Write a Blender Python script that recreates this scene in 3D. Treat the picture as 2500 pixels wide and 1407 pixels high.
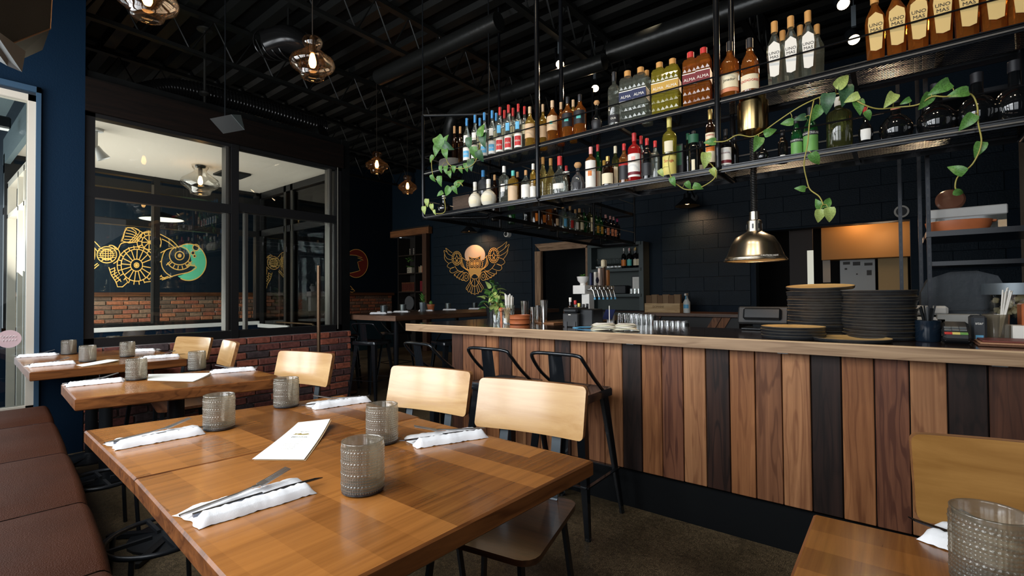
import bpy, math, random
from math import sin, cos, pi, radians
from mathutils import Matrix, Vector
random.seed(7)
C = bpy.context.scene.collection
D = bpy.data
for o in list(D.objects): D.objects.remove(o)

# ---------------------------------------------------------------- camera, world, lights
FPX, PITCH, YAW, CAMZ, ROLL = 1176.156, radians(.9641), radians(51.5647), 1.15, radians(-.4386)
_fw = Vector((sin(YAW)*cos(PITCH), cos(YAW)*cos(PITCH), sin(PITCH)))
_rt = Vector((cos(YAW), -sin(YAW), 0)); _up = _rt.cross(_fw)
RT = _rt*cos(ROLL)+_up*sin(ROLL); UP = -_rt*sin(ROLL)+_up*cos(ROLL); FW = _fw
cam = D.cameras.new('camera'); cam.sensor_width = 36; cam.lens = FPX/2500*36; cam.clip_start = .02
co = D.objects.new('camera', cam); C.objects.link(co)
co.matrix_world = Matrix(((RT.x, UP.x, -FW.x, 0), (RT.y, UP.y, -FW.y, 0), (RT.z, UP.z, -FW.z, CAMZ), (0, 0, 0, 1)))
S = bpy.context.scene; S.camera = co
cam.dof.use_dof = False
S.view_settings.view_transform = 'Standard'; S.view_settings.look = 'None'
S.view_settings.exposure = 0.16; S.view_settings.gamma = 1; S.view_settings.use_curve_mapping = False
w = D.worlds.new('world'); S.world = w; w.use_nodes = True
w.node_tree.nodes['Background'].inputs[0].default_value = (.80, .90, 1, 1)
w.node_tree.nodes['Background'].inputs[1].default_value = 1.3

def light(kind, name, loc, energy, col=(1, 1, 1), aim=None, **k):
    l = D.lights.new(name, kind); l.energy = energy; l.color = col
    for a, v in k.items(): setattr(l, a, v)
    o = D.objects.new(name, l); C.objects.link(o); o.location = loc
    if aim: o.rotation_euler = (Vector(aim)-Vector(loc)).to_track_quat('-Z', 'Y').to_euler()
    return o
DAY = (.95, .975, 1)
# daylight through the storefront windows of the left wall (openings built below)
WIN_Y = [(-.75, .35), (.6, 1.8), (2.05, 3.25), (3.5, 4.6)]
WIN_E = [12, 46, 48, 44]
for (a, b), e in zip(WIN_Y, WIN_E):
    light('AREA', 'window_daylight', (-.47, (a+b)/2, 1.95), e, DAY, aim=(1, (a+b)/2, 1.6), shape='RECTANGLE', size=b-a, size_y=1.7)
# daylight through the window behind the camera
light('AREA', 'window_daylight', (1.7, -2.93, 1.9), 5, DAY, aim=(2.2, 0, 1.3), shape='RECTANGLE', size=2.4, size_y=1.9)
# daylight in the glazed lobby; fill light added for the dining room behind it
light('AREA', 'lobby_daylight', (.70, 5.9, 1.3), 40, (1, .96, .9), aim=(2.0, 5.9, 2.4), shape='RECTANGLE', size=1.5, size_y=1.5)
light('AREA', 'far_room_fill', (.74, 8.0, 1.7), 120, (1, .95, .88), aim=(3, 9.1, 1.2), shape='RECTANGLE', size=1.4, size_y=1.4)

def ray(px, py):
    return RT*((px-1250)/FPX) - UP*((py-703.5)/FPX) + FW
def onX(px, py, X): d = ray(px, py); t = X/d.x; return Vector((X, d.y*t, CAMZ+d.z*t))
def onY(px, py, Y): d = ray(px, py); t = Y/d.y; return Vector((d.x*t, Y, CAMZ+d.z*t))
def onZ(px, py, Z): d = ray(px, py); t = (Z-CAMZ)/d.z; return Vector((d.x*t, d.y*t, Z))
def proj(p):
    q = Vector(p)-Vector((0, 0, CAMZ)); return 1250+FPX*q.dot(RT)/q.dot(FW), 703.5-FPX*q.dot(UP)/q.dot(FW)
def YatX(px, X, z):      # world Y of a point seen at column px, on plane X at height z
    py = 500
    for _ in range(6): p = onX(px, py, X); py = proj((X, p.y, z))[1]
    return onX(px, py, X).y

# ---------------------------------------------------------------- materials
def nd(nt, t, **k):
    n = nt.nodes.new(t)
    for a, v in k.items(): setattr(n, a, v)
    return n
MATS = {}
def mat(name, col, rough=.5, metal=0, spec=.5, trans=0, ior=1.45, emit=None, es=0, coat=0, bump=0, bscale=60, var=0, vscale=8, alpha=1):
    if name in MATS: return MATS[name]
    m = D.materials.new(name); m.use_nodes = True; nt = m.node_tree; b = nt.nodes['Principled BSDF']; I = b.inputs
    I['Base Color'].default_value = (*col, 1); I['Roughness'].default_value = rough; I['Metallic'].default_value = metal
    I['Specular IOR Level'].default_value = spec; I['IOR'].default_value = ior; I['Transmission Weight'].default_value = trans
    I['Coat Weight'].default_value = coat; I['Coat Roughness'].default_value = .08; I['Alpha'].default_value = alpha
    if emit: I['Emission Color'].default_value = (*emit, 1); I['Emission Strength'].default_value = es
    if bump or var:
        tc = nd(nt, 'ShaderNodeTexCoord')
    if var:
        n = nd(nt, 'ShaderNodeTexNoise'); n.inputs['Scale'].default_value = vscale; n.inputs['Detail'].default_value = 5
        nt.links.new(tc.outputs['Object'], n.inputs['Vector'])
        r = nd(nt, 'ShaderNodeMapRange'); r.inputs[1].default_value = .3; r.inputs[2].default_value = .7
        r.inputs[3].default_value = 1-var; r.inputs[4].default_value = 1+var
        nt.links.new(n.outputs['Fac'], r.inputs[0])
        mx = nd(nt, 'ShaderNodeVectorMath', operation='SCALE'); mx.inputs[0].default_value = col
        nt.links.new(r.outputs[0], mx.inputs['Scale']); nt.links.new(mx.outputs[0], I['Base Color'])
    if bump:
        n = nd(nt, 'ShaderNodeTexNoise'); n.inputs['Scale'].default_value = bscale; n.inputs['Detail'].default_value = 4
        nt.links.new(tc.outputs['Object'], n.inputs['Vector'])
        bp = nd(nt, 'ShaderNodeBump'); bp.inputs['Strength'].default_value = bump; bp.inputs['Distance'].default_value = .01
        nt.links.new(n.outputs['Fac'], bp.inputs['Height']); nt.links.new(bp.outputs[0], I['Normal'])
    MATS[name] = m; return m

def wood(name, c1, c2, axis='Z', rough=.4, coat=0, sc=1.0, rand=.0, staves=None, grain=1.0, sax=None, spec=.5):
    """streaked wood; axis = grain direction in object space; staves=(len,width) butcher block"""
    if name in MATS: return MATS[name]
    m = D.materials.new(name); m.use_nodes = True; nt = m.node_tree; L = nt.links; b = nt.nodes['Principled BSDF']
    tc = nd(nt, 'ShaderNodeTexCoord'); oi = nd(nt, 'ShaderNodeObjectInfo')
    mp = nd(nt, 'ShaderNodeMapping'); s = {'X': (1.2, 26, 26), 'Y': (26, 1.2, 26), 'Z': (26, 26, 1.2)}[axis]
    mp.inputs['Scale'].default_value = tuple(v*sc for v in s)
    add = nd(nt, 'ShaderNodeVectorMath', operation='ADD'); mu = nd(nt, 'ShaderNodeMath', operation='MULTIPLY'); mu.inputs[1].default_value = 37
    L.new(oi.outputs['Random'], mu.inputs[0]); L.new(tc.outputs['Object'], add.inputs[0]); L.new(mu.outputs[0], add.inputs[1])
    L.new(add.outputs[0], mp.inputs[0])
    n = nd(nt, 'ShaderNodeTexNoise'); n.inputs['Scale'].default_value = 1; n.inputs['Detail'].default_value = 7; n.inputs['Distortion'].default_value = .9
    n.inputs['Roughness'].default_value = .62
    L.new(mp.outputs[0], n.inputs['Vector'])
    # broad cathedral figure
    mp2 = nd(nt, 'ShaderNodeMapping'); mp2.inputs['Scale'].default_value = tuple((.85 if v < 2 else 8)*sc for v in s)
    L.new(add.outputs[0], mp2.inputs[0])
    n2 = nd(nt, 'ShaderNodeTexNoise'); n2.inputs['Scale'].default_value = 1; n2.inputs['Detail'].default_value = 3; L.new(mp2.outputs[0], n2.inputs['Vector'])
    mm = nd(nt, 'ShaderNodeMath', operation='MULTIPLY'); mm.inputs[1].default_value = 15; L.new(n2.outputs['Fac'], mm.inputs[0])
    sn = nd(nt, 'ShaderNodeMath', operation='SINE'); mm2 = nd(nt, 'ShaderNodeMath', operation='MULTIPLY'); mm2.inputs[1].default_value = 5.5
    L.new(mm.outputs[0], mm2.inputs[0]); L.new(mm2.outputs[0], sn.inputs[0])
    pw = nd(nt, 'ShaderNodeMapRange'); pw.inputs[1].default_value = .55; pw.inputs[2].default_value = 1; pw.inputs[3].default_value = 0; pw.inputs[4].default_value = .30*grain
    L.new(sn.outputs[0], pw.inputs[0])
    f = nd(nt, 'ShaderNodeMapRange'); f.inputs[1].default_value = .32; f.inputs[2].default_value = .68; L.new(n.outputs['Fac'], f.inputs[0])
    sub = nd(nt, 'ShaderNodeMath', operation='SUBTRACT'); L.new(f.outputs[0], sub.inputs[0]); L.new(pw.outputs[0], sub.inputs[1])
    fac = sub.outputs[0]
    if staves:
        mp3 = nd(nt, 'ShaderNodeMapping'); L.new(tc.outputs['Object'], mp3.inputs[0])
        if (sax or axis) == 'Y': mp3.inputs['Rotation'].default_value = (0, 0, pi/2)
        br = nd(nt, 'ShaderNodeTexBrick'); br.offset = .37; br.inputs['Scale'].default_value = 1
        br.inputs['Brick Width'].default_value = staves[0]; br.inputs['Row Height'].default_value = staves[1]; br.inputs['Mortar Size'].default_value = 0.0
        br.inputs['Color1'].default_value = (0, 0, 0, 1); br.inputs['Color2'].default_value = (1, 1, 1, 1); L.new(mp3.outputs[0], br.inputs['Vector'])
        mr = nd(nt, 'ShaderNodeMapRange'); mr.inputs[3].default_value = -.36; mr.inputs[4].default_value = .34; L.new(br.outputs['Color'], mr.inputs[0])
        sc2 = nd(nt, 'ShaderNodeMath', operation='MULTIPLY'); sc2.inputs[1].default_value = .42; L.new(fac, sc2.inputs[0])
        a2 = nd(nt, 'ShaderNodeMath', operation='ADD'); L.new(sc2.outputs[0], a2.inputs[0]); L.new(mr.outputs[0], a2.inputs[1])
        a3 = nd(nt, 'ShaderNodeMath', operation='ADD'); a3.inputs[1].default_value = .33; L.new(a2.outputs[0], a3.inputs[0]); fac = a3.outputs[0]
    mix = nd(nt, 'ShaderNodeMix', data_type='RGBA'); mix.inputs[6].default_value = (*c1, 1); mix.inputs[7].default_value = (*c2, 1)
    mix.clamp_factor = True; L.new(fac, mix.inputs[0])
    out = mix.outputs[2]
    if rand:
        r = nd(nt, 'ShaderNodeMapRange'); r.inputs[3].default_value = 1-rand; r.inputs[4].default_value = 1+rand; L.new(oi.outputs['Random'], r.inputs[0])
        v = nd(nt, 'ShaderNodeVectorMath', operation='SCALE'); L.new(out, v.inputs[0]); L.new(r.outputs[0], v.inputs['Scale']); out = v.outputs[0]
    L.new(out, b.inputs['Base Color']); b.inputs['Roughness'].default_value = rough; b.inputs['Specular IOR Level'].default_value = spec
    b.inputs['Coat Weight'].default_value = coat; b.inputs['Coat Roughness'].default_value = .12
    bp = nd(nt, 'ShaderNodeBump'); bp.inputs['Strength'].default_value = .12; bp.inputs['Distance'].default_value = .004
    L.new(n.outputs['Fac'], bp.inputs['Height']); L.new(bp.outputs[0], b.inputs['Normal'])
    MATS[name] = m; return m

def brickmat(name, cols, dirt=.5):
    m = D.materials.new(name); m.use_nodes = True; nt = m.node_tree; L = nt.links; b = nt.nodes['Principled BSDF']
    oi = nd(nt, 'ShaderNodeObjectInfo'); cr = nd(nt, 'ShaderNodeValToRGB'); cr.color_ramp.interpolation = 'CONSTANT'
    e = cr.color_ramp.elements
    for i, c in enumerate(cols):
        x = e[i] if i < 2 else e.new(i/len(cols))
        x.position = i/len(cols); x.color = (*c, 1)
    L.new(oi.outputs['Random'], cr.inputs[0])
    tc = nd(nt, 'ShaderNodeTexCoord'); gm = nd(nt, 'ShaderNodeNewGeometry')
    n = nd(nt, 'ShaderNodeTexNoise'); n.inputs['Scale'].default_value = 38; n.inputs['Detail'].default_value = 8; L.new(gm.outputs['Position'], n.inputs['Vector'])
    r = nd(nt, 'ShaderNodeMapRange'); r.inputs[1].default_value = .3; r.inputs[2].default_value = .7; r.inputs[3].default_value = 1-dirt; r.inputs[4].default_value = 1+dirt*.5
    L.new(n.outputs['Fac'], r.inputs[0])
    v = nd(nt, 'ShaderNodeVectorMath', operation='SCALE'); L.new(cr.outputs[0], v.inputs[0]); L.new(r.outputs[0], v.inputs['Scale'])
    L.new(v.outputs[0], b.inputs['Base Color']); b.inputs['Roughness'].default_value = .8
    bp = nd(nt, 'ShaderNodeBump'); bp.inputs['Strength'].default_value = .5; bp.inputs['Distance'].default_value = .006
    L.new(n.outputs['Fac'], bp.inputs['Height']); L.new(bp.outputs[0], b.inputs['Normal'])
    MATS[name] = m; return m

BLACK = mat('black_metal', (.012, .014, .016), .32, .3)
BLACKG = mat('black_gloss_metal', (.010, .011, .013), .22, .4)
SATIN = mat('black_satin', (.016, .017, .018), .5)
DARKC = mat('ceiling_black', (.004, .0045, .0045), .6, spec=.15, var=.3)
NAVY = mat('navy_wall', (.004, .013, .024), .6, spec=.2, bump=.25, bscale=90)
NAVYL = mat('navy_plaster', (.0025, .014, .033), .65, spec=.15, bump=.15, bscale=120)
STEEL = mat('steel', (.62, .62, .60), .18, 1)
STEELB = mat('brushed_brass_nickel', (.46, .41, .33), .27, 1)
GREYST = mat('grey_steel', (.17, .20, .22), .42, .6)
CREAM = mat('cream', (.72, .65, .55), .8)
WHITE = mat('white', (.8, .8, .78), .6)
PAPER = mat('paper', (.86, .85, .80), .8)
CLOTH = mat('white_cloth', (.84, .84, .85), .95, bump=.16, bscale=700)
GLASS = mat('window_glass', (1, 1, 1), .0, trans=1, ior=1.45)
MORTAR = mat('mortar', (.20, .175, .145), .9, bump=.5, bscale=150)
MORTARD = mat('mortar_dark', (.13, .105, .08), .9, bump=.5, bscale=150)
GOLD = mat('gold_paint', (.92, .52, .13), .5)
LEAF = mat('pothos_leaf', (.085, .21, .045), .38, var=.45, vscale=14)
LEAFY = mat('pothos_leaf_yellow', (.33, .42, .12), .4, var=.3, vscale=14)
LEAFD = mat('pothos_leaf_dark', (.04, .10, .045), .38, var=.35, vscale=14)
STEM = mat('vine_stem', (.34, .30, .07), .5)
TERRA = mat('terracotta', (.45, .13, .045), .4, var=.2)
BRICK = brickmat('brick_red', [(.27, .075, .045), (.17, .052, .040), (.34, .095, .055), (.11, .048, .044), (.40, .11, .06), (.08, .052, .053), (.24, .075, .055)])
BRICK2 = brickmat('brick_far', [(.34, .11, .05), (.20, .10, .065), (.30, .09, .05), (.13, .075, .05), (.38, .13, .06), (.24, .14, .09)])
BRICK3 = brickmat('brick_brown', [(.15, .07, .04), (.10, .05, .033), (.19, .085, .045), (.12, .07, .05)])

# ---------------------------------------------------------------- mesh builder
class MB:
    def __init__(s): s.v = []; s.f = []; s.mi = []; s.m = 0
    def add(s, vs, fs):
        b = len(s.v); s.v += [tuple(v) for v in vs]; s.f += [tuple(b+i for i in f) for f in fs]; s.mi += [s.m]*len(fs); return s
    def box(s, a, b, M=None):
        x0, y0, z0 = a; x1, y1, z1 = b
        vs = [Vector(v) for v in ((x0,y0,z0),(x1,y0,z0),(x1,y1,z0),(x0,y1,z0),(x0,y0,z1),(x1,y0,z1),(x1,y1,z1),(x0,y1,z1))]
        if M: vs = [M @ v for v in vs]
        return s.add(vs, [(0,3,2,1),(4,5,6,7),(0,1,5,4),(1,2,6,5),(2,3,7,6),(3,0,4,7)])
    def cbox(s, a, b, r, M=None):        # box with chamfered edges
        x0, y0, z0 = a; x1, y1, z1 = b; vs = []
        for x, sx in ((x0, 1), (x1, -1)):
            for y, sy in ((y0, 1), (y1, -1)):
                for z, sz in ((z0, 1), (z1, -1)):
                    vs += [(x, y+sy*r, z+sz*r), (x+sx*r, y, z+sz*r), (x+sx*r, y+sy*r, z)]
        vs = [Vector(v) for v in vs]
        if M: vs = [M @ v for v in vs]
        i = lambda a_, b_, c_, k: (a_*4+b_*2+c_)*3+k
        F = [(i(0,0,0,0),i(0,0,1,0),i(0,1,1,0),i(0,1,0,0)), (i(1,0,0,0),i(1,1,0,0),i(1,1,1,0),i(1,0,1,0)),
             (i(0,0,0,1),i(1,0,0,1),i(1,0,1,1),i(0,0,1,1)), (i(0,1,0,1),i(0,1,1,1),i(1,1,1,1),i(1,1,0,1)),
             (i(0,0,0,2),i(0,1,0,2),i(1,1,0,2),i(1,0,0,2)), (i(0,0,1,2),i(1,0,1,2),i(1,1,1,2),i(0,1,1,2))]
        for a_ in (0, 1):
            for b_ in (0, 1):
                F.append((i(a_,b_,0,0), i(a_,b_,0,1), i(a_,b_,1,1), i(a_,b_,1,0)))
                F.append((i(a_,0,b_,0), i(a_,0,b_,2), i(a_,1,b_,2), i(a_,1,b_,0)))
                F.append((i(0,a_,b_,1), i(0,a_,b_,2), i(1,a_,b_,2), i(1,a_,b_,1)))
                for c_ in (0, 1): F.append((i(a_,b_,c_,0), i(a_,b_,c_,1), i(a_,b_,c_,2)))
        return s.add(vs, F)
    def bar(s, p, q, w, h=None, up=(0, 0, 1)):
        p = Vector(p); q = Vector(q); d = (q-p).normalized(); u = Vector(up)
        if abs(d.dot(u)) > .98: u = Vector((1, 0, 0))
        sd = d.cross(u).normalized(); u = sd.cross(d); h = h or w
        vs = [c+sd*a*w/2+u*b*h/2 for c in (p, q) for a, b in ((-1,-1),(1,-1),(1,1),(-1,1))]
        return s.add(vs, [(0,1,2,3),(7,6,5,4),(0,4,5,1),(1,5,6,2),(2,6,7,3),(3,7,4,0)])
    def tube(s, pts, r, n=8, cap=True, closed=False):
        P = [Vector(p) for p in pts]; N = len(P); rr = r if isinstance(r, (list, tuple)) else [r]*N
        vs = []; prev = None
        for i in range(N):
            if closed: t = P[(i+1) % N]-P[i-1]
            else: t = P[min(i+1, N-1)]-P[max(i-1, 0)]
            t = t.normalized() if t.length > 1e-9 else Vector((0, 0, 1))
            if prev is None: a = Vector((0, 0, 1)) if abs(t.z) < .9 else Vector((1, 0, 0)); u = t.cross(a).normalized()
            else: u = (prev-t*prev.dot(t)).normalized()
            prev = u; v = t.cross(u)
            vs += [P[i]+(u*cos(2*pi*k/n)+v*sin(2*pi*k/n))*rr[i] for k in range(n)]
        fs = []
        for i in range(N if closed else N-1):
            j = (i+1) % N
            for k in range(n): fs.append((i*n+k, i*n+(k+1) % n, j*n+(k+1) % n, j*n+k))
        if cap and not closed: fs += [tuple(range(n-1, -1, -1)), tuple((N-1)*n+k for k in range(n))]
        return s.add(vs, fs)
    def lathe(s, prof, n=20, M=None, a0=0, a1=2*pi, sx=1, sy=1):
        full = abs(a1-a0-2*pi) < 1e-6; m = n if full else n+1; vs = []
        for r, z in prof:
            for k in range(m):
                a = a0+(a1-a0)*k/n; vs.append(Vector((r*cos(a)*sx, r*sin(a)*sy, z)))
        if M: vs = [M @ v for v in vs]
        fs = [(i*m+k, i*m+(k+1) % m, (i+1)*m+(k+1) % m, (i+1)*m+k) for i in range(len(prof)-1) for k in range(m if full else m-1)]
        return s.add(vs, fs)
    def prism(s, poly, z0, z1, M=None):
        n = len(poly); vs = [Vector((x, y, z0)) for x, y in poly]+[Vector((x, y, z1)) for x, y in poly]
        if M: vs = [M @ v for v in vs]
        return s.add(vs, [tuple(range(n-1, -1, -1)), tuple(range(n, 2*n))]+[(i, (i+1) % n, n+(i+1) % n, n+i) for i in range(n)])
    def build(s, name, mt, parent=None, smooth=False, loc=None, rot=None, world=False):
        me = D.meshes.new(name); me.from_pydata(s.v, [], s.f)
        for m_ in (mt if isinstance(mt, (list, tuple)) else [mt]): me.materials.append(m_)
        if len(me.materials) > 1: me.polygons.foreach_set('material_index', s.mi)
        if smooth:
            me.polygons.foreach_set('use_smooth', [True]*len(me.polygons))
            if smooth is not True: me.set_sharp_from_angle(angle=radians(smooth))
        return link(name, me, parent, loc, rot, world)
def TM(o):
    M = Matrix.LocRotScale(o.location, o.rotation_euler, o.scale)
    return TM(o.parent) @ M if o.parent else M
def link(name, me, parent=None, loc=None, rot=None, world=False):
    o = D.objects.new(name, me); C.objects.link(o)
    if parent:
        o.parent = parent
        if world: me.transform(TM(parent).inverted())
    if loc is not None: o.location = loc
    if rot is not None: o.rotation_euler = rot
    return o
def tag(o, label, cat, group=None, kind=None):
    o['label'] = label; o['category'] = cat
    if group: o['group'] = group
    if kind: o['kind'] = kind
    return o
def thing(name, label, cat, loc=(0, 0, 0), rz=0, group=None, sc=1):
    o = D.objects.new(name, None); C.objects.link(o); o.empty_display_size = .05
    o.location = loc; o.rotation_euler = (0, 0, rz); o.scale = (sc, sc, sc)
    return tag(o, label, cat, group)
def struct(o): o['kind'] = 'structure'; return o
def copy_tree(o, parent=None):
    c = o.copy(); C.objects.link(c); c.parent = parent
    for ch in list(o.children): copy_tree(ch, c)
    return c
def text_mesh(s, size, depth=.0006, bold=0):
    k = ('t', s, size)
    if k in MATS: return MATS[k]
    cu = D.curves.new('lettering', 'FONT'); cu.body = s; cu.size = size; cu.extrude = depth; cu.align_x = 'CENTER'; cu.align_y = 'CENTER'; cu.offset = bold
    cu.resolution_u = 2
    o = D.objects.new('tmp', cu); C.objects.link(o); bpy.context.view_layer.update()
    me = D.meshes.new_from_object(o); D.objects.remove(o); MATS[k] = me; return me
def lettering(s, size, mt, parent, loc, rot, bold=0):
    me = text_mesh(s, size, bold=bold).copy(); me.materials.clear(); me.materials.append(mt)
    return link('lettering', me, parent, loc, rot)
FACE = (pi/2, 0, -pi/2)      # text upright, readable from -X
def arc(c, r, a0, a1, n, z=None):
    return [(c[0]+r*cos(a0+(a1-a0)*i/n), c[1]+r*sin(a0+(a1-a0)*i/n)) for i in range(n+1)]
def spline(pts, n=6):
    P = [Vector(p) for p in pts]; out = []
    for i in range(len(P)-1):
        a, b, c, d = P[max(i-1, 0)], P[i], P[i+1], P[min(i+2, len(P)-1)]
        for k in range(n):
            t = k/n; out.append(.5*((2*b)+(c-a)*t+(2*a-5*b+4*c-d)*t*t+(3*b-a-3*c+d)*t**3))
    return out+[P[-1]]
# ---------------------------------------------------------------- room shell
def pane_mat():
    m = D.materials.new('clear_pane'); m.use_nodes = True; nt = m.node_tree; nt.nodes.clear()
    o = nd(nt, 'ShaderNodeOutputMaterial'); t = nd(nt, 'ShaderNodeBsdfTransparent'); g = nd(nt, 'ShaderNodeBsdfGlossy'); g.inputs['Roughness'].default_value = .0
    t.inputs[0].default_value = (.93, .96, .95, 1)
    f = nd(nt, 'ShaderNodeFresnel'); f.inputs[0].default_value = 1.5; x = nd(nt, 'ShaderNodeMixShader')
    nt.links.new(f.outputs[0], x.inputs[0]); nt.links.new(t.outputs[0], x.inputs[1]); nt.links.new(g.outputs[0], x.inputs[2]); nt.links.new(x.outputs[0], o.inputs[0])
    return m
PANE = pane_mat()
def thin_glass(name, tint, rough=.02, refl=1.0):
    m = D.materials.new(name); m.use_nodes = True; nt = m.node_tree; nt.nodes.clear()
    o = nd(nt, 'ShaderNodeOutputMaterial'); t = nd(nt, 'ShaderNodeBsdfTransparent'); t.inputs[0].default_value = (*tint, 1)
    g = nd(nt, 'ShaderNodeBsdfGlossy'); g.inputs['Roughness'].default_value = rough; lw = nd(nt, 'ShaderNodeLayerWeight'); lw.inputs[0].default_value = .32
    mr = nd(nt, 'ShaderNodeMapRange'); mr.inputs[3].default_value = .05*refl; mr.inputs[4].default_value = .75*refl; nt.links.new(lw.outputs['Facing'], mr.inputs[0])
    x = nd(nt, 'ShaderNodeMixShader'); nt.links.new(mr.outputs[0], x.inputs[0]); nt.links.new(t.outputs[0], x.inputs[1]); nt.links.new(g.outputs[0], x.inputs[2])
    nt.links.new(x.outputs[0], o.inputs[0]); return m
# polished concrete floor
def floor_mat():
    m = D.materials.new('polished_aggregate'); m.use_nodes = True; nt = m.node_tree; L = nt.links; b = nt.nodes['Principled BSDF']
    tc = nd(nt, 'ShaderNodeTexCoord'); n = nd(nt, 'ShaderNodeTexNoise'); n.inputs['Scale'].default_value = 2.2; n.inputs['Detail'].default_value = 6
    v = nd(nt, 'ShaderNodeTexVoronoi'); v.inputs['Scale'].default_value = 85; v2 = nd(nt, 'ShaderNodeTexNoise'); v2.inputs['Scale'].default_value = 240; v2.inputs['Detail'].default_value = 3
    for x in (n, v, v2): L.new(tc.outputs['Object'], x.inputs['Vector'])
    r = nd(nt, 'ShaderNodeValToRGB'); e = r.color_ramp.elements; e[0].position = .3; e[0].color = (.060, .045, .026, 1); e[1].position = .7; e[1].color = (.16, .12, .072, 1)
    L.new(n.outputs['Fac'], r.inputs[0])
    r2 = nd(nt, 'ShaderNodeValToRGB'); e = r2.color_ramp.elements; e[0].position = .36; e[0].color = (.18, .18, .18, 1); e[1].position = .62; e[1].color = (1.45, 1.4, 1.3, 1)
    L.new(v2.outputs['Fac'], r2.inputs[0])
    r3 = nd(nt, 'ShaderNodeMapRange'); r3.inputs[1].default_value = 0; r3.inputs[2].default_value = 1; r3.inputs[3].default_value = .55; r3.inputs[4].default_value = 1.5; L.new(v.outputs['Color'], r3.inputs[0])
    m1 = nd(nt, 'ShaderNodeMix', data_type='RGBA', blend_type='MULTIPLY'); m1.inputs[0].default_value = 1; L.new(r.outputs[0], m1.inputs[6]); L.new(r2.outputs[0], m1.inputs[7])
    sc = nd(nt, 'ShaderNodeVectorMath', operation='SCALE'); L.new(m1.outputs[2], sc.inputs[0]); L.new(r3.outputs[0], sc.inputs['Scale'])
    L.new(sc.outputs[0], b.inputs['Base Color']); b.inputs['Roughness'].default_value = .38; b.inputs['Specular IOR Level'].default_value = .35
    return m
struct(MB().box((-.6, -3.1, -.1), (10.5, 9.3, 0)).build('floor', floor_mat()))
struct(MB().box((-.6, -3.1, 4.0), (10.5, 9.3, 4.1)).build('ceiling', DARKC))
# left storefront wall with window openings
m = MB(); ys = [-3.1]
for a, b in WIN_Y: ys += [a, b]
ys += [9.3]
m.box((-.6, -3.1, 0), (-.45, 5.05, 1.0)); m.box((-.6, -3.1, 2.85), (-.45, 5.05, 4.0))
for i in range(0, len(ys)-3, 2): m.box((-.6, ys[i], 1.0), (-.45, ys[i+1], 2.85))
m.box((-.6, 4.6, 1.0), (-.45, 5.05, 2.85))
struct(m.build('wall_left', NAVY))
for i, (a, b) in enumerate(WIN_Y):
    f = MB()
    for y in (a, b, a+(b-a)*.33, a+(b-a)*.67): f.box((-.45, y-.025, 1.0), (-.40, y+.025, 2.85))
    f.box((-.45, a, 1.0), (-.40, b, 1.05)); f.box((-.45, a, 2.8), (-.40, b, 2.85)); f.box((-.45, a, 2.2), (-.40, b, 2.24))
    struct(f.build('window_%d' % (i+2), SATIN))
struct(MB().box((-.6, -3.1, 0), (10.5, -3.0, 4)).build('wall_front', NAVY))

# rear (owl) wall of painted concrete block, with doorway and kitchen pass
XB = 7.0
DY0, DY1 = 5.02-.0, 3.92      # doorway outer
wb = MB()
def wallX(m, X0, X1, y0, y1, z0, z1): m.box((X0, y0, z0), (X1, y1, z1))
for y0, y1, z0, z1 in ((-3.1, -.15, 0, 4), (-.15, 1.435, 1.98, 4), (1.435, 3.97, 0, 4), (3.97, 4.93, 2.0, 4), (4.93, 7.9, 0, 4), (7.9, 9.3, 2.66, 4)):
    wallX(wb, XB+.02, XB+.2, y0, y1, z0, z1)
wallX(wb, XB+.02, XB+.2, -.15, .69, 0, 1.0)
wall_back = struct(wb.build('wall_back', NAVY))
NAVYB = mat('navy_block', (.0035, .0115, .020), .55, spec=.25, bump=.35, bscale=60, var=.15, vscale=3)
bme = MB().cbox((0, -.199, .001), (.02, .199, .199), .0022).build('block', NAVYB); bmesh_ = bme.data; D.objects.remove(bme)
hm = MB().cbox((0, -.099, .001), (.02, .099, .199), .0022).build('block', NAVYB); bmeshh = hm.data; D.objects.remove(hm)
def blk(y, z, me, hw):
    o = D.objects.new('block', me); C.objects.link(o); o.parent = wall_back; o.location = (XB, y, z)
nblk = 0
for j in range(4, 15):
    z = .2*j
    y = -.9 + (.2 if j % 2 else 0)
    while y < 8.2:
        def free(a, b):
            hit = lambda lo, hi, z0, z1: not (b <= lo+.01 or a >= hi-.01) and not (z+.2 <= z0+.01 or z >= z1-.01)
            return not (hit(-.15, 1.435, 0, 1.98) or hit(3.9, 5.0, 0, 2.06) or hit(7.75, 9.3, 0, 2.68) or hit(2.85, 3.92, .9, 2.1)) and not (z < 1.0 and y < 3.2)
        if free(y-.2, y+.2):
            if nblk < 280: blk(y, z, bmesh_, .2); nblk += 1
        else:
            for q_ in (-.1, .1):
                if free(y+q_-.1, y+q_+.1) and nblk < 298: blk(y+q_, z, bmeshh, .1); nblk += 1
        y += .4
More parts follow.
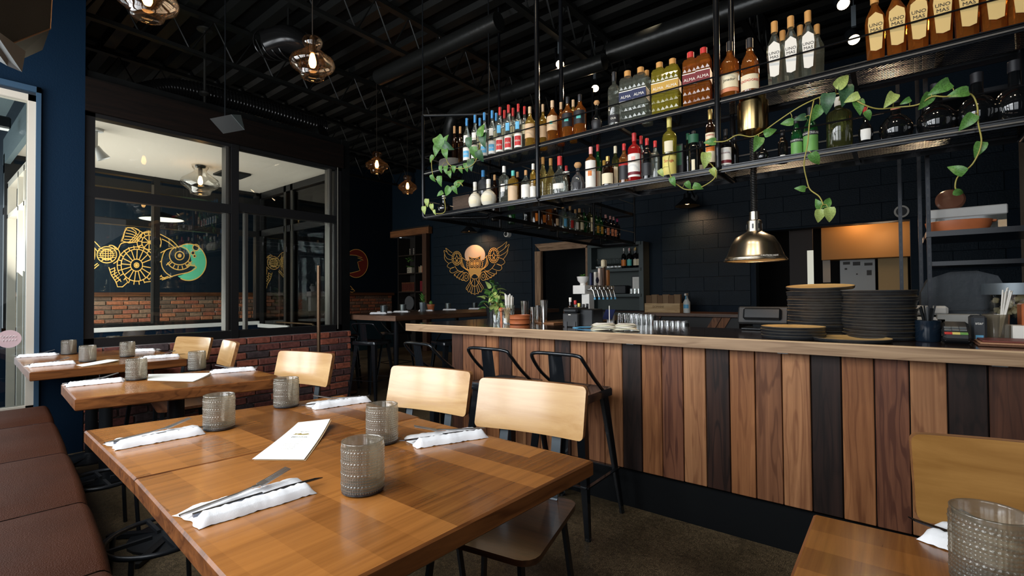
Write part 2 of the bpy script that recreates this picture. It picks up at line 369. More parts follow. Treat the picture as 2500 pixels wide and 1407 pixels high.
# far wall (fish mural) : navy plaster, brick dado band, blue base
YF = 9.1
wf = struct(MB().box((.6, YF, 0), (7.2, YF+.2, 4)).build('wall_far', mat('navy_far', (.004, .010, .018), .6, spec=.2)))
TRIMW = wood('dark_trim_wood', (.05, .018, .008), (.16, .06, .025), 'X', .4)
struct(MB().box((.66, YF-.09, 1.19), (7.0, YF, 1.25)).build('trim_1', TRIMW))
struct(MB().box((.66, YF-.055, 0), (7.0, YF, .79)).build('trim_2', mat('teal_base', (.010, .030, .042), .5)))
def bricks(wall, X0, X1, Y, z0, n, h, mats, sgn=-1, L=.205, gap=.011, dep=.022, limit=300, name='brick', faceX=False):
    mes = []
    for w_ in (L-gap, (L-gap)*.93, (L-gap)*1.06, L/2-gap):
        for k in range(2):
            random.seed(int(w_*1e4)+k); q = MB().cbox((-w_/2, -dep, 0), (w_/2, .01, h-gap), .006)
            q.v = [(x+random.uniform(-.002, .002), y+(random.uniform(-.003, .002) if y < 0 else 0), z+random.uniform(-.002, .002)) for x, y, z in q.v]
            o = q.build(name, mats); mes.append((w_, o.data)); D.objects.remove(o)
    random.seed(int(X0*100+n)); cnt = 0
    for j in range(n):
        x = X0+(0 if j % 2 else -L*.5)
        while x < X1-.02:
            w_, me = random.choice(mes[:6])
            a, b = max(x, X0), min(x+w_+gap, X1)
            if b-a < .03: x += w_+gap; continue
            o = D.objects.new(name, me); C.objects.link(o); o.parent = wall
            o.scale.x = (b-a-gap)/w_; cx = (a+b)/2
            o.location = (cx, Y, z0+j*h+gap/2) if not faceX else (Y, cx, z0+j*h+gap/2)
            if faceX: o.rotation_euler.z = -pi/2
            o.rotation_euler.y = random.uniform(-.006, .006)
            cnt += 1; x += w_+gap
    return cnt
mw = MB().box((.66, YF-.02, .79), (6.98, YF, 1.19)).build('brick_dado', MORTAR)
struct(mw); mw.name = 'trim_3'
bricks(mw, 1.3, 6.97, YF-.02, .79, 6, .0667, BRICK2)

# near partition: low brick wall, dark framed glazing above
YP = 4.85
pw = struct(MB().box((.845, YP, 0), (3.14, YP+.2, .775)).build('wall_partition', mat('mortar_grey', (.24, .215, .20), .9, bump=.5, bscale=150)))
bricks(pw, .845, 3.145, YP, 0, 11, .0705, BRICK, L=.213)
struct(MB().box((-.6, YP-.02, 0), (-.28, YP+.2, 4)).box((-.28, YP-.02, 0), (.60, YP+.2, .36)).box((-.28, YP-.02, 2.66), (.60, YP+.2, 4)).box((.60, YP-.02, 0), (.845, YP+.2, 4)).build('wall_side', NAVYL))
struct(MB().box((.845, YP+.02, 2.62), (3.145, YP+.14, 2.93)).box((3.05, YP, .775), (3.145, YP+.2, 2.93)).box((3.05, YP+.14, 2.6), (3.145, 6.98, 2.76)).box((.64, YP+.14, 2.72), (3.145, 6.98, 2.76)).build('wall_upper', DARKC))
struct(MB().box((.60, 6.98, 0), (.64, 9.3, 4)).box((.60, 5.05, 2.76), (.64, 6.98, 4)).build('wall_side_far', NAVY))
HEADW = wood('dark_header_wood', (.003, .002, .0015), (.009, .0045, .003), 'X', .55, spec=.2)
struct(MB().box((.845, YP-.03, 2.60), (3.05, YP+.02, 2.86)).build('trim_4', HEADW))
FR = mat('dark_window_frame', (.018, .018, .019), .35, .4)
FRL = mat('bronze_window_frame', (.115, .11, .10), .35, .7)
def glazed(name, n, x0, x1, Y, z0, z1, posts, rails, fm, w=.065, d=.09):
    f = MB(); f.box((x0, Y, z0), (x0+w, Y+d, z1)); f.box((x1-w, Y, z0), (x1, Y+d, z1)); f.box((x0, Y, z0), (x1, Y+d, z0+w*1.1)); f.box((x0, Y, z1-.04), (x1, Y+d, z1))
    for p in posts: f.box((p-w/2, Y-.005, z0), (p+w/2, Y+d+.005, z1))
    for a, b, zz, h in rails: f.box((a, Y-.002, zz-h/2), (b, Y+d+.002, zz+h/2))
    o = struct(f.build(name, fm)); return o
w1 = glazed('window_7', 7, .845, 3.04, YP, .775, 2.61, [1.925], [(.85, 1.93, 1.985, .085), (1.93, 3.04, 2.015, .085)], FR)
for p in (1.875, 2.925):       # lighter inner glazing beads
    MB().box((p-.028, YP+.005, .85), (p-.004, YP+.1, 2.57)).box((p+.0, YP+.02, .85), (p+.012, YP+.1, 2.57)).build('glazing_bead', FRL, w1)
MB().box((2.985, YP-.008, .80), (2.995, YP-.004, 2.66)).build('edge_strip', mat('frame_edge', (.35, .33, .28), .4, .5), w1)
MB().box((2.03, YP+.03, .85), (2.055, YP+.09, 1.97)).build('glazing_bead', FRL, w1)
for a, b, z0, z1 in ((.9, 1.89, .84, 1.94), (.9, 1.89, 2.03, 2.57), (1.96, 2.98, .84, 1.97), (1.96, 2.98, 2.06, 2.57)):
    MB().box((a, YP+.045, z0), (b, YP+.049, z1)).build('pane', PANE, w1)
# lobby: cream ceiling, far and right glazed walls, sill tops coloured white for daylight
struct(MB().box((.64, YP+.14, 2.6), (3.10, 6.98, 2.68)).build('lobby_ceiling', CREAM)).name = 'ceiling_lobby'
YL = 6.86
w2 = glazed('window_8', 8, .6, 3.06, YL, .80, 2.6, [1.855], [(.6, 1.85, 2.03, .07), (1.85, 3.05, 2.03, .07), (.6, 3.05, 2.46, .10)], FR)
MB().box((1.80, YL-.01, .86), (1.825, YL-.002, 2.5)).build('glazing_bead', FRL, w2)
for a, b in ((.66, 1.82), (1.89, 3.0)): MB().box((a, YL+.045, .86), (b, YL+.049, 2.42)).build('pane', PANE, w2)
struct(MB().box((.5, YL, 0), (3.06, YL+.1, .80)).build('wall_lobby_far', NAVYL))
struct(MB().box((3.03, YP+.2, 0), (3.13, YL, .72)).build('wall_lobby_right', NAVYL))
struct(MB().cbox((.5, YL-.03, .785), (3.03, YL+.0, .835), .004).build('trim_5', WHITE))
struct(MB().cbox((3.0, 6.0, .75), (3.03, YL-.03, .80), .004).build('trim_6', WHITE))
# right side of lobby : posts, transom and glazed door
f = MB()
for y in (YP+.2, 5.95, 6.12, YL-.05): f.box((3.04, y, .72), (3.10, y+.06, 2.6))
f.box((3.04, YP+.2, 2.0), (3.10, YL, 2.08)).box((3.04, YP+.2, 2.52), (3.10, YL, 2.6)).box((3.04, YP+.2, .72), (3.10, YL, .78))
w3 = struct(f.build('window_9', FR))
MB().box((3.065, 6.18, .78), (3.069, 6.82, 2.5)).build('pane', PANE, w3); MB().box((3.065, 5.1, .78), (3.069, 5.95, 2.5)).build('pane', PANE, w3)
MB().box((3.025, 5.93, .74), (3.04, 5.955, 2.5)).box((3.025, 6.10, .78), (3.04, 6.12, 2.5)).build('glazing_bead', FRL, w3)
dr = struct(MB().box((3.04, 4.95, 2.0), (3.10, 5.0, 2.05)).build('door_1', FR))
MB().tube([(2.99, 5.3, .62), (2.99, 5.3, .80), (2.96, 5.33, .84), (2.96, 6.2, .84)], .011).build('push_bar', mat('bronze', (.30, .20, .11), .3, .9), dr)
# lobby items
def pendant(name, label, loc, drop, gl, r=.145, light_w=6, grp='pendant lamps', cord=True, tint=(.80, .60, .36)):
    t = thing(name, label, 'lamp', loc, 0, grp)
    prof = [(.035, .16), (.055, .155), (.066, .135), (.06, .11), (.047, .09), (.05, .075), (.09, .045), (.135, .012), (.145, -.015), (.138, -.04), (.11, -.062), (.085, -.078), (.078, -.10), (.074, -.112), (.05, -.118)]
    MB().lathe([(a*r/.145, b*r/.145) for a, b in prof], 28).build('glass_shade', gl, t, smooth=True)
    MB().lathe([(0, .165), (.018, .163), (.02, .12), (.02, .07), (.016, .055), (0, .055)], 12).build('socket', mat('socket_brown', (.03, .02, .012), .4), t, smooth=40)
    MB().lathe([(0, .056), (.012, .05), (.018, .03), (.024, 0), (.024, -.02), (.016, -.04), (0, -.046)], 14).build('bulb', BULB, t, smooth=True)
    MB().tube([(0, 0, .163), (0, 0, drop)], .0035, 6).build('cord', mat('cord_black', (.03, .022, .015), .6), t)
    MB().lathe([(0, drop), (.05, drop), (.05, drop-.02), (0, drop-.022)], 14).build('canopy', BLACK, t)
    light('POINT', 'bulb_light', Vector(loc)+Vector((0, 0, -.005)), light_w, (1, .58, .26), shadow_soft_size=.02)
    return t
def amber_shade():
    m = D.materials.new('amber_smoke_glass'); m.use_nodes = True; nt = m.node_tree; nt.nodes.clear(); L = nt.links
    o = nd(nt, 'ShaderNodeOutputMaterial'); t = nd(nt, 'ShaderNodeBsdfTransparent'); t.inputs[0].default_value = (.90, .76, .60, 1)
    tr = nd(nt, 'ShaderNodeBsdfTranslucent'); tr.inputs[0].default_value = (.50, .32, .18, 1)
    b = nd(nt, 'ShaderNodeMixShader'); b.inputs[0].default_value = .05; L.new(t.outputs[0], b.inputs[1]); L.new(tr.outputs[0], b.inputs[2])
    g = nd(nt, 'ShaderNodeBsdfGlossy'); g.inputs['Roughness'].default_value = .03; lw = nd(nt, 'ShaderNodeLayerWeight'); lw.inputs[0].default_value = .22
    mr = nd(nt, 'ShaderNodeMapRange'); mr.inputs[3].default_value = .04; mr.inputs[4].default_value = .7; L.new(lw.outputs['Facing'], mr.inputs[0])
    x = nd(nt, 'ShaderNodeMixShader'); L.new(mr.outputs[0], x.inputs[0]); L.new(b.outputs[0], x.inputs[1]); L.new(g.outputs[0], x.inputs[2]); L.new(x.outputs[0], o.inputs[0]); return m
BULB = mat('glowing_bulb', (1, .6, .3), .5, emit=(1, .50, .17), es=16)
SMOKE = amber_shade(); CLEARG = thin_glass('clear_lamp_glass', (.95, .93, .88))
for lo in ((.806, 3.155, 2.79), (1.696, 3.049, 2.745), (3.761, 5.19, 2.857), (4.688, 5.712, 2.816)): pass
pendant('pendant_lamp', 'smoked glass pendant lamp cut off by the top edge, nearest the camera', (.806, 3.155, 2.79), 1.21, SMOKE, light_w=3.5)
pendant('pendant_lamp', 'large smoked glass pendant lamp hanging free in front of the dark ceiling ribs', (1.696, 3.049, 2.745), 1.255, SMOKE, light_w=3.5)
pendant('pendant_lamp', 'amber glass pendant lamp hanging right of the glazed partition corner', (3.761, 5.19, 2.857), 1.143, SMOKE, light_w=5)
pendant('pendant_lamp', 'smallest amber glass pendant lamp, lowest and just left of the bottle rack', (4.688, 5.712, 2.816), 1.184, SMOKE, light_w=5)
t = pendant('pendant_lamp', 'clear glass lamp fixed close under the cream lobby ceiling', (1.989, 5.9, 2.43), .17, CLEARG, r=.185, light_w=3.0)
tag(MB().cbox((2.2, 5.85, 2.575), (2.5, 6.15, 2.599), .006).build('ceiling_vent', SATIN), 'black square ceiling vent in the cream lobby ceiling', 'vent')
t = thing('flood_light', 'white twin head flood light at left edge of lobby ceiling', 'lamp', (1.0, 5.3, 2.45))
MB().lathe([(0, .15), (.05, .15), (.05, .13), (0, .13)], 16).tube([(0, 0, .13), (0, 0, .0)], .012).build('mount', WHITE, t)
for s_ in (1, -1):
    M = Matrix.Translation((.0, 0, 0)) @ Matrix.Rotation(s_*.9+.4, 4, 'Y')
    MB().lathe([(0, .0), (.022, .0), (.03, -.05), (.05, -.11), (.045, -.11), (0, -.07)], 16, M).build('lamp_head', WHITE, t, smooth=40)
p = onY(395, 537, 8.0); t = thing('saucer_lamp', 'wide white saucer lamp in the far room above the fish mural', 'lamp', (p.x, 8.0, p.z)); 
MB().lathe([(.27, 0), (.25, .02), (.05, .10), (0, .11)], 32).build('shade', BLACK, t, smooth=40); MB().lathe([(0, .004), (.255, .004)], 32).build('diffuser', mat('saucer_glow', (.9, .85, .78), .5, emit=(1, .88, .74), es=1.1), t); MB().tube([(0, 0, .1), (0, 0, 3.98-p.z)], .005, 6).build('cord', BLACK, t)
# pole standing before the partition
t = thing('brown_pole', 'tall slim brown metal pole standing before the brick partition', 'pole', (onY(778, 840, YP-.35).x, YP-.35, 0))
MB().tube([(0, 0, 0), (0, 0, 1.47)], .017, 12).build('tube', mat('pole_bronze', (.17, .105, .062), .35, .8), t, smooth=40)
MB().lathe([(0, 0), (.06, 0), (.06, .015), (.02, .02), (0, .02)], 16).build('base', BLACK, t)
# window at far left in the side wall
CRM = mat('cream_frame', (.60, .54, .45), .5)
f = MB()
f.box((.535, YP-.03, .36), (.575, YP+.05, 2.62)); f.box((-.28, YP-.03, 2.575), (.575, YP+.05, 2.62)); f.box((-.28, YP-.03, .36), (.575, YP+.05, .40))
w4 = struct(f.build('window_1', CRM))
MB().box((.575, YP-.05, .1), (.60, YP-.02, 2.68)).box((-.28, YP-.05, 2.64), (.60, YP-.02, 2.68)).build('outer_casing', mat('casing_blue', (.03, .07, .12), .5), w4)
MB().box((-.28, YP+.0, .4), (.535, YP+.004, 2.575)).build('pane', PANE, w4)
p = onY(22, 828, YP-.004)
stk = tag(MB().lathe([(0, .0), (.062, 0), (.062, .001), (0, .001)], 28, Matrix.Translation(p) @ Matrix.Rotation(pi/2, 4, 'X')).build('round_sticker', mat('pink_sticker', (.62, .45, .47), .6)), 'round pale pink sticker on the far left window pane', 'sticker')
mm_ = MB()
for k, s_ in enumerate((.018, -.008)):
    mm_.tube([(p.x-.04+i*.005, p.y-.003, p.z+s_+.010*sin(i*2.1+k)*(1-.03*i)) for i in range(16)], .0014, 4)
mm_.build('script_lettering', mat('sticker_white', (.85, .8, .8), .6), stk)
# outdoors seen through it
struct(MB().box((-6, 5.05, -.1), (1.2, 14, -.02)).build('pavement', mat('pavement', (.62, .63, .64), .8))).name = 'floor_outside'
struct(MB().box((-3, 5.05, 2.95), (.64, 12, 3.05)).box((.60, 5.05, 2.5), (.64, 6.98, 2.76)).build('soffit', mat('soffit', (.12, .16, .17), .8))).name = 'ceiling_outside'
ow = MB().box((.80, 5.05, 0), (1.0, 6.2, .5)).build('wall_outside', mat('outside_block', (.14, .18, .19), .8)); struct(ow)
f = MB()
for y in (5.35, 5.75, 6.1, 6.8): f.box((.62, y, -.02), (.68, y+.05, 2.3))
f.box((.62, 5.35, 2.25), (.68, 6.85, 2.31)); f.box((.62, 5.35, 1.95), (.68, 6.85, 1.99))
struct(f.build('door_2', CRM))
t = thing('soffit_lamp', 'small black outdoor lamp under the soffit beyond left window', 'lamp', tuple(onY(5, 300, 5.9)))
MB().cbox((-.05, -.05, -.05), (.05, .05, .05), .012).build('housing', BLACK, t); MB().box((-.04, -.04, -.053), (.04, .04, -.05)).build('lens', WHITE, t)

# rear-wall doorway with wooden casing
CASE = wood('rough_casing_wood', (.16, .088, .045), (.46, .28, .16), 'Z', .6)
CASEH = wood('rough_casing_wood_h', (.16, .088, .045), (.46, .28, .16), 'Y', .6)
a = onX(1306, 700, XB-.03).y; b = onX(1447, 700, XB-.03).y
zt = 2.07; wd = .13
d3 = struct(MB().box((XB-.03, a-wd, 0), (XB+.03, a, zt-wd)).build('door_3', CASE))
MB().box((XB-.03, b, 0), (XB+.03, b+wd, zt-wd)).build('jamb', CASE, d3)
MB().add([(XB-.035, b, zt), (XB-.035, a, zt), (XB-.035, a-wd, zt-wd), (XB-.035, b+wd, zt-wd), (XB+.03, b, zt), (XB+.03, a, zt), (XB+.03, a-wd, zt-wd), (XB+.03, b+wd, zt-wd)],
         [(0,1,2,3),(7,6,5,4),(0,4,5,1),(1,5,6,2),(2,6,7,3),(3,7,4,0)]).build('lintel', CASEH, d3)
MB().box((XB, a, zt-wd), (XB+.03, a-.001, zt)).build('corner', CASE, d3)
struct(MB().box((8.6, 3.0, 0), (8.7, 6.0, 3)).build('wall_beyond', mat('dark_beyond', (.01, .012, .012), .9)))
# bookcase niche at the corner of the rear wall
YA, YB_ = onX(970, 650, XB-.06).y, onX(1036, 650, XB-.06).y
pn = onX(942, 569, XB-.12); hb = onX(1046, 560, XB-.12)
HW = wood('header_orange_wood', (.12, .045, .015), (.34, .14, .05), 'Y', .55)
bc = thing('bookcase', 'dark built-in bookcase with rough wooden header in the far corner', 'bookcase', (XB, (YA+YB_)/2, 0))
MB().box((XB-.12, hb.y, 2.50), (XB-.02, min(pn.y, YF-.1), 2.64)).build('header', HW, bc, world=True)
MB().box((XB-.12, YB_-.13, 0), (XB-.02, YB_, 2.50)).build('side_post', wood('post_wood', (.04, .018, .01), (.11, .05, .025), 'Z', .55), bc, world=True)
BK = mat('bookcase_black', (.014, .012, .011), .6)
MB().box((XB+.3, YB_-.1, 0), (XB+.32, YA+.3, 2.75)).box((XB+.0, YB_-.1, 2.64), (XB+.32, YA+.3, 2.70)).build('back_panel', BK, bc, world=True)
ym = onX(1012, 650, XB-.05).y
for y in (YA, ym, YB_+.01): MB().box((XB-.04, y-.012, 0), (XB+.3, y+.012, 2.5)).build('upright', BK, bc, world=True)
SHZ = [.86, 1.27, 1.68, 2.085]
for z in SHZ: MB().box((XB-.04, YB_, z-.02), (XB+.3, YA, z)).build('shelf', mat('shelf_dark', (.03, .02, .015), .5), bc, world=True)
# ---------------------------------------------------------------- the bar
XP, XK, XT = 2.433, 2.463, 2.36
EDGE = wood('bar_edge_wood', (.22, .125, .062), (.50, .33, .19), 'Y', .42, sc=.7)
TOPW = wood('bar_top_dark', (.018, .010, .006), (.05, .026, .014), 'Y', .10, coat=.6)
bar = thing('bar_counter', 'long wooden bar clad in mixed brown vertical boards with pale edged top', 'bar', (2.7, .8, 0))
BZ, BT = .947, .052
# L-shaped top: front leg along the rack, return leg running back
poly = [(XT, -1.9), (3.08, -1.9), (3.08, 2.22), (5.3, 2.22), (5.3, 2.905), (XT, 2.905)]
m = MB()
n = len(poly)
m.m = 0; m.add([(x, y, BZ) for x, y in poly], [tuple(range(n))])
m.m = 1; m.add([(x, y, BZ-BT) for x, y in poly], [tuple(range(n-1, -1, -1))])
for i in range(n):
    a, b = poly[i], poly[(i+1) % n]; m.add([(a[0], a[1], BZ-BT), (b[0], b[1], BZ-BT), (b[0], b[1], BZ), (a[0], a[1], BZ)], [(0, 1, 2, 3)])
o = m.build('counter_top', [TOPW, EDGE], bar, world=True)
MB().box((XT-.001, -1.9, BZ-.004), (XT+.018, 2.905, BZ+.0015)).build('edge_strip', mat('edge_highlight', (.62, .42, .24), .25, coat=.4), bar, world=True)  # pale strip holds the daylight along the front edge in its colour
MB().box((XP+.03, -1.9, .2), (XP+.13, 2.47, BZ-BT)).box((XP+.13, 2.35, .05), (5.2, 2.45, BZ-BT)).build('carcass', SATIN, bar, world=True)
MB().box((XK, -1.9, 0), (XK+.05, 2.45, .215)).box((XK, 2.40, 0), (5.2, 2.45, .215)).build('kick_board', mat('kick_black', (.006, .007, .008), .7, spec=.15), bar, world=True)
TN = {'L': ((.20, .080, .034), (.47, .225, .100)), 'M': ((.125, .048, .022), (.30, .130, .060)), 'O': ((.155, .055, .020), (.37, .155, .060)),
      'R': ((.085, .030, .017), (.25, .100, .050)), 'D': ((.016, .008, .006), (.070, .030, .019)), 'K': ((.010, .006, .005), (.032, .016, .012)), 'B': ((.032, .013, .008), (.095, .037, .020))}
WM = {k: wood('board_'+k, a, b, 'Z', .48, sc=.8, rand=.10, grain=1.5 if k in 'RDM' else 1.0, spec=.3) for k, (a, b) in TN.items()}
seq = 'BMMODLMLDLMLKORLDOMLKORLKBMLDOM'     # from the far left end towards the right edge
yj = [2.485-.1098*i for i in range(len(seq)+1)]
for i, k in enumerate(seq):
    j = (i*7 % 5)*.0007
    q = MB().cbox((XP-j, yj[i+1]+.0022, .214), (XP+.022, yj[i]-.0018, BZ-BT-.001), .0025).build('board', WM[k], bar, world=True)
for i in range(26):
    x = XP+.03+.11*i
    MB().cbox((x+.002, 2.455, .214), (x+.108, 2.475, BZ-BT-.001), .0025).build('board', WM['BMRLODMR'[i % 8]], bar, world=True)
for px in (1540, 1912, 2440):
    y = onX(px, 880, XT+.02).y
    MB().box((XT+.01, y-.02, BZ-BT-.004), (XT+.03, y+.02, BZ-BT)).build('bracket', GREYST, bar, world=True)

# ---------------------------------------------------------------- hanging rack
RX0, RX1, RZB = 2.60, 2.90, 1.785
ZL, ZU = 1.808, 2.162
YW0, YW1 = 2.52, 2.985
rk = thing('bottle_rack', 'black steel two-tier bottle rack hung from the ceiling in an L shape over the bar', 'rack', (2.75, 1, 1.785))
def uframe(p, q, ztop=3.98, r=.0165, rb=.03):
    """U of pipe: down at p, across, up at q"""
    p = Vector((*p, 0)); q = Vector((*q, 0)); d = (q-p).normalized(); z0 = RZB
    pts = [(p.x, p.y, ztop), (p.x, p.y, z0+rb+.02)]
    for i in range(1, 5): a = pi/2*i/5; pts.append((*(p+d*rb*(1-cos(a)))[:2], z0+rb*(1-sin(a))))
    pts.append((*(p+d*rb)[:2], z0)); pts.append((*(q-d*rb)[:2], z0))
    for i in range(1, 5): a = pi/2*i/5; pts.append((*(q-d*rb*(1-sin(a)))[:2], z0+rb*(1-cos(a))))
    pts += [(q.x, q.y, z0+rb+.02), (q.x, q.y, ztop)]
    MB().tube(pts, r, 8).build('hanger_frame', BLACKG, rk, smooth=50, world=True)
uframe((RX0, 2.972), (RX1+.02, YW0+.02), ztop=2.62, r=.014)
for y in (1.838, .70, -.43, -1.56): uframe((RX0, y), (RX1, y), r=.0155)
for x in (3.585, 4.60, 5.635): uframe((x, YW1), (x, YW0), ztop=3.98, r=.013)
MB().tube([(RX0, 2.972, 2.62), (RX0, 2.972, 3.98)], .005, 6).tube([(RX1+.02, YW0+.02, 2.62), (RX1+.02, YW0+.02, 3.98)], .005, 6).tube([(RX0, 2.972, 2.62), (RX1+.02, YW0+.02, 2.62)], .012).build('hanger_rod', BLACK, rk, smooth=50, world=True)
DECKM = mat('deck_mesh', (.05, .05, .05), .35, .8)
RAILM = mat('rail_pale_grey', (.42, .42, .40), .28, .8)  # pale grey metal for the shelf edge rods and back rails
for z in (ZL, ZU):
    # angle-iron borders of each shelf
    m = MB()
    m.box((RX0+.005, -1.9, z-.03), (RX0+.010, YW1-.01, z+.004)); m.box((RX0+.005, -1.9, z-.004), (RX0+.03, YW1-.01, z-.001))
    m.box((RX1-.010, -1.9, z-.03), (RX1-.005, YW0, z+.004)); m.box((RX1-.03, -1.9, z-.004), (RX1-.005, YW0, z-.001))
    m.box((RX1, YW0+.0, z-.03), (5.66, YW0+.006, z+.004)); m.box((RX0, YW1-.012, z-.03), (5.66, YW1-.006, z+.004)); m.box((5.65, YW0, z-.03), (5.66, YW1, z+.004))
    for y in (2.4, 1.27, .13, -1.0): m.box((RX0, y-.01, z-.02), (RX1, y+.01, z-.004))
    m.build('shelf_frame', BLACKG, rk, world=True)
    m = MB()
    m.tube([(RX0-.002, -1.9, z-.019), (RX0-.002, YW1-.02, z-.019)], .0035, 6)
    m.build('edge_rod', RAILM, rk, world=True)
    m = MB()
    m.tube([(RX0+.004, -1.9, z+.118), (RX0+.004, YW1-.01, z+.118)], .0042, 6); m.build('guard_rail', BLACKG, rk, world=True, smooth=60)
    MB().tube([(RX1, -1.9, z+.118), (RX1, YW0, z+.118), (5.65, YW0, z+.118)], .004, 6).tube([(RX0, YW1-.01, z+.118), (5.65, YW1-.01, z+.118)], .004, 6).build('guard_rail', RAILM, rk, world=True)
    # expanded-metal decks
    def deck(xa, xb, ya, yb, cell=.021, row=.0105):
        m = MB(); nx = int((xb-xa)/row); ny = int((yb-ya)/cell)
        for i in range(nx):
            x = xa+row*i
            for j in range(ny):
                y = ya+cell*j; s_ = 1 if i % 2 else -1; h = row*.46
                for (u, v, c, d) in ((y, y+cell*.5, -s_*h, s_*h), (y+cell*.5, y+cell, s_*h, -s_*h)):
                    m.add([(x+c-.0017, u, z-.002), (x+c+.0017, u, z), (x+d+.0017, v, z), (x+d-.0017, v, z-.002)], [(0, 1, 2, 3)])
        o = m.build('mesh_deck', DECKM, rk, world=True); o['kind'] = 'stuff'
    deck(RX0+.012, RX1-.012, -1.2, YW0); deck(RX0+.012, 5.6, YW0+.01, YW1-.015, .024, .014)
MB().tube([(RX1, -1.9, RZB), (RX1, YW0, RZB)], .006, 6).build('lower_rod', RAILM, rk, world=True)

# ---------------------------------------------------------------- tables
TT = wood('table_top_wood', (.105, .030, .006), (.44, .170, .038), 'X', .27, coat=.35, staves=(.36, .072), grain=.25, sax='Y', sc=1.3)
TE = wood('table_edge_wood', (.09, .028, .008), (.27, .095, .026), 'X', .3)
TBLK = mat('table_base_black', (.012, .014, .017), .35, .2)
def table(label, quad, z=.75, th=.038, post=None, ring=True, top=None, cat='table', name='dining_table', foot='cross', base=True, z0=0, grp='wooden dining tables'):
    cx = sum(p[0] for p in quad)/4; cy = sum(p[1] for p in quad)/4
    t = thing(name, label, cat, (cx, cy, 0), 0, grp)
    q = [(x-cx, y-cy) for x, y in quad]; m = MB(); r = .004
    def ins(p, d):
        L_ = math.hypot(*p); return (p[0]*(1-d/L_), p[1]*(1-d/L_))
    n = 4; rings = [([ins(p, .006) for p in q], z-th), ([p for p in q], z-th+r), ([p for p in q], z-r), ([ins(p, .006) for p in q], z)]
    vs = [(x, y, zz) for pts, zz in rings for x, y in pts]
    m.m = 0; m.add(vs[12:], [(0, 1, 2, 3)]); m.m = 1
    m.add(vs, [(3, 2, 1, 0)]+[(k*4+i, k*4+(i+1) % 4, (k+1)*4+(i+1) % 4, (k+1)*4+i) for k in range(3) for i in range(4)])
    m.build('table_top', [top or TT, TE], t)
    if base:
        for px_ in (post or [(0, 0)]):
            MB().lathe([(.19, 0), (.19, .012), (.06, .03), (.035, .05), (.035, z-th-.02), (.11, z-th-.012), (.11, z-th), (0, z-th)], 20, Matrix.Translation((*px_, 0))).build('pedestal', TBLK, t, smooth=40)
            m = MB()
            for a in range(4):
                d = Vector((cos(a*pi/2+pi/4), sin(a*pi/2+pi/4), 0)); m.bar(Vector((*px_, .02)), Vector((*px_, .012))+d*.30, .035, .02)
            m.build('base_feet', TBLK, t)
    return t
P1 = [onZ(205, 1052, .75), onZ(838, 965, .75), onZ(1025, 1018, .75), onZ(328, 1170, .75)]
def xy(*a): return [(p.x, p.y) for p in a]
def ccw(q): return list(reversed(q))
g_ = .0012
A = xy(*P1)
table('front dining table carrying the fish menu, its far half', ccw([(A[0][0], A[0][1]), A[1], (A[2][0], A[2][1]+g_), (A[3][0], A[3][1]+g_)]))
TRc = onZ(1448, 1125, .75)
nl = onZ(570, 1407, .75); vx = Vector((nl.x-A[3][0], nl.y-A[3][1])).normalized()
Bq = [(A[3][0], A[3][1]-g_), (A[2][0]-.012, A[2][1]-g_), (TRc.x, TRc.y), (.278, .612)]
table('nearest wooden dining table with tumbler and cutlery at the bottom of the picture', ccw(Bq))
T2 = [(.462, 3.09), (1.23, 2.975), (1.195, 2.395), (.427, 2.581)]
table('second dining table row, between the front table and the brick wall', ccw(T2), th=.05)
T3 = [(.455, 4.345), (1.21, 4.29), (1.17, 3.70), (.429, 3.731)]
table('third dining table row, before the blue corner wall', ccw(T3), ring=False, th=.05)
T3b = [(.478, 4.83), (1.24, 4.79), (1.212, 4.295), (.457, 4.35)]
table('dining table pushed against the brick wall and blue corner', ccw(T3b), th=.05)
T4 = [(.45, .125), (1.032, .122), (1.045, -.6), (.45, -.6)]
table('dining table at the bottom right corner of the picture', ccw(T4))
# foot rings of the nearby pedestal stools
for i, (px, py, R_) in enumerate(((395, 1305, .17), (250, 1170, .15))):
    c_ = onZ(px, py, .28)
    t = thing('foot_ring_stand', ('nearest' if i == 0 else 'farther')+' round black foot ring on a post beneath the table edge', 'stand', (c_.x, c_.y, 0), 0, 'foot rings under the tables')
    MB().tube([(R_*cos(a*pi/16), R_*sin(a*pi/16), .28) for a in range(32)], .0095, 8, closed=True).build('ring', TBLK, t, smooth=60)
    m = MB()
    for a in range(4): m.bar((.03*cos(a*pi/2), .03*sin(a*pi/2), .28), (R_*cos(a*pi/2), R_*sin(a*pi/2), .28), .012)
    m.build('spoke', TBLK, t)
    for a in range(4):
        an = a*pi/2+pi/4; MB().tube([(R_*.97*cos(an), R_*.97*sin(an), .28), (R_*1.1*cos(an), R_*1.1*sin(an), 0)], .009, 8).build('leg', TBLK, t, smooth=60)

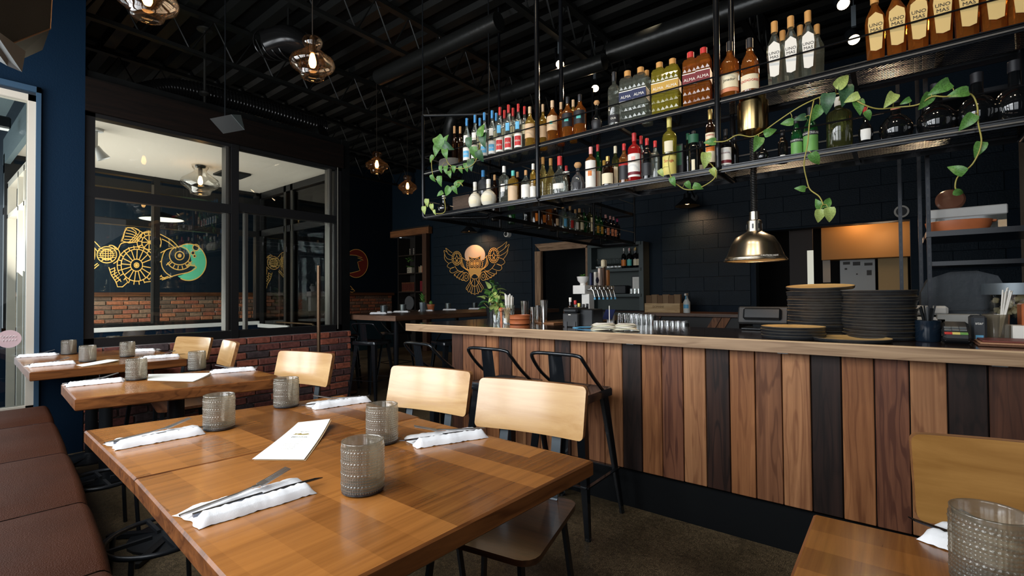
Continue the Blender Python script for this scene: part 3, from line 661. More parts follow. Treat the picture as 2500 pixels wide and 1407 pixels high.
# banquette
LEA = mat('brown_leather', (.055, .017, .0075), .5, spec=.22, bump=.35, bscale=300, var=.12, vscale=5)
bq = thing('banquette', 'brown leather banquette bench running down the left edge', 'bench', (.0, 2.2, 0))
def edge_x(y): return .335+(y-1.5)*.1 if y < 2.5 else .435+(y-2.5)*.085
ys_ = [-.3, .45, 1.15, 1.62, 2.22, 3.0, 3.8, 4.40]
for i in range(len(ys_)-1):
    y0, y1 = ys_[i]+.004, ys_[i+1]-.004; m = MB(); N = 8; K = 7
    for a in range(N+1):
        y = y0+(y1-y0)*a/N; ez = min(a, N-a); pz = {0: -.022, 1: -.006}.get(ez, 0); xe = edge_x(y)
        for b in range(K+1):
            t_ = b/K
            if b <= 3: x = -.42+(xe-.03+.42)*b/3; zz = .47+pz+(.004 if b in (1, 2) else 0)
            else: an = (b-3)/4*pi/2; x = xe-.03+.03*sin(an); zz = .47-.035*(1-cos(an))*1.2+pz
            m.v.append((x, y, zz))
        m.v.append((xe-.004, y, .30))
    w_ = K+2
    for a in range(N):
        for b in range(w_-1): m.f.append((a*w_+b, a*w_+b+1, (a+1)*w_+b+1, (a+1)*w_+b)); m.mi.append(0)
    m.build('seat_cushion', LEA, bq, smooth=60, world=True)
MB().box((-.42, -.3, .0), (.28, 4.38, .32)).build('plinth', mat('plinth_black', (.012, .012, .014), .5), bq, world=True)
MB().cbox((-.44, -.3, .40), (-.30, 4.38, .92), .03).build('back_rest', LEA, bq, world=True)

# ---------------------------------------------------------------- dining chairs
PLY = wood('maple_ply', (.46, .245, .085), (.66, .42, .19), 'Y', .22, coat=.6, sc=.5, grain=.2)
PLYE = wood('ply_edge', (.22, .09, .03), (.42, .19, .07), 'Y', .4)
SEATW = wood('chair_seat_wood', (.035, .012, .005), (.10, .036, .014), 'Y', .3, coat=.3)
STRAP = mat('grey_strap_steel', (.10, .12, .135), .38, .5)
PLY_SHADE = wood('maple_ply_shaded', (.26, .115, .025), (.44, .22, .06), 'Y', .3, coat=.3, sc=.5, grain=.2)  # darker copy of the maple ply, with shade put into its colour
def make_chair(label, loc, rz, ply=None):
    t = thing('dining_chair', label, 'chair', loc, rz, 'plywood dining chairs')
    m = MB(); N = 12; hw = .215
    def back(y, z, th): # curved backrest surface, tilted
        c_ = .022*(y/hw)**2; return (.195+(z-.66)*.24-c_+th, y, z)
    # rounded-rectangle grid outline
    out = []
    z0, z1, r = .662, .838, .017
    for cx, cz, a0 in ((hw-r, z1-r, 0), (-hw+r, z1-r, pi/2), (-hw+r, z0+r, pi), (hw-r, z0+r, 3*pi/2)):
        for k in range(5): a = a0+pi/2*k/4; out.append((cx+r*cos(a), cz+r*sin(a)))
    cols = 28; ysn = [hw*math.sin(pi/2*(2*i/cols-1)) for i in range(cols+1)]
    def zr(y):
        d = hw-abs(y)
        if d >= r: return z0, z1
        q = r-math.sqrt(max(0, r*r-(r-d)**2)); return z0+q, z1-q
    for th in (0, .022):
        for y in ysn:
            a, b = zr(y); m.v += [back(y, a, th), back(y, (a+b)/2, th), back(y, b, th)]
    w_ = 3*(cols+1)
    for i in range(cols):
        for k in range(2):
            a = i*3+k; m.f.append((a, a+3, a+4, a+1)); m.mi.append(0); m.f.append((w_+a+1, w_+a+4, w_+a+3, w_+a)); m.mi.append(0)
        for k in (0, 2):
            a = i*3+k; m.f.append((a, a+w_, a+3+w_, a+3) if k == 0 else (a+3, a+3+w_, a+w_, a)); m.mi.append(1)
    for k in range(2):
        m.f.append((k, k+1, w_+k+1, w_+k)); m.mi.append(1); e = cols*3+k; m.f.append((e+1, e, w_+e, w_+e+1)); m.mi.append(1)
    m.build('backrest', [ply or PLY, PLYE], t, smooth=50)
    for s_ in (-1, 1):
        y = s_*.105; m = MB()
        pts = [(.232, .79), (.205, .68), (.19, .60), (.178, .52), (.165, .455), (.13, .415), (.08, .405)]
        for k in range(len(pts)-1): m.bar((pts[k][0]+.012, y, pts[k][1]), (pts[k+1][0]+.012, y, pts[k+1][1]), .034, .006, up=(1, 0, 0) if k < 4 else (0, 0, 1))
        m.build('back_strap', STRAP, t)
    st = [(-.19+.03*cos(a)*0, 0) for a in ()]
    sp = []
    for cx, cy, a0, r_ in ((.16, .15, 0, .04), (-.17, .17, pi/2, .05), (-.17, -.17, pi, .05), (.16, -.15, 3*pi/2, .04)):
        for k in range(5): a = a0+pi/2*k/4; sp.append((cx+r_*cos(a), cy+r_*sin(a)))
    MB().prism(sp, .435, .452).build('seat', [SEATW], t, smooth=30)
    for sx in (-1, 1):
        for sy in (-1, 1):
            MB().bar((sx*.15, sy*.15, .43), (sx*.19, sy*.19, .0), .024, .012, up=(0, 1, 0)).build('leg', STRAP if 0 else TBLK, t)
    m = MB()
    for sy in (-1, 1): m.bar((-.165, sy*.15, .425), (.165, sy*.15, .425), .022, .016)
    m.bar((-.15, -.15, .425), (-.15, .15, .425), .022, .016); m.bar((.15, -.15, .425), (.15, .15, .425), .022, .016)
    m.build('seat_frame', TBLK, t)
    return t
def chair_at(bx, by, rz, lab, ply=None): make_chair(lab, (bx-.215*cos(rz), by-.215*sin(rz), 0), rz, ply)
chair_at(1.415, 1.585, .17, 'plywood chair at the front table, left one of the two middle chairs')
chair_at(1.41, 1.04, .17, 'plywood chair nearest the bar stools, large pale back with scratches')
chair_at(1.42, 2.64, .22, 'plywood chair standing before the brown pole and brick wall')
chair_at(1.45, 4.44, .26, 'plywood chair with its back against the partition brick wall')
chair_at(1.45, 3.75, -.17, 'plywood chair turned sideways before the brick wall')
chair_at(1.425, -.235, .17, 'plywood chair at the bottom right table, shade put into its colour', PLY_SHADE)

# ---------------------------------------------------------------- metal bar stools
STL = mat('stool_gloss_black', (.013, .016, .020), .2, .5, coat=.5)
def make_stool(label, loc, rz, grp, h=.66, back=.198):
    t = thing('bar_stool', label, 'stool', loc, rz, grp)
    # back toward -X in local space
    m = MB(); o = []
    for cx, cy, a0 in ((.13, .13, 0), (-.13, .13, pi/2), (-.13, -.13, pi), (.13, -.13, 3*pi/2)):
        for k in range(4): a = a0+pi/2*k/3; o.append((cx+.025*cos(a), cy+.025*sin(a)))
    n = len(o); vs = [(x*.86, y*.86, h-.004) for x, y in o]+[(x, y, h+.004) for x, y in o]+[(x*1.03, y*1.03, h-.006) for x, y in o]+[(x*1.03, y*1.03, h-.035) for x, y in o]
    m.add(vs, [tuple(range(n))]+[(k*n+i, (k+1)*n+i, (k+1)*n+(i+1) % n, k*n+(i+1) % n) for k in range(3) for i in range(n)])
    m.build('seat', STL, t, smooth=50)
    for sx in (-1, 1):
        for sy in (-1, 1):
            M_ = MB(); a = Vector((sx*.135, sy*.135, h-.02)); b = Vector((sx*.195, sy*.195, 0))
            d = (b-a).normalized(); s1 = Vector((sx, 0, 0)); s2 = Vector((0, sy, 0))
            w0, w1 = .05, .022
            vs = [a, a-s1*w0, a-s2*w0, b, b-s1*w1, b-s2*w1]; ins = [v-Vector((sx*.004, sy*.004, 0)) for v in vs]
            M_.add(vs+ins, [(0, 1, 4, 3), (0, 3, 5, 2), (6, 9, 10, 7), (6, 8, 11, 9), (1, 7, 10, 4), (2, 5, 11, 8)])
            M_.build('leg', STL, t)
            MB().lathe([(.014, 0), (.014, .012), (0, .012)], 8, Matrix.Translation(b-s1*.01-s2*.01)).build('foot_cap', SATIN, t)
    k = .30/h*.0+.62; m = MB(); zf = h*.36; q = .135+(.06)*(1-zf/h)
    for a, b in (((-q, -q), (q, -q)), ((q, -q), (q, q)), ((q, q), (-q, q)), ((-q, q), (-q, -q))): m.bar((*a, zf), (*b, zf), .018, .006)
    m.build('foot_rest', STL, t)
    zt_ = h+back
    pts = spline([(.06, -.145, h), (-.06, -.155, h+back*.42), (-.15, -.150, h+back*.86), (-.165, -.125, zt_), (-.172, 0, zt_+.004), (-.165, .125, zt_), (-.15, .150, h+back*.86), (-.06, .155, h+back*.42), (.06, .145, h)], 4)
    MB().tube(pts, .0095, 8).build('back_tube', STL, t, smooth=60)
    m = MB()
    for i in range(6):
        for j, y in enumerate((-.045, -.02, .02, .045)):
            s_ = i/5; m.v.append((-.14-.03*s_+(.004 if j in (1, 2) else 0), y*(1-.1*s_), h-.01+(zt_-h+.01)*s_))
    for i in range(5):
        for j in range(3): m.f.append((i*4+j, i*4+j+1, i*4+j+5, i*4+j+4)); m.mi.append(0)
    m.build('back_splat', STL, t, smooth=50)
    return t
g1 = 'black metal stools along the bar front'
make_stool('black metal bar stool just behind the left plywood chair back, at the bar end', (2.14, 2.30, 0), -.12, g1)
make_stool('black metal bar stool between the two large plywood chair backs', (2.16, 1.76, 0), .0, g1)
make_stool('black metal bar stool rising behind the nearest plywood chair, against the boards', (2.18, 1.33, 0), .02, g1)
# communal high table in the far room and its stools
CT = wood('communal_dark_wood', (.035, .016, .009), (.11, .052, .028), 'X', .35)
ct = thing('communal_table', 'long dark high table laid for guests in the far room', 'table', (4.6, 4.8, 0))
zc = .95
MB().cbox((3.2, 4.1, zc-.055), (6.35, 5.28, zc), .004).build('table_top', CT, ct, world=True)
MB().cbox((3.195, 4.1, zc-.056), (3.21, 5.28, zc+.001), .002).build('end_board', wood('end_grain', (.10, .05, .03), (.24, .13, .08), 'Y', .5), ct, world=True)
for x, y in ((3.3, 4.22), (3.3, 5.15), (4.6, 4.6), (5.6, 4.6)): MB().tube([(x, y, 0), (x, y, zc-.05)], .026, 10).lathe([(.12, 0), (.12, .012), (0, .014)], 14, Matrix.Translation((x, y, 0))).build('leg', STL, ct, smooth=50, world=True)
g2 = 'black stools around the communal table'
s0 = make_stool('black high stool furthest left beside the communal table end', (3.55, 5.58, 0), .9, g2)
for lb, x, y, r in (('black high stool standing in front of the communal table corner post', 3.28, 4.62, .3), ('black high stool under the near long side of the communal table', 3.75, 3.86, 1.3),
                    ('black high stool hidden behind the bar end corner', 4.35, 3.82, 1.5), ('black high stool on the far long side of communal table', 4.3, 5.5, -1.5)):
    c_ = copy_tree(s0); c_.location = (x, y, 0); c_.rotation_euler.z = r; c_['label'] = lb
# second low dining table seen past the partition
table('small dark dining table in the far room beyond the brick wall end', [(4.15, 7.5), (4.85, 7.5), (4.85, 8.2), (4.15, 8.2)], top=CT)
# ---------------------------------------------------------------- tabletop: tumblers, napkins, cutlery, menus
def hob_glass():
    m = D.materials.new('smoke_tumbler_glass'); m.use_nodes = True; nt = m.node_tree; nt.nodes.clear(); L = nt.links
    o = nd(nt, 'ShaderNodeOutputMaterial'); t = nd(nt, 'ShaderNodeBsdfTransparent'); t.inputs[0].default_value = (.80, .77, .69, 1)
    d = nd(nt, 'ShaderNodeBsdfDiffuse'); d.inputs[0].default_value = (.36, .33, .27, 1); tr = nd(nt, 'ShaderNodeBsdfTranslucent'); tr.inputs[0].default_value = (.62, .57, .46, 1)
    a = nd(nt, 'ShaderNodeMixShader'); a.inputs[0].default_value = .5; L.new(d.outputs[0], a.inputs[1]); L.new(tr.outputs[0], a.inputs[2])
    b = nd(nt, 'ShaderNodeMixShader'); b.inputs[0].default_value = .27; L.new(t.outputs[0], b.inputs[1]); L.new(a.outputs[0], b.inputs[2])
    g = nd(nt, 'ShaderNodeBsdfGlossy'); g.inputs['Roughness'].default_value = .12; lw = nd(nt, 'ShaderNodeLayerWeight'); lw.inputs[0].default_value = .35
    mr = nd(nt, 'ShaderNodeMapRange'); mr.inputs[3].default_value = .06; mr.inputs[4].default_value = .5; L.new(lw.outputs['Facing'], mr.inputs[0])
    x = nd(nt, 'ShaderNodeMixShader'); L.new(mr.outputs[0], x.inputs[0]); L.new(b.outputs[0], x.inputs[1]); L.new(g.outputs[0], x.inputs[2]); L.new(x.outputs[0], o.inputs[0]); return m
SMK = hob_glass(); SMKB = mat('smoke_base', (.03, .035, .04), .15, trans=.3)
def make_tumbler(label, loc, grp='grey hobnail tumblers', R=.0435, H=.104):
    t = thing('tumbler', label, 'tumbler', loc, 0, grp)
    NA, NR = 216, 90; m = MB(); rows = 17
    for j in range(NR+1):
        z = .006+(H-.008)*j/NR; ph = (j/NR)*rows
        for i in range(NA):
            big = int(ph) in (2, 6, 10, 14); k = 36 if big else 54
            b = abs(sin(pi*k*i/NA))*max(0, sin(pi*(ph % 1))) if ph < rows-.8 else 0
            r = R-.0014+(.0022 if big else .0014)*b
            a = 2*pi*i/NA; m.v.append((r*cos(a), r*sin(a), z))
    for j in range(NR):
        for i in range(NA): m.f.append((j*NA+i, j*NA+(i+1) % NA, (j+1)*NA+(i+1) % NA, (j+1)*NA+i)); m.mi.append(0)
    m.lathe([(R-.0012, H-.002), (R-.001, H), (R-.003, H+.001), (R-.0042, H-.002), (R-.0045, .014), (R-.012, .012), (0, .012)], 48)
    m.build('glass_wall', SMK, t, smooth=True)
    MB().lathe([(0, 0), (R-.006, 0), (R-.001, .003), (R-.0008, .009), (R-.005, .010), (0, .010)], 40).build('thick_base', SMKB, t, smooth=40)
    return t
TB = .7505
cups = [((886, 1198), 'largest grey hobnail tumbler at the front of the nearest table'), ((933, 1080), 'grey hobnail tumbler standing directly behind the largest one'),
        ((535, 1047), 'grey hobnail tumbler right of the rolled napkin at the front table left end'), ((699, 993), 'grey hobnail tumbler at the far edge of front table, beyond the fish menu'),
        ((333, 928), 'grey hobnail tumbler at the left end of the second table row'), ((481, 904), 'grey hobnail tumbler in front of the sideways chair on second table row'),
        ((214, 884), 'lower grey hobnail tumbler of the left pair on third table row'), ((168, 866), 'leftmost grey hobnail tumbler, against the blue corner wall'),
        ((311, 872), 'grey hobnail tumbler left of a napkin, centre of the third table row'), ((276, 853), 'farthest grey hobnail tumbler, right under the partition window sill'),
        ((2422, 1440), 'grey hobnail tumbler cut off at the bottom right corner')]
c0 = None
for (px, py), lb in cups:
    p = onZ(px, py, .75)
    if c0 is None: c0 = make_tumbler(lb, (p.x, p.y, TB))
    else: c = copy_tree(c0); c.location = (p.x, p.y, TB); c.rotation_euler.z = random.random()*3; c['label'] = lb
FORKM = mat('cutlery_steel', (.62, .60, .58), .32, 1); CUTD = mat('cutlery_dark', (.13, .14, .17), .25, 1)
def cloth_mesh(seed, L=.208, W=.098, sg=1):
    random.seed(seed); m = MB(); N, K = 30, 26; ph = [random.uniform(0, 6) for _ in range(6)]; fl = random.uniform(.10, .24)
    for i in range(N+1):
        u = i/N; endf = min(1, min(u, 1-u)*16)**.5
        for j in range(K+1):
            v = j/K*2-1
            roll = .0105*math.sqrt(max(0, 1-((v+.70)/.30)**2)); fold = .0055*max(0, cos((v-.72)*pi/.62)); flat = .0068 if abs(v) < .97 else .0008
            z = (flat+roll+fold+.0006*sin(u*31+ph[1]+v*3)+.0005*sin(u*67+v*9+ph[2])+(.0009*sin(u*80+ph[3]) if v < -.4 else 0))*endf
            wv = v*W/2*(1+(fl*u*u if v > 0 else 0)); xo = .012*max(0, v)*(u > .95)*sin(v*3)+.0018*sin(v*8+ph[4])*(i in (0, N))
            m.v.append(((u-.5)*L+xo-(.016*max(0, v) if i == 0 else 0), sg*(wv+.0012*sin(u*17+ph[5])), max(.0006, z)))
    for i in range(N):
        for j in range(K): a = i*(K+1)+j; m.f.append((a, a+K+1, a+K+2, a+1) if sg > 0 else (a, a+1, a+K+2, a+K+1)); m.mi.append(0)
    return m
fm = MB()
fp = [(0, 0), (.05, .0012), (.1, .0012), (.130, .0032), (.142, .0028), (.158, .0060)]
for i in range(5): fm.bar((fp[i][0], 0, fp[i][1]), (fp[i+1][0], 0, fp[i+1][1]), (.0075, .0065, .0052, .010, .021)[i], .0028)
for k in range(4): fm.bar((.157, -.0087+.0058*k, .0060), (.205, -.0087+.0058*k, .0170), .0034, .0018)
FKM = fm.build('fork', FORKM); fork_me = FKM.data; D.objects.remove(FKM)
km = MB(); km.m = 0
km.bar((0, 0, .002), (.118, 0, .003), .0082, .0058)
km.add([(.118, -.004, 0), (.118, .004, 0), (.165, .0085, 0), (.225, .003, 0), (.238, -.005, 0), (.118, -.004, .003), (.118, .004, .003), (.165, .0085, .0026), (.225, .003, .0022), (.238, -.005, .0018)],
       [(4, 3, 2, 1, 0), (5, 6, 7, 8, 9), (0, 1, 6, 5), (1, 2, 7, 6), (2, 3, 8, 7), (3, 4, 9, 8), (4, 0, 5, 9)])
KNM = km.build('knife', CUTD); knife_me = KNM.data; D.objects.remove(KNM)
sets = [((470, 1272), (742, 1192), 1, 'on the nearest table, lower left of the largest tumbler'), ((285, 1090), (482, 1055), 1, 'at the left end of the front table'),
        ((1170, 1060), (1010, 1084), 1, 'right of the two close tumblers, before the scratched chair'), ((886, 978), (768, 995), 1, 'at the far right corner of the front table'),
        ((165, 943), (300, 930), 1, 'at the left end of the second table row'), ((618, 903), (520, 911), 1, 'at the right end of the second table row'),
        ((66, 897), (185, 887), 1, 'at the front left of the third table row'), ((344, 877), (440, 870), 1, 'beside the seen-from-front chair on third table row'),
        ((44, 873), (140, 867), 1, 'leftmost, in front of the far left window'), ((370, 857), (318, 859), 1, 'small and far, against the top of the brick wall'),
        ((2560, 1400), (2420, 1352), 1, 'at the bottom right corner of the picture')]
for i, (a, b, k, w_) in enumerate(sets):
    pa, pb = onZ(*a, .75), onZ(*b, .75); d = pb-pa; an = math.atan2(d.y, d.x); c = (pa+pb)/2
    sc = 1
    sg = 1 if Vector((sin(an), -cos(an))).dot(Vector((-c.x, -c.y))) > 0 else -1
    o = cloth_mesh(50+i, sg=sg).build('napkin', CLOTH, smooth=True, loc=(c.x, c.y, TB), rot=(0, 0, an)); o.scale = (sc, 1, 1)
    tag(o, 'folded white napkin '+w_, 'napkin', 'folded napkins')
    R_ = Matrix.Rotation(an, 3, 'Z')
    fo = link('fork', fork_me, loc=c+R_ @ Vector((-.118, .008*sg, .0125)), rot=(0, -.035, an+.16*sg)); tag(fo, 'steel fork on the napkin '+w_, 'fork', 'forks')
    ko = link('knife', knife_me, loc=c+R_ @ Vector((-.102, -.010*sg, .0110)), rot=(0, -.01, an+.02*sg)); tag(ko, 'dark knife on the napkin '+w_, 'knife', 'knives')
TAN = mat('tan_page', (.58, .40, .22), .7); INK = mat('ink', (.05, .05, .04), .6); INKG = mat('ink_grey', (.45, .45, .42), .7)
def sheet(name, label, q, curl, mt, z=TB, n=10):
    t = thing(name, label, 'menu', (sum(p[0] for p in q)/4, sum(p[1] for p in q)/4, z)); m2 = MB(); m1 = MB()
    for m, dz, sh in ((m2, 0, .004), (m1, .0025, 0)):
        for i in range(n+1):
            for j in range(5):
                u, v = i/n, j/4; a = Vector((*q[0], 0)).lerp(Vector((*q[1], 0)), v); b = Vector((*q[3], 0)).lerp(Vector((*q[2], 0)), v); p = a.lerp(b, u)
                zz = z+dz+.0005+curl*(u**3)*(.4+.6*v)+.004*max(0, sin(v*pi))*sin(u*pi)
                m.v.append((p.x+sh*.5, p.y-sh, zz))
        for i in range(n):
            for j in range(4): a = i*5+j; m.f.append((a, a+1, a+6, a+5)); m.mi.append(0)
    m1.build('front_page', mt, t, smooth=True, world=True); m2.build('back_page', TAN, t, smooth=True, world=True)
    return t
q = xy(onZ(615, 1125, .75), onZ(742, 1126, .75), onZ(806, 1040, .75), onZ(728, 1040, .75))
mn = sheet('menu', 'open paper menu with a small fish emblem on the front table', q, .018, PAPER)
ce = Vector(((q[0][0]+q[1][0]+q[2][0]+q[3][0])/4, (q[0][1]+q[1][1]+q[2][1]+q[3][1])/4, TB))
dx_ = Vector((q[1][0]-q[0][0], q[1][1]-q[0][1], 0)).normalized(); an = math.atan2(dx_.y, dx_.x)
up_ = Vector((q[3][0]-q[0][0], q[3][1]-q[0][1], 0)).normalized()
def lay(s, size, mt, off, par, base=ce, a=an, dz=.0085): 
    return lettering(s, size, mt, par, TM(par).inverted() @ (base+up_*off+Vector((0, 0, dz))), (0, 0, a))
fe = MB(); FY = mat('emblem_ochre', (.30, .22, .03), .6)
fpoly = [(.020, 0), (.012, .007), (.002, .0095), (-.008, .007), (-.016, .001), (-.024, .007), (-.021, 0), (-.024, -.006), (-.015, -.002), (-.006, -.007), (.006, -.008), (.014, -.005)]
fe.prism(fpoly, 0, .0006, Matrix.Translation(ce+up_*.035+Vector((0, 0, .0090))) @ Matrix.Rotation(an, 4, 'Z')); fe.build('fish_emblem', FY, mn, world=True)
lay('PICARO', .0125, INKG, .008, mn); lay('EST. 2017', .006, INKG, .055, mn, dz=.010)
for k in range(6): lay('_ _ __ _ _ __ _', .006, mat('ink_pale', (.68, .66, .6), .7), -.018-.014*k, mn, dz=.0075)
for q_, lb in ((xy(onZ(360, 931, .75), onZ(470, 934, .75), onZ(515, 916, .75), onZ(362, 917, .75)), 'paper menu lying between two tumblers on the second table row'),
               (xy(onZ(185, 893, .75), onZ(200, 897, .75), onZ(292, 883, .75), onZ(262, 880, .75)), 'paper menu strip lying between the tumblers of third table row')):
    sheet('menu', lb, q_, .008, PAPER)

# ---------------------------------------------------------------- bottles
def liquid(name, tint, body, k=.5):
    if name in MATS: return MATS[name]
    m = D.materials.new(name); m.use_nodes = True; nt = m.node_tree; nt.nodes.clear(); L = nt.links
    o = nd(nt, 'ShaderNodeOutputMaterial'); t = nd(nt, 'ShaderNodeBsdfTransparent'); t.inputs[0].default_value = (*tint, 1)
    d = nd(nt, 'ShaderNodeBsdfDiffuse'); d.inputs[0].default_value = (*body, 1); tr = nd(nt, 'ShaderNodeBsdfTranslucent'); tr.inputs[0].default_value = (*body, 1)
    a = nd(nt, 'ShaderNodeMixShader'); a.inputs[0].default_value = .5; L.new(d.outputs[0], a.inputs[1]); L.new(tr.outputs[0], a.inputs[2])
    b = nd(nt, 'ShaderNodeMixShader'); b.inputs[0].default_value = k; L.new(t.outputs[0], b.inputs[1]); L.new(a.outputs[0], b.inputs[2])
    g = nd(nt, 'ShaderNodeBsdfGlossy'); g.inputs['Roughness'].default_value = .06; lw = nd(nt, 'ShaderNodeLayerWeight'); lw.inputs[0].default_value = .3
    mr = nd(nt, 'ShaderNodeMapRange'); mr.inputs[3].default_value = .06; mr.inputs[4].default_value = .6; L.new(lw.outputs['Facing'], mr.inputs[0])
    x = nd(nt, 'ShaderNodeMixShader'); L.new(mr.outputs[0], x.inputs[0]); L.new(b.outputs[0], x.inputs[1]); L.new(g.outputs[0], x.inputs[2]); L.new(x.outputs[0], o.inputs[0])
    MATS[name] = m; return m
G = {'clear': liquid('glass_clear', (.90, .93, .90), (.34, .38, .34), .14), 'gold': liquid('glass_gold', (.95, .72, .30), (.50, .33, .06), .4), 'amber': liquid('glass_amber', (.85, .42, .12), (.42, .16, .03), .4),
     'brown': liquid('glass_brown', (.25, .12, .05), (.05, .02, .01), .4), 'red': liquid('glass_red', (.9, .10, .08), (.65, .03, .03), .6), 'green': liquid('glass_green', (.15, .5, .2), (.02, .16, .05), .5),
     'dark': liquid('glass_dark', (.06, .06, .07), (.012, .014, .016), .7), 'grey': liquid('glass_grey', (.5, .52, .54), (.20, .21, .22), .55), 'crystal': liquid('glass_crystal', (.95, .88, .55), (.42, .34, .12), .35),
     'white': mat('ceramic_white', (.72, .68, .56), .35), 'yellow': liquid('glass_yellow', (.85, .80, .25), (.40, .36, .05), .45), 'olive': liquid('glass_olive', (.45, .48, .22), (.10, .11, .04), .4)}
CL = lambda n, c, r=.45, **k: mat('paint_'+n, c, r, **k)
K = {'amberlab': CL('amberlab', (.70, .50, .20)), 'cork': CL('cork', (.50, .28, .12), .8), 'wood': CL('capwood', (.55, .28, .08), .6), 'red': CL('red', (.50, .03, .03)), 'blue': CL('blue', (.05, .25, .55)), 'tan': CL('tan', (.62, .44, .27)), 'gold': CL('gold', (.55, .38, .12), .35, metal=.6),
     'white': CL('white', (.78, .76, .70)), 'black': CL('black', (.015, .015, .018)), 'navy': CL('navy', (.01, .018, .07)), 'maroon': CL('maroon', (.16, .012, .02)), 'ochre': CL('ochre', (.50, .30, .05)), 'cream': CL('cream', (.74, .66, .46)),
     'pink': CL('pink', (.80, .40, .36)), 'orange': CL('orange', (.70, .20, .03)), 'green': CL('green', (.14, .34, .08)), 'sky': CL('sky', (.12, .42, .68)), 'teal': CL('teal', (.10, .50, .45)), 'yellow': CL('yellow', (.68, .58, .16)),
     'salmon': CL('salmon', (.62, .24, .13)), 'dkgreen': CL('dkgreen', (.02, .10, .05)), 'magenta': CL('magenta', (.55, .04, .16))}
def bottle(label, loc, R, H, kind, gl, cap, lab, text=None, rz=0, grp='bottles on the rack', tcol='black', capH=None):
    t = thing('bottle', label, 'bottle', loc, rz, grp)
    rn = max(.010, R*.33); 
    if kind == 'std':   prof = [(0, 0), (R*.92, 0), (R, R*.08), (R, H*.58), (R*.93, H*.64), (R*.6, H*.70), (rn, H*.77), (rn*.9, H*.93)]
    elif kind == 'tall': prof = [(0, 0), (R*.93, 0), (R, R*.08), (R, H*.66), (R*.85, H*.72), (rn, H*.78), (rn*.95, H*.93)]
    elif kind == 'wine': prof = [(0, 0), (R*.93, 0), (R, R*.1), (R, H*.60), (R*.8, H*.68), (rn*.95, H*.74), (rn*.85, H*.95)]
    elif kind == 'round': prof = [(0, 0), (R*.55, 0), (R*.86, H*.10), (R, H*.26), (R*.95, H*.40), (R*.6, H*.54), (rn*.9, H*.60), (rn*.8, H*.92)]
    elif kind == 'bell': prof = [(0, 0), (R*.96, 0), (R, H*.03), (R*.98, H*.30), (R*.82, H*.50), (R*.40, H*.62), (rn*.8, H*.66), (rn*.8, H*.86)]
    elif kind == 'cone': prof = [(0, 0), (R*.9, 0), (R, H*.04), (R*.97, H*.5), (R*.8, H*.62), (R*.45, H*.72), (rn, H*.78), (rn, H*.92)]
    else: prof = None
    top = .92
    if prof:
        n = 18; inn = [(max(0, r-.0028), z+(.004 if i < 2 else 0)) for i, (r, z) in enumerate(prof)][::-1]
        MB().lathe(prof, n, Matrix.Rotation(pi/n, 4, 'Z')).build('glass_body', gl, t, smooth=42)
        ct_ = prof[-1][1]; cr = prof[-1][0]
    elif kind == 'square':
        m = MB(); s_ = R
        def ring(h, z, c=.18): return [Vector((sx*h*(1-c*ax), sy*h*(1-c*ay), z)) for sx, sy, ax, ay in ((-1,-1,0,1),(-1,-1,1,0),(1,-1,1,0),(1,-1,0,1),(1,1,0,1),(1,1,1,0),(-1,1,1,0),(-1,1,0,1))]
        vs = []; hs = [(s_*.96, 0), (s_, H*.02), (s_, H*.34), (s_*.97, H*.36), (s_*.97, H*.52), (s_, H*.54), (s_, H*.80), (s_*.84, H*.845), (s_*.42, H*.87), (s_*.42, H*.90)]
        for h, z in hs: vs += ring(h, z)
        m.add(vs, [tuple(range(7, -1, -1))]+[(k*8+i, k*8+(i+1) % 8, (k+1)*8+(i+1) % 8, (k+1)*8+i) for k in range(len(hs)-1) for i in range(8)])
        m.build('glass_body', gl, t)
        mm3 = MB(); random.seed(int(H*1e4)+int(loc[1]*1e4))
        for zz in (.06, .20, .60):     # pressed facets
            for k in range(3):
                y = -s_*.66+k*s_*.66; mm3.add([(-s_*1.002, y-.3*s_, H*(zz+.01)), (-s_*1.002, y+.3*s_, H*(zz+.01)), (-s_*1.002, y+.3*s_, H*(zz+.12)), (-s_*1.002, y-.3*s_, H*(zz+.12)), (-s_*1.09, y, H*(zz+.065))], [(0, 1, 4), (1, 2, 4), (2, 3, 4), (3, 0, 4)])
        mm3.build('pressed_facet', gl, t)['kind'] = 'stuff'
        ct_ = H*.90; cr = s_*.44; top = 1
    elif kind == 'hex':
        hs = [(R*.80, 0), (R*.84, H*.02), (R*.92, H*.3), (R, H*.56), (R*.9, H*.64), (R*.5, H*.75), (R*.34, H*.80), (R*.34, H*.93)]
        MB().lathe([(0, 0)]+hs, 8, Matrix.Rotation(pi/8, 4, 'Z')).build('glass_body', gl, t)
        ct_ = H*.93; cr = R*.36
    # stopper
    ch = capH or H*(1-top)+H*.02
    if kind in ('round', 'bell') and cap is K['cork']:
        MB().lathe([(cr, ct_-.004), (cr*1.3, ct_), (cr*1.9, ct_+cr*.8), (cr*2.0, ct_+cr*1.6), (cr*1.5, ct_+cr*2.6), (0, ct_+cr*3)], 14).build('stopper', cap, t, smooth=True)
    else:
        z1 = max(H, ct_+.008); nk = .80 if kind in ('wine', 'std', 'tall', 'cone') else .9
        z0 = ct_-H*.10 if kind != 'square' else ct_-.002
        MB().lathe([(cr*1.05, z0), (cr*1.12, z0+.001), (cr*1.12, z1-.002), (cr*.95, z1), (0, z1)], 12).build('cap', cap, t, smooth=40)
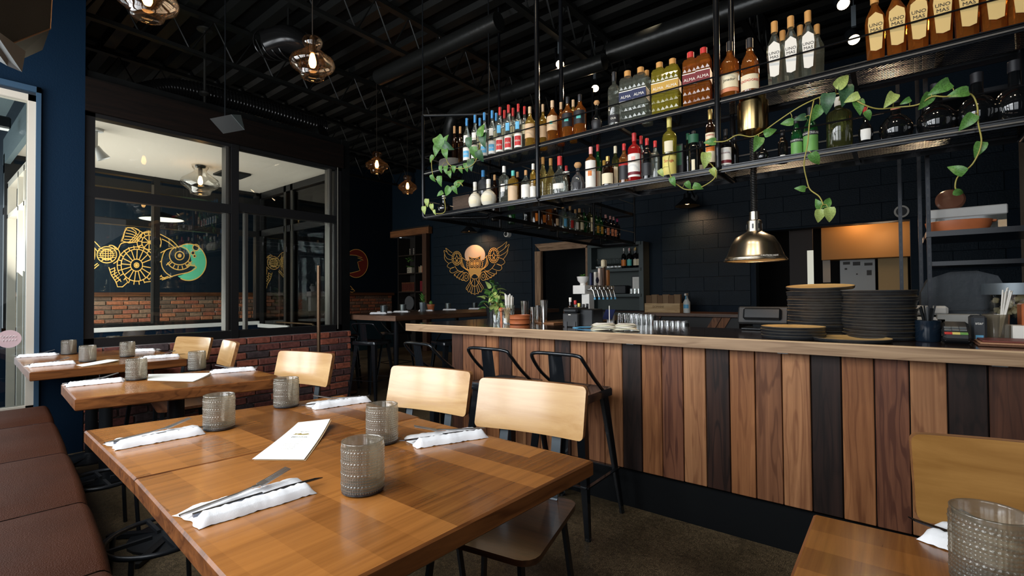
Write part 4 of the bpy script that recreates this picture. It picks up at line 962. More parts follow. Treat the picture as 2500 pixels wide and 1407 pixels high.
    # label : bands [(z0,z1,mat,half-angle)]
    for bi, (z0, z1, mt, ha) in enumerate(lab or []):
        if kind == 'square':
            o = MB().box((-R*1.03, -R*1.01, z0*H), (R*1.01, R*1.01, z1*H)).build('label', mt, t)
        elif kind == 'hex':
            w_ = R*.70; pz = [(0, z0), (.72, z0+.02), (1, z0+(z1-z0)*.72), (.9, z1-.06), (0, z1), (-.9, z1-.06), (-1, z0+(z1-z0)*.72), (-.72, z0+.02)]
            vs = [(-R*.97-.003*0-(0.004), a*w_, b*H) for a, b in pz]; vs2 = [(x+.003, y, z) for x, y, z in vs]
            o = MB().add(vs+vs2, [tuple(range(8))]+[(i, 8+i, 8+(i+1) % 8, (i+1) % 8) for i in range(8)]).build('label', mt, t)
        else:
            rr = max(r for r, z in prof if z0*H-.02 <= z <= z1*H+.02) if kind in ('round', 'bell') else R
            rr = rr if kind != 'bell' else R*.97
            if kind == 'round':
                pr = []
                for k in range(7):
                    zz = (z0+(z1-z0)*k/6)*H; r_ = 0
                    for q in range(len(prof)-1):
                        if prof[q][1] <= zz <= prof[q+1][1] and prof[q+1][1] > prof[q][1]: r_ = prof[q][0]+(prof[q+1][0]-prof[q][0])*(zz-prof[q][1])/(prof[q+1][1]-prof[q][1])
                    pr.append((r_+.001, zz))
            else: pr = [(rr+.0010+bi*.0004, z0*H), (rr+.0010+bi*.0004, z1*H)]
            o = MB().lathe(pr, 14, a0=pi-ha, a1=pi+ha).build('label', mt, t, smooth=True)
        if text and bi == (text[3] if len(text) > 3 else 0):
            s_, size, zt_ = text[0], text[1], text[2]
            me = text_mesh(s_, size).copy(); me.materials.clear(); me.materials.append(K[tcol] if tcol in K else K['black'])
            for v in me.vertices:     # wrap the lettering round the glass
                if kind in ('square', 'hex'): v.co = (-(R*1.035 if kind == 'square' else R*.97+.0045)-v.co.z, -v.co.x, v.co.y+zt_*H)
                else:
                    r_ = R+.002+bi*.0004+v.co.z; a = v.co.x/r_; v.co = (-r_*cos(a), -r_*sin(a), v.co.y+zt_*H)
            link('lettering', me, o)
    return t
def place(px, top, wpx, kind, gl, cap, lab, label, shelf='U', row=0, text=None, tcol='black', grp=None, rz=None, X=None):
    z = {'U': ZU, 'L': ZL}[shelf]+.0005
    X = X or RX0+.055+row*.085
    y = YatX(px, X, z+.1); dep = (Vector((X, y, z+.1))-Vector((0, 0, CAMZ))).dot(FW)
    R = wpx/2*dep/FPX; R = R*.94 if kind in ('square', 'hex') else R
    H = onX(px, top, X).z-z; H = max(.1, min(.36, H))
    fr = math.atan2(y, X)*.55 if rz is None else rz
    return bottle(label, (X, y, z), R, H, kind, G[gl] if isinstance(gl, str) else gl, K[cap], lab, text, fr, grp or ('bottles on the upper rack shelf' if shelf == 'U' else 'bottles on the lower rack shelf'), tcol)
A_ = 1.15
LB = lambda c, z0=.10, z1=.42, a=A_: (z0, z1, K[c], a)
# upper shelf, left bay
for px, tp, c in ((1140, 289, 'blue'), (1160, 281, 'blue'), (1183, 275, 'blue'), (1202, 270, 'blue')):
    place(px, tp, 19, 'std', 'clear', c, [LB('white', .06, .34), LB('sky', .12, .26, .8), LB('white', .44, .60, .55)], 'clear mezcal bottle with blue seal and blue print label, %s of four' % {1140: 'leftmost', 1160: 'second', 1183: 'third', 1202: 'rightmost'}[px], text=('alipús', .016, .19, 1), tcol='white')
for px, tp, c in ((1221, 262, 'red'), (1242, 256, 'red'), (1266, 254, 'red')):
    place(px, tp, 21, 'std', 'clear', c, [LB('white', .06, .36), LB('red', .10, .30, .8), LB('sky', .44, .60, .45)], 'clear mezcal bottle with red seal and red print label, %s of three' % {1221: 'left', 1242: 'middle', 1266: 'right'}[px], text=('alipús', .018, .20, 1), tcol='white')
for px, tp, c in ((1172, 284, 'blue'), (1212, 276, 'blue'), (1232, 266, 'red'), (1253, 264, 'red'), (1281, 260, 'red')):
    place(px, tp, 17, 'std', 'clear', c, [LB('cream', .4, .6, .6)], 'second-row clear bottle with a %s seal, %s' % (c, {1172: 'behind the blue labels', 1212: 'where blue labels meet red ones', 1232: 'behind the left red label', 1253: 'behind the middle red label', 1281: 'just left of a tan label'}[px]), row=1)
place(1294, 261, 25, 'std', 'gold', 'tan', [LB('tan', .22, .56)], 'golden bottle with plain tan label just left of the corner post')
for px, tp in ((1110, 303), (1124, 309)):
    place(px, tp, 14, 'std', 'brown', 'cork', None, 'small dark corked bottle behind the trailing plant, %s' % ('left' if px == 1110 else 'right'), row=1)
place(1326, 255, 21, 'std', 'gold', 'tan', [LB('tan', .25, .50)], 'golden tan-capped bottle just right of the corner post', row=1)
place(1349, 246, 28, 'std', 'amber', 'tan', [LB('tan', .26, .60), LB('teal', .40, .47, .25)], 'amber bottle with broad tan label and tan seal')
place(1386, 237, 28, 'std', 'amber', 'black', [LB('black', .26, .58), LB('teal', .38, .46, .35)], 'amber bottle with black label and turquoise dome, left of the pair')
place(1416, 231, 31, 'std', 'amber', 'black', [LB('black', .26, .58), LB('teal', .38, .46, .35)], 'amber bottle with black label and turquoise dome, right of the pair')
place(1400, 244, 18, 'std', 'gold', 'tan', None, 'slim golden bottle behind the two turquoise dome labels', row=1)
place(1370, 250, 18, 'std', 'amber', 'tan', None, 'slim amber bottle between tan label and black labels', row=1)
place(1457, 250, 27, 'round', 'dark', 'cork', [LB('black', .06, .36)], 'squat black bottle with round wooden stopper on the upper shelf')
place(1500, 176, 31, 'tall', 'clear', 'black', [LB('black', .06, .20)], 'tall clear cylindrical bottle with black foot band and black cap', text=('OUR', .016, .13, 0), tcol='white')
al = [(1533, 174, 'clear', 'wood', 'navy', 'left navy'), (1565, 165, 'clear', 'wood', 'navy', 'right navy'), (1611, 153, 'yellow', 'wood', 'ochre', 'left ochre'), (1643, 144, 'yellow', 'wood', 'ochre', 'right ochre'), (1687, 128, 'amber', 'red', 'maroon', 'left maroon'), (1719, 117, 'amber', 'red', 'maroon', 'right maroon')]
for px, tp, gl, cp, lc, w_ in al:
    place(px, tp, 35, 'square', gl, cp, [(.40, .57, K[lc], 0), (.385, .40, K['white'], 0), (.57, .585, K['white'], 0)], 'square pressed-glass bottle, the one with the %s band' % w_, text=('ALMA', .023, .47, 0), tcol='white', rz=.12)
place(1580, 172, 24, 'square', 'clear', 'wood', None, 'clear square bottle half hidden behind the navy-banded pair', row=1, rz=.12)
place(1782, 102, 42, 'std', 'amber', 'amber' if 0 else 'black', [LB('cream', .16, .40), LB('salmon', .09, .155)], 'amber bottle with cream script label just right of the tall post', text=('Jimador', .019, .29, 0))
place(1831, 94, 42, 'cone', 'amber', 'black', [LB('cream', .05, .31)], 'dark necked bottle with big cream label in red capitals', text=('CAZADORES', .0165, .20, 0), tcol='red')
for px, tp, w_ in ((1892, 53, 'left'), (1932, 40, 'middle'), (1974, 27, 'right')):
    place(px, tp, 39, 'hex', 'clear', 'wood', [(.13, .66, K['white'], 0)], 'tall clear faceted bottle with coffin shaped white label, %s of three' % w_, text=('UNO\nMAS', .020, .45, 0), rz=.10)
for px, tp, w_ in ((1912, 75, 'left'), (1955, 62, 'middle'), (1996, 60, 'right')):
    place(px, tp, 34, 'hex', 'clear', 'wood', None, 'back-row clear faceted bottle, %s one behind the white coffin labels' % w_, row=1, rz=.1)
nm = ['first', 'second', 'third', 'fourth', 'fifth', 'sixth', 'seventh']
for i, px in enumerate((2137, 2188, 2240, 2297, 2360, 2425, 2490)):
    place(px, -20-i*18, 46+i*2.2, 'hex', 'amber', 'wood', [(.13, .66, K['amberlab'], 0)], 'tall amber faceted bottle with coffin label, %s from the left in the top right row' % nm[i], text=('UNO\nMAS', .021, .45, 0), rz=.08)
# lower shelf, left bay
jug = place(1084, 478, 33, 'round', 'dark', 'white', None, 'black glossy jug in the rack corner under the trailing leaves', 'L')
place(1160, 445, 33, 'round', 'white', 'white', [LB('cream', .15, .3, .5)], 'round white ceramic bottle with banded neck, left of the pair', 'L', grp='bottles on the lower rack shelf')
place(1193, 438, 39, 'round', 'white', 'white', [LB('cream', .15, .36, .7)], 'larger round white ceramic bottle with medallion, right of the pair', 'L')
place(1180, 416, 26, 'tall', 'grey', 'blue', None, 'frosted grey bottle with bright blue cap behind the white ceramic ones', 'L', row=1)
place(1208, 427, 16, 'std', 'brown', 'cork', None, 'small corked bottle behind the white ceramic pair', 'L', row=1)
place(1231, 406, 26, 'tall', 'clear', 'white', [LB('white', .3, .5, .4)], 'plain clear straight bottle with silver top, left lower bay', 'L')
place(1253, 417, 26, 'tall', 'gold', 'teal', [LB('tan', .04, .5)], 'golden bottle with broad tan label and pale green cap', 'L')
place(1264, 420, 18, 'std', 'brown', 'cork', None, 'corked dark bottle behind the tan label in left lower bay', 'L', row=1)
place(1284, 416, 23, 'std', 'clear', 'cork', [LB('white', .08, .5)], 'clear corked bottle with white label left of the corner post', 'L')
place(1302, 400, 16, 'tall', 'gold', 'white', [LB('white', .05, .35)], 'slim gold bottle touching the corner post', 'L')
# lower shelf, centre bay
place(1326, 384, 22, 'cone', 'crystal', 'wood', None, 'faceted golden crystal bottle just right of the corner post', 'L')
place(1345, 387, 24, 'cone', 'crystal', 'wood', None, 'crystal bottle with square orange stopper in the centre bay', 'L', row=1)
place(1367, 382, 42, 'bell', 'clear', 'red', [LB('white', .12, .26, .7)], 'broad bell shaped clear bottle with red cap', 'L')
place(1383, 405, 18, 'std', 'brown', 'red', [LB('white', .7, .8)], 'small red-topped bottle behind the bell shaped one', 'L', row=1)
place(1411, 400, 35, 'bell', 'grey', 'cork', [LB('black', .05, .3, .6)], 'squat grey bottle with round cork and small black label', 'L')
place(1443, 359, 27, 'tall', 'amber', 'pink', [LB('white', .04, .66), LB('orange', .3, .42, .35)], 'orange liqueur bottle with tall white label and pink cap', 'L')
place(1460, 353, 19, 'wine', 'green', 'red', [LB('cream', .1, .42, .9)], 'green bottle with bright red cap', 'L', row=1)
place(1484, 382, 29, 'std', 'brown', 'gold', [LB('cream', .08, .42)], 'dark bottle with cream label and gold cap', 'L')
place(1475, 392, 15, 'std', 'brown', 'ochre', None, 'slim dark bottle half hidden left of the gold capped one', 'L', row=1)
place(1503, 357, 18, 'tall', 'olive', 'cream', [LB('cream', .1, .5, .8)], 'olive bottle with cream cap behind the black square label', 'L', row=1)
place(1524, 351, 26, 'std', 'amber', 'red', [LB('black', .10, .48), LB('red', .44, .50)], 'bottle with black label and wide red cap', 'L')
place(1549, 325, 31, 'tall', 'red', 'red', [LB('white', .10, .56), LB('maroon', .14, .20), LB('pink', .40, .50, .3)], 'bright red bitter bottle with white label and red cap', 'L')
place(1566, 332, 17, 'std', 'clear', 'red', None, 'slim bottle with red cap behind the bright red bitter', 'L', row=1)
place(1580, 338, 27, 'std', 'dark', 'red', [LB('grey' if 0 else 'black', .1, .4)], 'dark clear-shouldered bottle with red cap', 'L')
place(1600, 344, 21, 'std', 'clear', 'red', None, 'smaller clear bottle with red cap left of the yellow label', 'L')
place(1635, 287, 34, 'tall', 'yellow', 'yellow', [LB('yellow', .02, .34), LB('cream', .40, .58, .6)], 'tall yellow liqueur bottle with round seal and red script label', 'L', text=('Strega', .022, .25, 0), tcol='red')
bx = tag(MB().cbox((-.03, -.035, 0), (.03, .035, .19), .002).build('bottle_box', K['black'], loc=(RX0+.13, YatX(1657, RX0+.13, ZL+.1), ZL+.001)), 'slim black gift box with green pattern behind yellow label bottle', 'box')
MB().box((-.031, -.027, .07), (-.0302, .027, .18)).build('pattern_panel', K['dkgreen'], bx)
place(1694, 320, 25, 'std', 'dark', 'black', [LB('dkgreen', .7, .9), LB('cream', .05, .3, .3)], 'dark bottle with gold ringed neck right of the green patterned box', 'L')
place(1680, 326, 15, 'wine', 'dark', 'dkgreen', None, 'slim dark green bottle at the back left of the gold ringed neck', 'L', row=1)
place(1712, 345, 15, 'std', 'brown', 'black', [LB('cream', .05, .3)], 'half hidden bottle with a cream label edge under leaf', 'L', row=1)
place(1735, 267, 23, 'tall', 'brown', 'gold', [LB('cream', .12, .60), LB('orange', .30, .50, .9)], 'amaro bottle with gold cap and orange picture label left of the tall post', 'L', text=('AVERNA', .011, .56, 0), tcol='red')
# lower shelf, right bay
place(1772, 316, 27, 'std', 'dark', 'black', [LB('white', .06, .50), LB('maroon', .10, .18)], 'dark bottle with white arched label right of the tall post', 'L', text=('PICKERING', .010, .36, 0), tcol='maroon')
place(1794, 330, 18, 'wine', 'dark', 'black', None, 'black bottle left of the brass canister', 'L', row=1)
place(1861, 345, 27, 'round', 'dark', 'black', None, 'round dark bottle with a small ring emblem near hanging coil', 'L')
place(1911, 318, 22, 'std', 'dark', 'black', [LB('white', .05, .22, .5)], 'dark bottle with hanging white tag', 'L', row=1)
place(1945, 285, 26, 'cone', 'green', 'black', [LB('green', .05, .34), LB('black', .34, .42)], 'small green herbal liqueur bottle, left of the pair', 'L', text=('CHARTREUSE', .0105, .38, 1), tcol='white')
place(1979, 262, 33, 'cone', 'green', 'black', [LB('green', .05, .38), LB('black', .38, .47)], 'larger green herbal liqueur bottle, right of the pair', 'L', text=('CHARTREUSE', .013, .42, 1), tcol='white')
vb = place(2049, 238, 54, 'tall', 'olive', 'white', None, 'large clear water bottle holding the roots of the trailing vine', 'L')
place(2113, 262, 31, 'round', 'dark', 'red', [LB('white', .12, .40, .7)], 'black bottle with round white label and red seal', 'L')
for px, tp, w_, lb in ((2187, 232, 68, 'left'), (2287, 205, 78, 'second'), (2386, 178, 82, 'third'), (2478, 148, 84, 'rightmost')):
    t_ = place(px, tp, w_, 'round', 'dark', 'black', None, 'big bulbous black dimpled bottle, %s of four at the rack right end' % lb, 'L', X=RX0+.12)
    MB().lathe([(.017, .0), (.0185, .002), (.0185, .010), (.017, .012)], 14, Matrix.Translation((0, 0, .15))).build('neck_ring', K['salmon'], t_, smooth=40)
# wing shelf running back over the bar return
for i, (px, R, H, kind, gl, cap, lc, lb) in enumerate(((1306, .035, .24, 'std', 'brown', 'black', 'orange', 'bottle with an orange label, left of the first wing post'), (1324, .035, .24, 'std', 'brown', 'black', 'orange', 'bottle with an orange label, right of the first wing post'),
        (1340, .034, .25, 'tall', 'amber', 'black', None, 'clear amber bottle without label in wing row'), (1356, .034, .22, 'std', 'brown', 'cork', 'tan', 'tan labelled bottle in the wing row'),
        (1375, .042, .26, 'std', 'clear', 'cork', 'sky', 'bottle with a blue print label in the wing row'), (1392, .038, .26, 'std', 'clear', 'cork', 'red', 'bottle with a red print label in the wing row'),
        (1405, .036, .24, 'std', 'clear', 'cork', 'white', 'white labelled bottle in the wing row'), (1415, .042, .26, 'std', 'olive', 'cork', 'cream', 'bottle with a brown print cream label in wing row'),
        (1426, .036, .27, 'wine', 'green', 'black', None, 'green bottle in the wing row'), (1440, .040, .30, 'tall', 'olive', 'black', 'cream', 'tall bottle with full height pale label at second wing post'),
        (1455, .036, .27, 'wine', 'green', 'black', 'ochre', 'green necked bottle with ochre label, right of second wing post'), (1465, .036, .27, 'wine', 'green', 'black', 'ochre', 'second green necked bottle with ochre label'),
        (1479, .042, .27, 'wine', 'dark', 'pink', 'salmon', 'dark bottle with pink top and salmon label, first of three'), (1490, .040, .27, 'wine', 'dark', 'pink', 'salmon', 'dark bottle with pink top and salmon label, second of three'),
        (1498, .038, .27, 'wine', 'dark', 'pink', 'salmon', 'dark bottle with pink top and salmon label, last of three'), (1507, .036, .26, 'wine', 'dark', 'magenta', None, 'small dark bottle with magenta top at the wing end'))):
    Y = YW0+.07
    p = onY(px, 560, Y)
    lab = [LB(lc, .12, .62 if px == 1440 else .42)] if lc else None
    bottle(lb, (p.x, Y, ZL+.001), R, H, kind, G[gl], K[cap], lab, None, pi/2+.35, 'bottles on the rack wing')
for i in range(10): # back row on wing
    bottle('back-row bottle on the rack wing, %s from the front post' % (nm+['eighth', 'ninth', 'tenth'])[i], (3.2+.23*i, YW0+.20, ZL+.001), .036, .27, ('wine', 'std')[i % 2], G[('brown', 'green', 'dark', 'olive')[i % 4]], K['black'], None, None, 0, 'back-row bottles on the rack wing')
# ---------------------------------------------------------------- trailing plants
def leaf_mesh(name, mt):
    m = MB(); N = 9
    for i in range(N+1):
        u = i/N; w_ = .46*(math.sin(pi*min(1, u**.62))**.8)*(1-.25*u) if 0 < i < N else 0
        for j, v in enumerate((-1, -.5, 0, .5, 1)):
            y = w_*v; x = u-(.10*abs(v) if i < 3 else 0)*(1 if w_ else 0)
            m.v.append((x, y, .10*abs(v)*w_*2+.10*sin(u*pi)-.16*u*u))
    for i in range(N):
        for j in range(4): a = i*5+j; m.f.append((a, a+1, a+6, a+5)); m.mi.append(0)
    o = m.build(name, mt, smooth=True); me = o.data; D.objects.remove(o); return me
LM = [leaf_mesh('leaf', LEAF), leaf_mesh('leaf', LEAFY), leaf_mesh('leaf', LEAFD)]
def vine(label, stems, leaves, X=2.56, name='trailing_vine', r=.0028):
    """stems: polylines; leaves: (px,py,size_px,angle_deg,kind)"""
    o0 = onX(*stems[0][0], X); t = thing(name, label, 'plant', o0)
    nodes = []
    for k, st in enumerate(stems):
        pts = []
        for i, (px, py) in enumerate(st): pts.append(onX(px, py, X+.02*sin(i*1.3+k)))
        pts = spline(pts, 5); nodes += pts
        MB().tube(pts, r, 6).build('stem', STEM, t, smooth=True, world=True)
    random.seed(3)
    for px, py, s, ang, kd in leaves:
        c = onX(px, py, X-.015+random.uniform(-.015, .02)); dep = (c-Vector((0, 0, CAMZ))).dot(FW); L_ = s*1.03*dep/FPX
        a = radians(ang); d = (RT*cos(a)-UP*sin(a)).normalized()      # direction the tip points, seen from the room
        nrm = (Vector((-1, -.35, -.15))+Vector((random.uniform(-.35, .35), random.uniform(-.35, .35), random.uniform(-.3, .3)))).normalized()
        d = (d-nrm*d.dot(nrm)).normalized(); sd = nrm.cross(d)
        o = D.objects.new('leaf', LM[kd]); C.objects.link(o); o.parent = t
        base = c-d*L_*.5
        M = Matrix(((d.x, sd.x, nrm.x, base.x), (d.y, sd.y, nrm.y, base.y), (d.z, sd.z, nrm.z, base.z), (0, 0, 0, 1))) @ Matrix.Diagonal((L_, L_*.76, L_, 1))
        o.matrix_parent_inverse = Matrix(); o.matrix_basis = TM(t).inverted() @ M
        q = min(nodes, key=lambda n_: (n_-base).length)
        if (q-base).length < .16: MB().tube([q, (q+base)/2+Vector((0, 0, .006)), base+d*.01], .0016, 5).build('leaf_stalk', STEM, t, smooth=True, world=True)
    return t
vine('long pothos vine trailing along the right bay from the water bottle',
     [[(2049, 245), (2057, 222), (2075, 222), (2085, 240), (2110, 256), (2145, 266), (2190, 262), (2240, 256), (2275, 236), (2310, 236), (2365, 228), (2385, 255), (2388, 300), (2396, 350), (2375, 400), (2340, 430), (2332, 455), (2338, 470)],
      [(2055, 228), (2030, 231), (2000, 238), (1950, 262), (1900, 295), (1862, 322), (1835, 334), (1800, 330), (1770, 345), (1735, 346)],
      [(1987, 245), (1977, 295), (1972, 350), (1963, 400), (1970, 440), (1978, 463), (2000, 480), (2010, 500)]],
     [(2057, 198, 42, -45, 1), (2061, 233, 52, 95, 2), (2020, 253, 48, 100, 2), (1993, 277, 38, 115, 0), (1953, 289, 27, 170, 2), (1921, 300, 28, 180, 0), (2079, 241, 32, 160, 1), (2097, 262, 38, 80, 0), (2172, 245, 40, 125, 1),
      (2119, 283, 26, 60, 0), (2210, 248, 22, 150, 0), (2293, 216, 48, 150, 0), (2338, 229, 42, 178, 0), (2258, 248, 42, 110, 0), (2360, 299, 42, 130, 0), (2389, 366, 38, 110, 0), (2334, 415, 38, 215, 0), (2341, 470, 26, 10, 0),
      (1991, 388, 36, 60, 0), (1998, 498, 28, -120, 0), (2021, 493, 28, -60, 0), (2000, 528, 34, 95, 1), (2025, 525, 38, 85, 1), (1848, 352, 38, 110, 0), (1881, 322, 30, -20, 0), (1733, 347, 28, 180, 0), (1953, 461, 24, 190, 0)])
vine('short pothos loop hanging below the yellow liqueur bottle', [[(1712, 385), (1722, 395), (1735, 400), (1748, 420), (1740, 440), (1705, 460), (1675, 463), (1655, 452), (1640, 440), (1632, 400), (1634, 380)]],
     [(1722, 392, 38, 95, 1), (1743, 423, 26, 60, 1), (1644, 444, 24, 70, 0), (1681, 453, 22, 60, 0), (1705, 457, 26, 20, 0), (1615, 423, 20, 60, 1)])
vine('leafy pothos spilling from the grey cloth pot at the rack left end', [[(1095, 365), (1080, 355), (1066, 372), (1054, 392), (1058, 430), (1075, 445)], [(1085, 372), (1095, 400), (1120, 412), (1150, 405), (1165, 385), (1172, 350), (1178, 325)],
      [(1100, 470), (1110, 452), (1122, 445), (1130, 455)], [(1084, 480), (1086, 517), (1060, 520), (1052, 500), (1040, 485)]],
     [(1077, 352, 42, 60, 0), (1066, 367, 30, 110, 0), (1090, 338, 20, -50, 0), (1095, 358, 30, 30, 2), (1088, 376, 26, 80, 0), (1054, 389, 20, 140, 0), (1077, 414, 18, 95, 0), (1089, 415, 20, 90, 0), (1098, 426, 18, 80, 0), (1108, 414, 18, 100, 0),
      (1126, 415, 18, 85, 0), (1139, 409, 22, 85, 0), (1150, 403, 30, 90, 2), (1159, 374, 32, 90, 0), (1147, 352, 32, 95, 2), (1181, 343, 36, 90, 2), (1177, 317, 34, -80, 0), (1173, 382, 30, 70, 2), (1058, 436, 20, 80, 0), (1075, 443, 26, 95, 0),
      (1122, 447, 26, -40, 0), (1112, 464, 22, 80, 0), (1093, 468, 28, 130, 0), (1074, 474, 18, 150, 0), (1043, 496, 20, 95, 1), (1036, 514, 20, 95, 1), (1055, 507, 18, 80, 1), (1062, 519, 14, 80, 1)])
p = onX(1098, 372, RX0+.12); gc = CL('cloth_grey', (.13, .12, .105), .9, bump=.5, bscale=300)
t = thing('cloth_planter', 'grey felt plant pot on the upper shelf at the rack left end', 'planter', (p.x, p.y, ZU+.001))
MB().lathe([(0, 0), (.075, 0), (.088, .03), (.083, .085), (.079, .085), (.075, .03), (0, .02)], 16, sx=.9, sy=1.15).build('pot', gc, t, smooth=40)
MB().lathe([(0, .072), (.078, .074)], 16, sx=.9, sy=1.15).build('soil', CL('soil', (.03, .02, .012), .9), t)
ya, yb = YatX(1107, RX0+.07, ZL+.05), YatX(1147, RX0+.07, ZL+.05)
wk = thing('wicker_box', 'dark woven planter box on the lower shelf beside white ceramic bottles', 'planter', (RX0+.12, (ya+yb)/2, ZL+.001))
WKM = CL('wicker', (.10, .065, .045), .8); hw = abs(ya-yb)/2
m = MB(); m.box((-.05, -hw+.003, 0), (.05, hw-.003, .12)); m.build('liner', CL('wicker_dark', (.03, .02, .015), .9), wk)
for k in range(13): MB().tube([(-.054, -hw, .005+k*.0093), (-.054, hw, .005+k*.0093), (.054, hw, .005+k*.0093), (.054, -hw, .005+k*.0093)], .004, 5, closed=True).build('weave_strand', WKM, wk)

# ---------------------------------------------------------------- heat lamp
yc = YatX(1838, 2.70, 2.0)
hl = thing('heat_lamp', 'brass heat lamp with bell shade on a coiled cable above the plate stacks', 'lamp', (2.70, yc, 1.30))
def zz_(py): return onX(1842, py, 2.70).z-1.30
sc_ = (onX(1925, 635, 2.70).y-onX(1775, 635, 2.70).y); R_ = abs(sc_)/2
z0 = zz_(636)
MB().lathe([(R_, z0-.004), (R_*1.0, z0+.010), (R_*.93, z0+.022), (R_*.80, z0+.075), (R_*.62, z0+.118), (R_*.34, z0+.140), (R_*.26, z0+.147), (R_*.25, z0+.20), (R_*.17, z0+.206), (R_*.165, z0+.248), (0, z0+.250)], 40).build('bell_shade', STEELB, hl, smooth=38)
MB().lathe([(R_*.97, z0), (R_*.78, z0+.073), (R_*.5, z0+.12), (0, z0+.13)], 40).build('shade_lining', mat('lamp_lining', (.35, .3, .2), .4, .6), hl, smooth=True)
MB().tube([(R_*1.0*cos(a*pi/20), R_*1.0*sin(a*pi/20), z0) for a in range(40)], .005, 8, closed=True).build('rim', STEELB, hl, smooth=60)
for k in range(8):
    a = k*pi/4; MB().box((R_*.245, -.004, z0+.16), (R_*.262, .004, z0+.185), Matrix.Rotation(a, 4, 'Z')).build('vent_slot', BLACK, hl)
pts = []; nt_ = 46; zt_, zb_ = zz_(330), z0+.248
for i in range(nt_*10+1): a = 2*pi*i/10; pts.append((.013*cos(a), .013*sin(a), zb_+(zt_-zb_)*i/(nt_*10)))
MB().tube(pts, .0036, 5).build('coiled_cable', mat('coil_dark', (.05, .05, .05), .25, .7), hl, smooth=True)
rc = abs(onX(1872, 300, 2.70).y-onX(1800, 300, 2.70).y)/2
MB().lathe([(0, zz_(333)), (rc*.55, zz_(333)), (rc*1.0, zz_(322)), (rc*1.05, zz_(314)), (rc*1.05, zz_(252)), (rc*.9, zz_(252)), (rc*.9, zz_(226)), (0, zz_(226))], 32).build('brass_canister', mat('brass', (.50, .36, .16), .2, 1), hl, smooth=38)
me = text_mesh('CAUTION HOT', .012).copy(); me.materials.clear(); me.materials.append(K['white'])
o = link('lettering', me, hl, (-R_*.80, -R_*.62, z0+.014), (pi/2, 0, -pi/2-.60)); o.rotation_euler = (pi/2-.2, 0, -pi/2+.62)
light('POINT', 'heat_lamp_glow', (2.70, yc, 1.30+z0+.05), 1.2, (1, .6, .3), shadow_soft_size=.03)

# ---------------------------------------------------------------- plates
PBK = mat('plate_black', (.020, .022, .025), .35, var=.3, vscale=30); PTN = mat('plate_glaze_tan', (.62, .42, .17), .3, var=.15, vscale=20); PRM = mat('plate_rim_wear', (.06, .055, .045), .5)
def plate_mesh(R):
    m = MB(); m.m = 0; m.lathe([(0, 0), (R*.955, 0), (R*.985, .004), (R, .0125)], 36); m.m = 2; m.lathe([(R, .0125), (R*.985, .0145)], 36); m.m = 1; m.lathe([(R*.985, .0145), (R*.88, .0105), (R*.60, .0055), (0, .005)], 36)
    o = m.build('plate', [PBK, PTN, PRM], smooth=40); me = o.data; D.objects.remove(o); return me
def stack(px, X, wpx, n, z0, grp, lab, top=None, pitch=.0135):
    y = YatX(px, X, z0); dep = (Vector((X, y, z0))-Vector((0, 0, CAMZ))).dot(FW); R = wpx/2*dep/FPX; R *= .945; me = plate_mesh(R)
    for i in range(n):
        o = link('plate', me, loc=(X+random.uniform(-.004, .004), y+random.uniform(-.004, .004), z0+pitch*i+.0005), rot=(random.uniform(-.008, .008), random.uniform(-.008, .008), random.random()*6))
        o.scale = (1, 1, random.uniform(.9, 1.08))
        if i == n-1 and top: tag(o, top, 'plate', grp); o.rotation_euler = (0, -.085 if n == 17 else 0, 0); o.location.z += .011 if n == 17 else 0
        else: tag(o, lab+', %s down' % (ORD[n-1-i]), 'plate', grp)
    return y
random.seed(11); ORD = ['top', 'second', 'third', 'fourth', 'fifth', 'sixth', 'seventh', 'eighth', 'ninth', 'tenth', 'eleventh', 'twelfth', 'thirteenth', 'fourteenth', 'fifteenth', 'sixteenth', 'seventeenth', 'eighteenth']
stack(1936, 2.56, 147, 4, BZ, 'plates in the low front stack', 'dark plate in the low front stack', 'cream glazed plate topping the low front stack on the bar')
stack(2005, 2.83, 152, 17, BZ, 'plates in the tall left stack', 'dark plate in the tall left stack under the lamp', 'tan glazed plate topping the tall left stack under the heat lamp')
stack(2147, 2.72, 158, 16, BZ, 'plates in the tall right stack', 'dark plate in the tall right stack', 'topmost dark plate of the tall right stack')
y = YatX(2078, 2.47, BZ); o = link('plate', plate_mesh(.142), loc=(2.515, YatX(2078, 2.51, BZ), BZ+.001)); tag(o, 'single tan glazed plate lying flat on the bar edge before the tall stacks', 'plate')

# ---------------------------------------------------------------- objects on the bar
def bar_thing(name, label, cat, px, X, z=BZ, grp=None, rz=0): return thing(name, label, cat, (X, YatX(px, X, z), z+.0005), rz, grp)
def H_(px, py, X, z=BZ): return onX(px, py, X).z-z
def Rw(w_, px, X, z=BZ):
    y = YatX(px, X, z); return w_/2*(Vector((X, y, z))-Vector((0, 0, CAMZ))).dot(FW)/FPX
CG = thin_glass('clear_tumbler_glass', (.93, .95, .94), .04, 1.3)
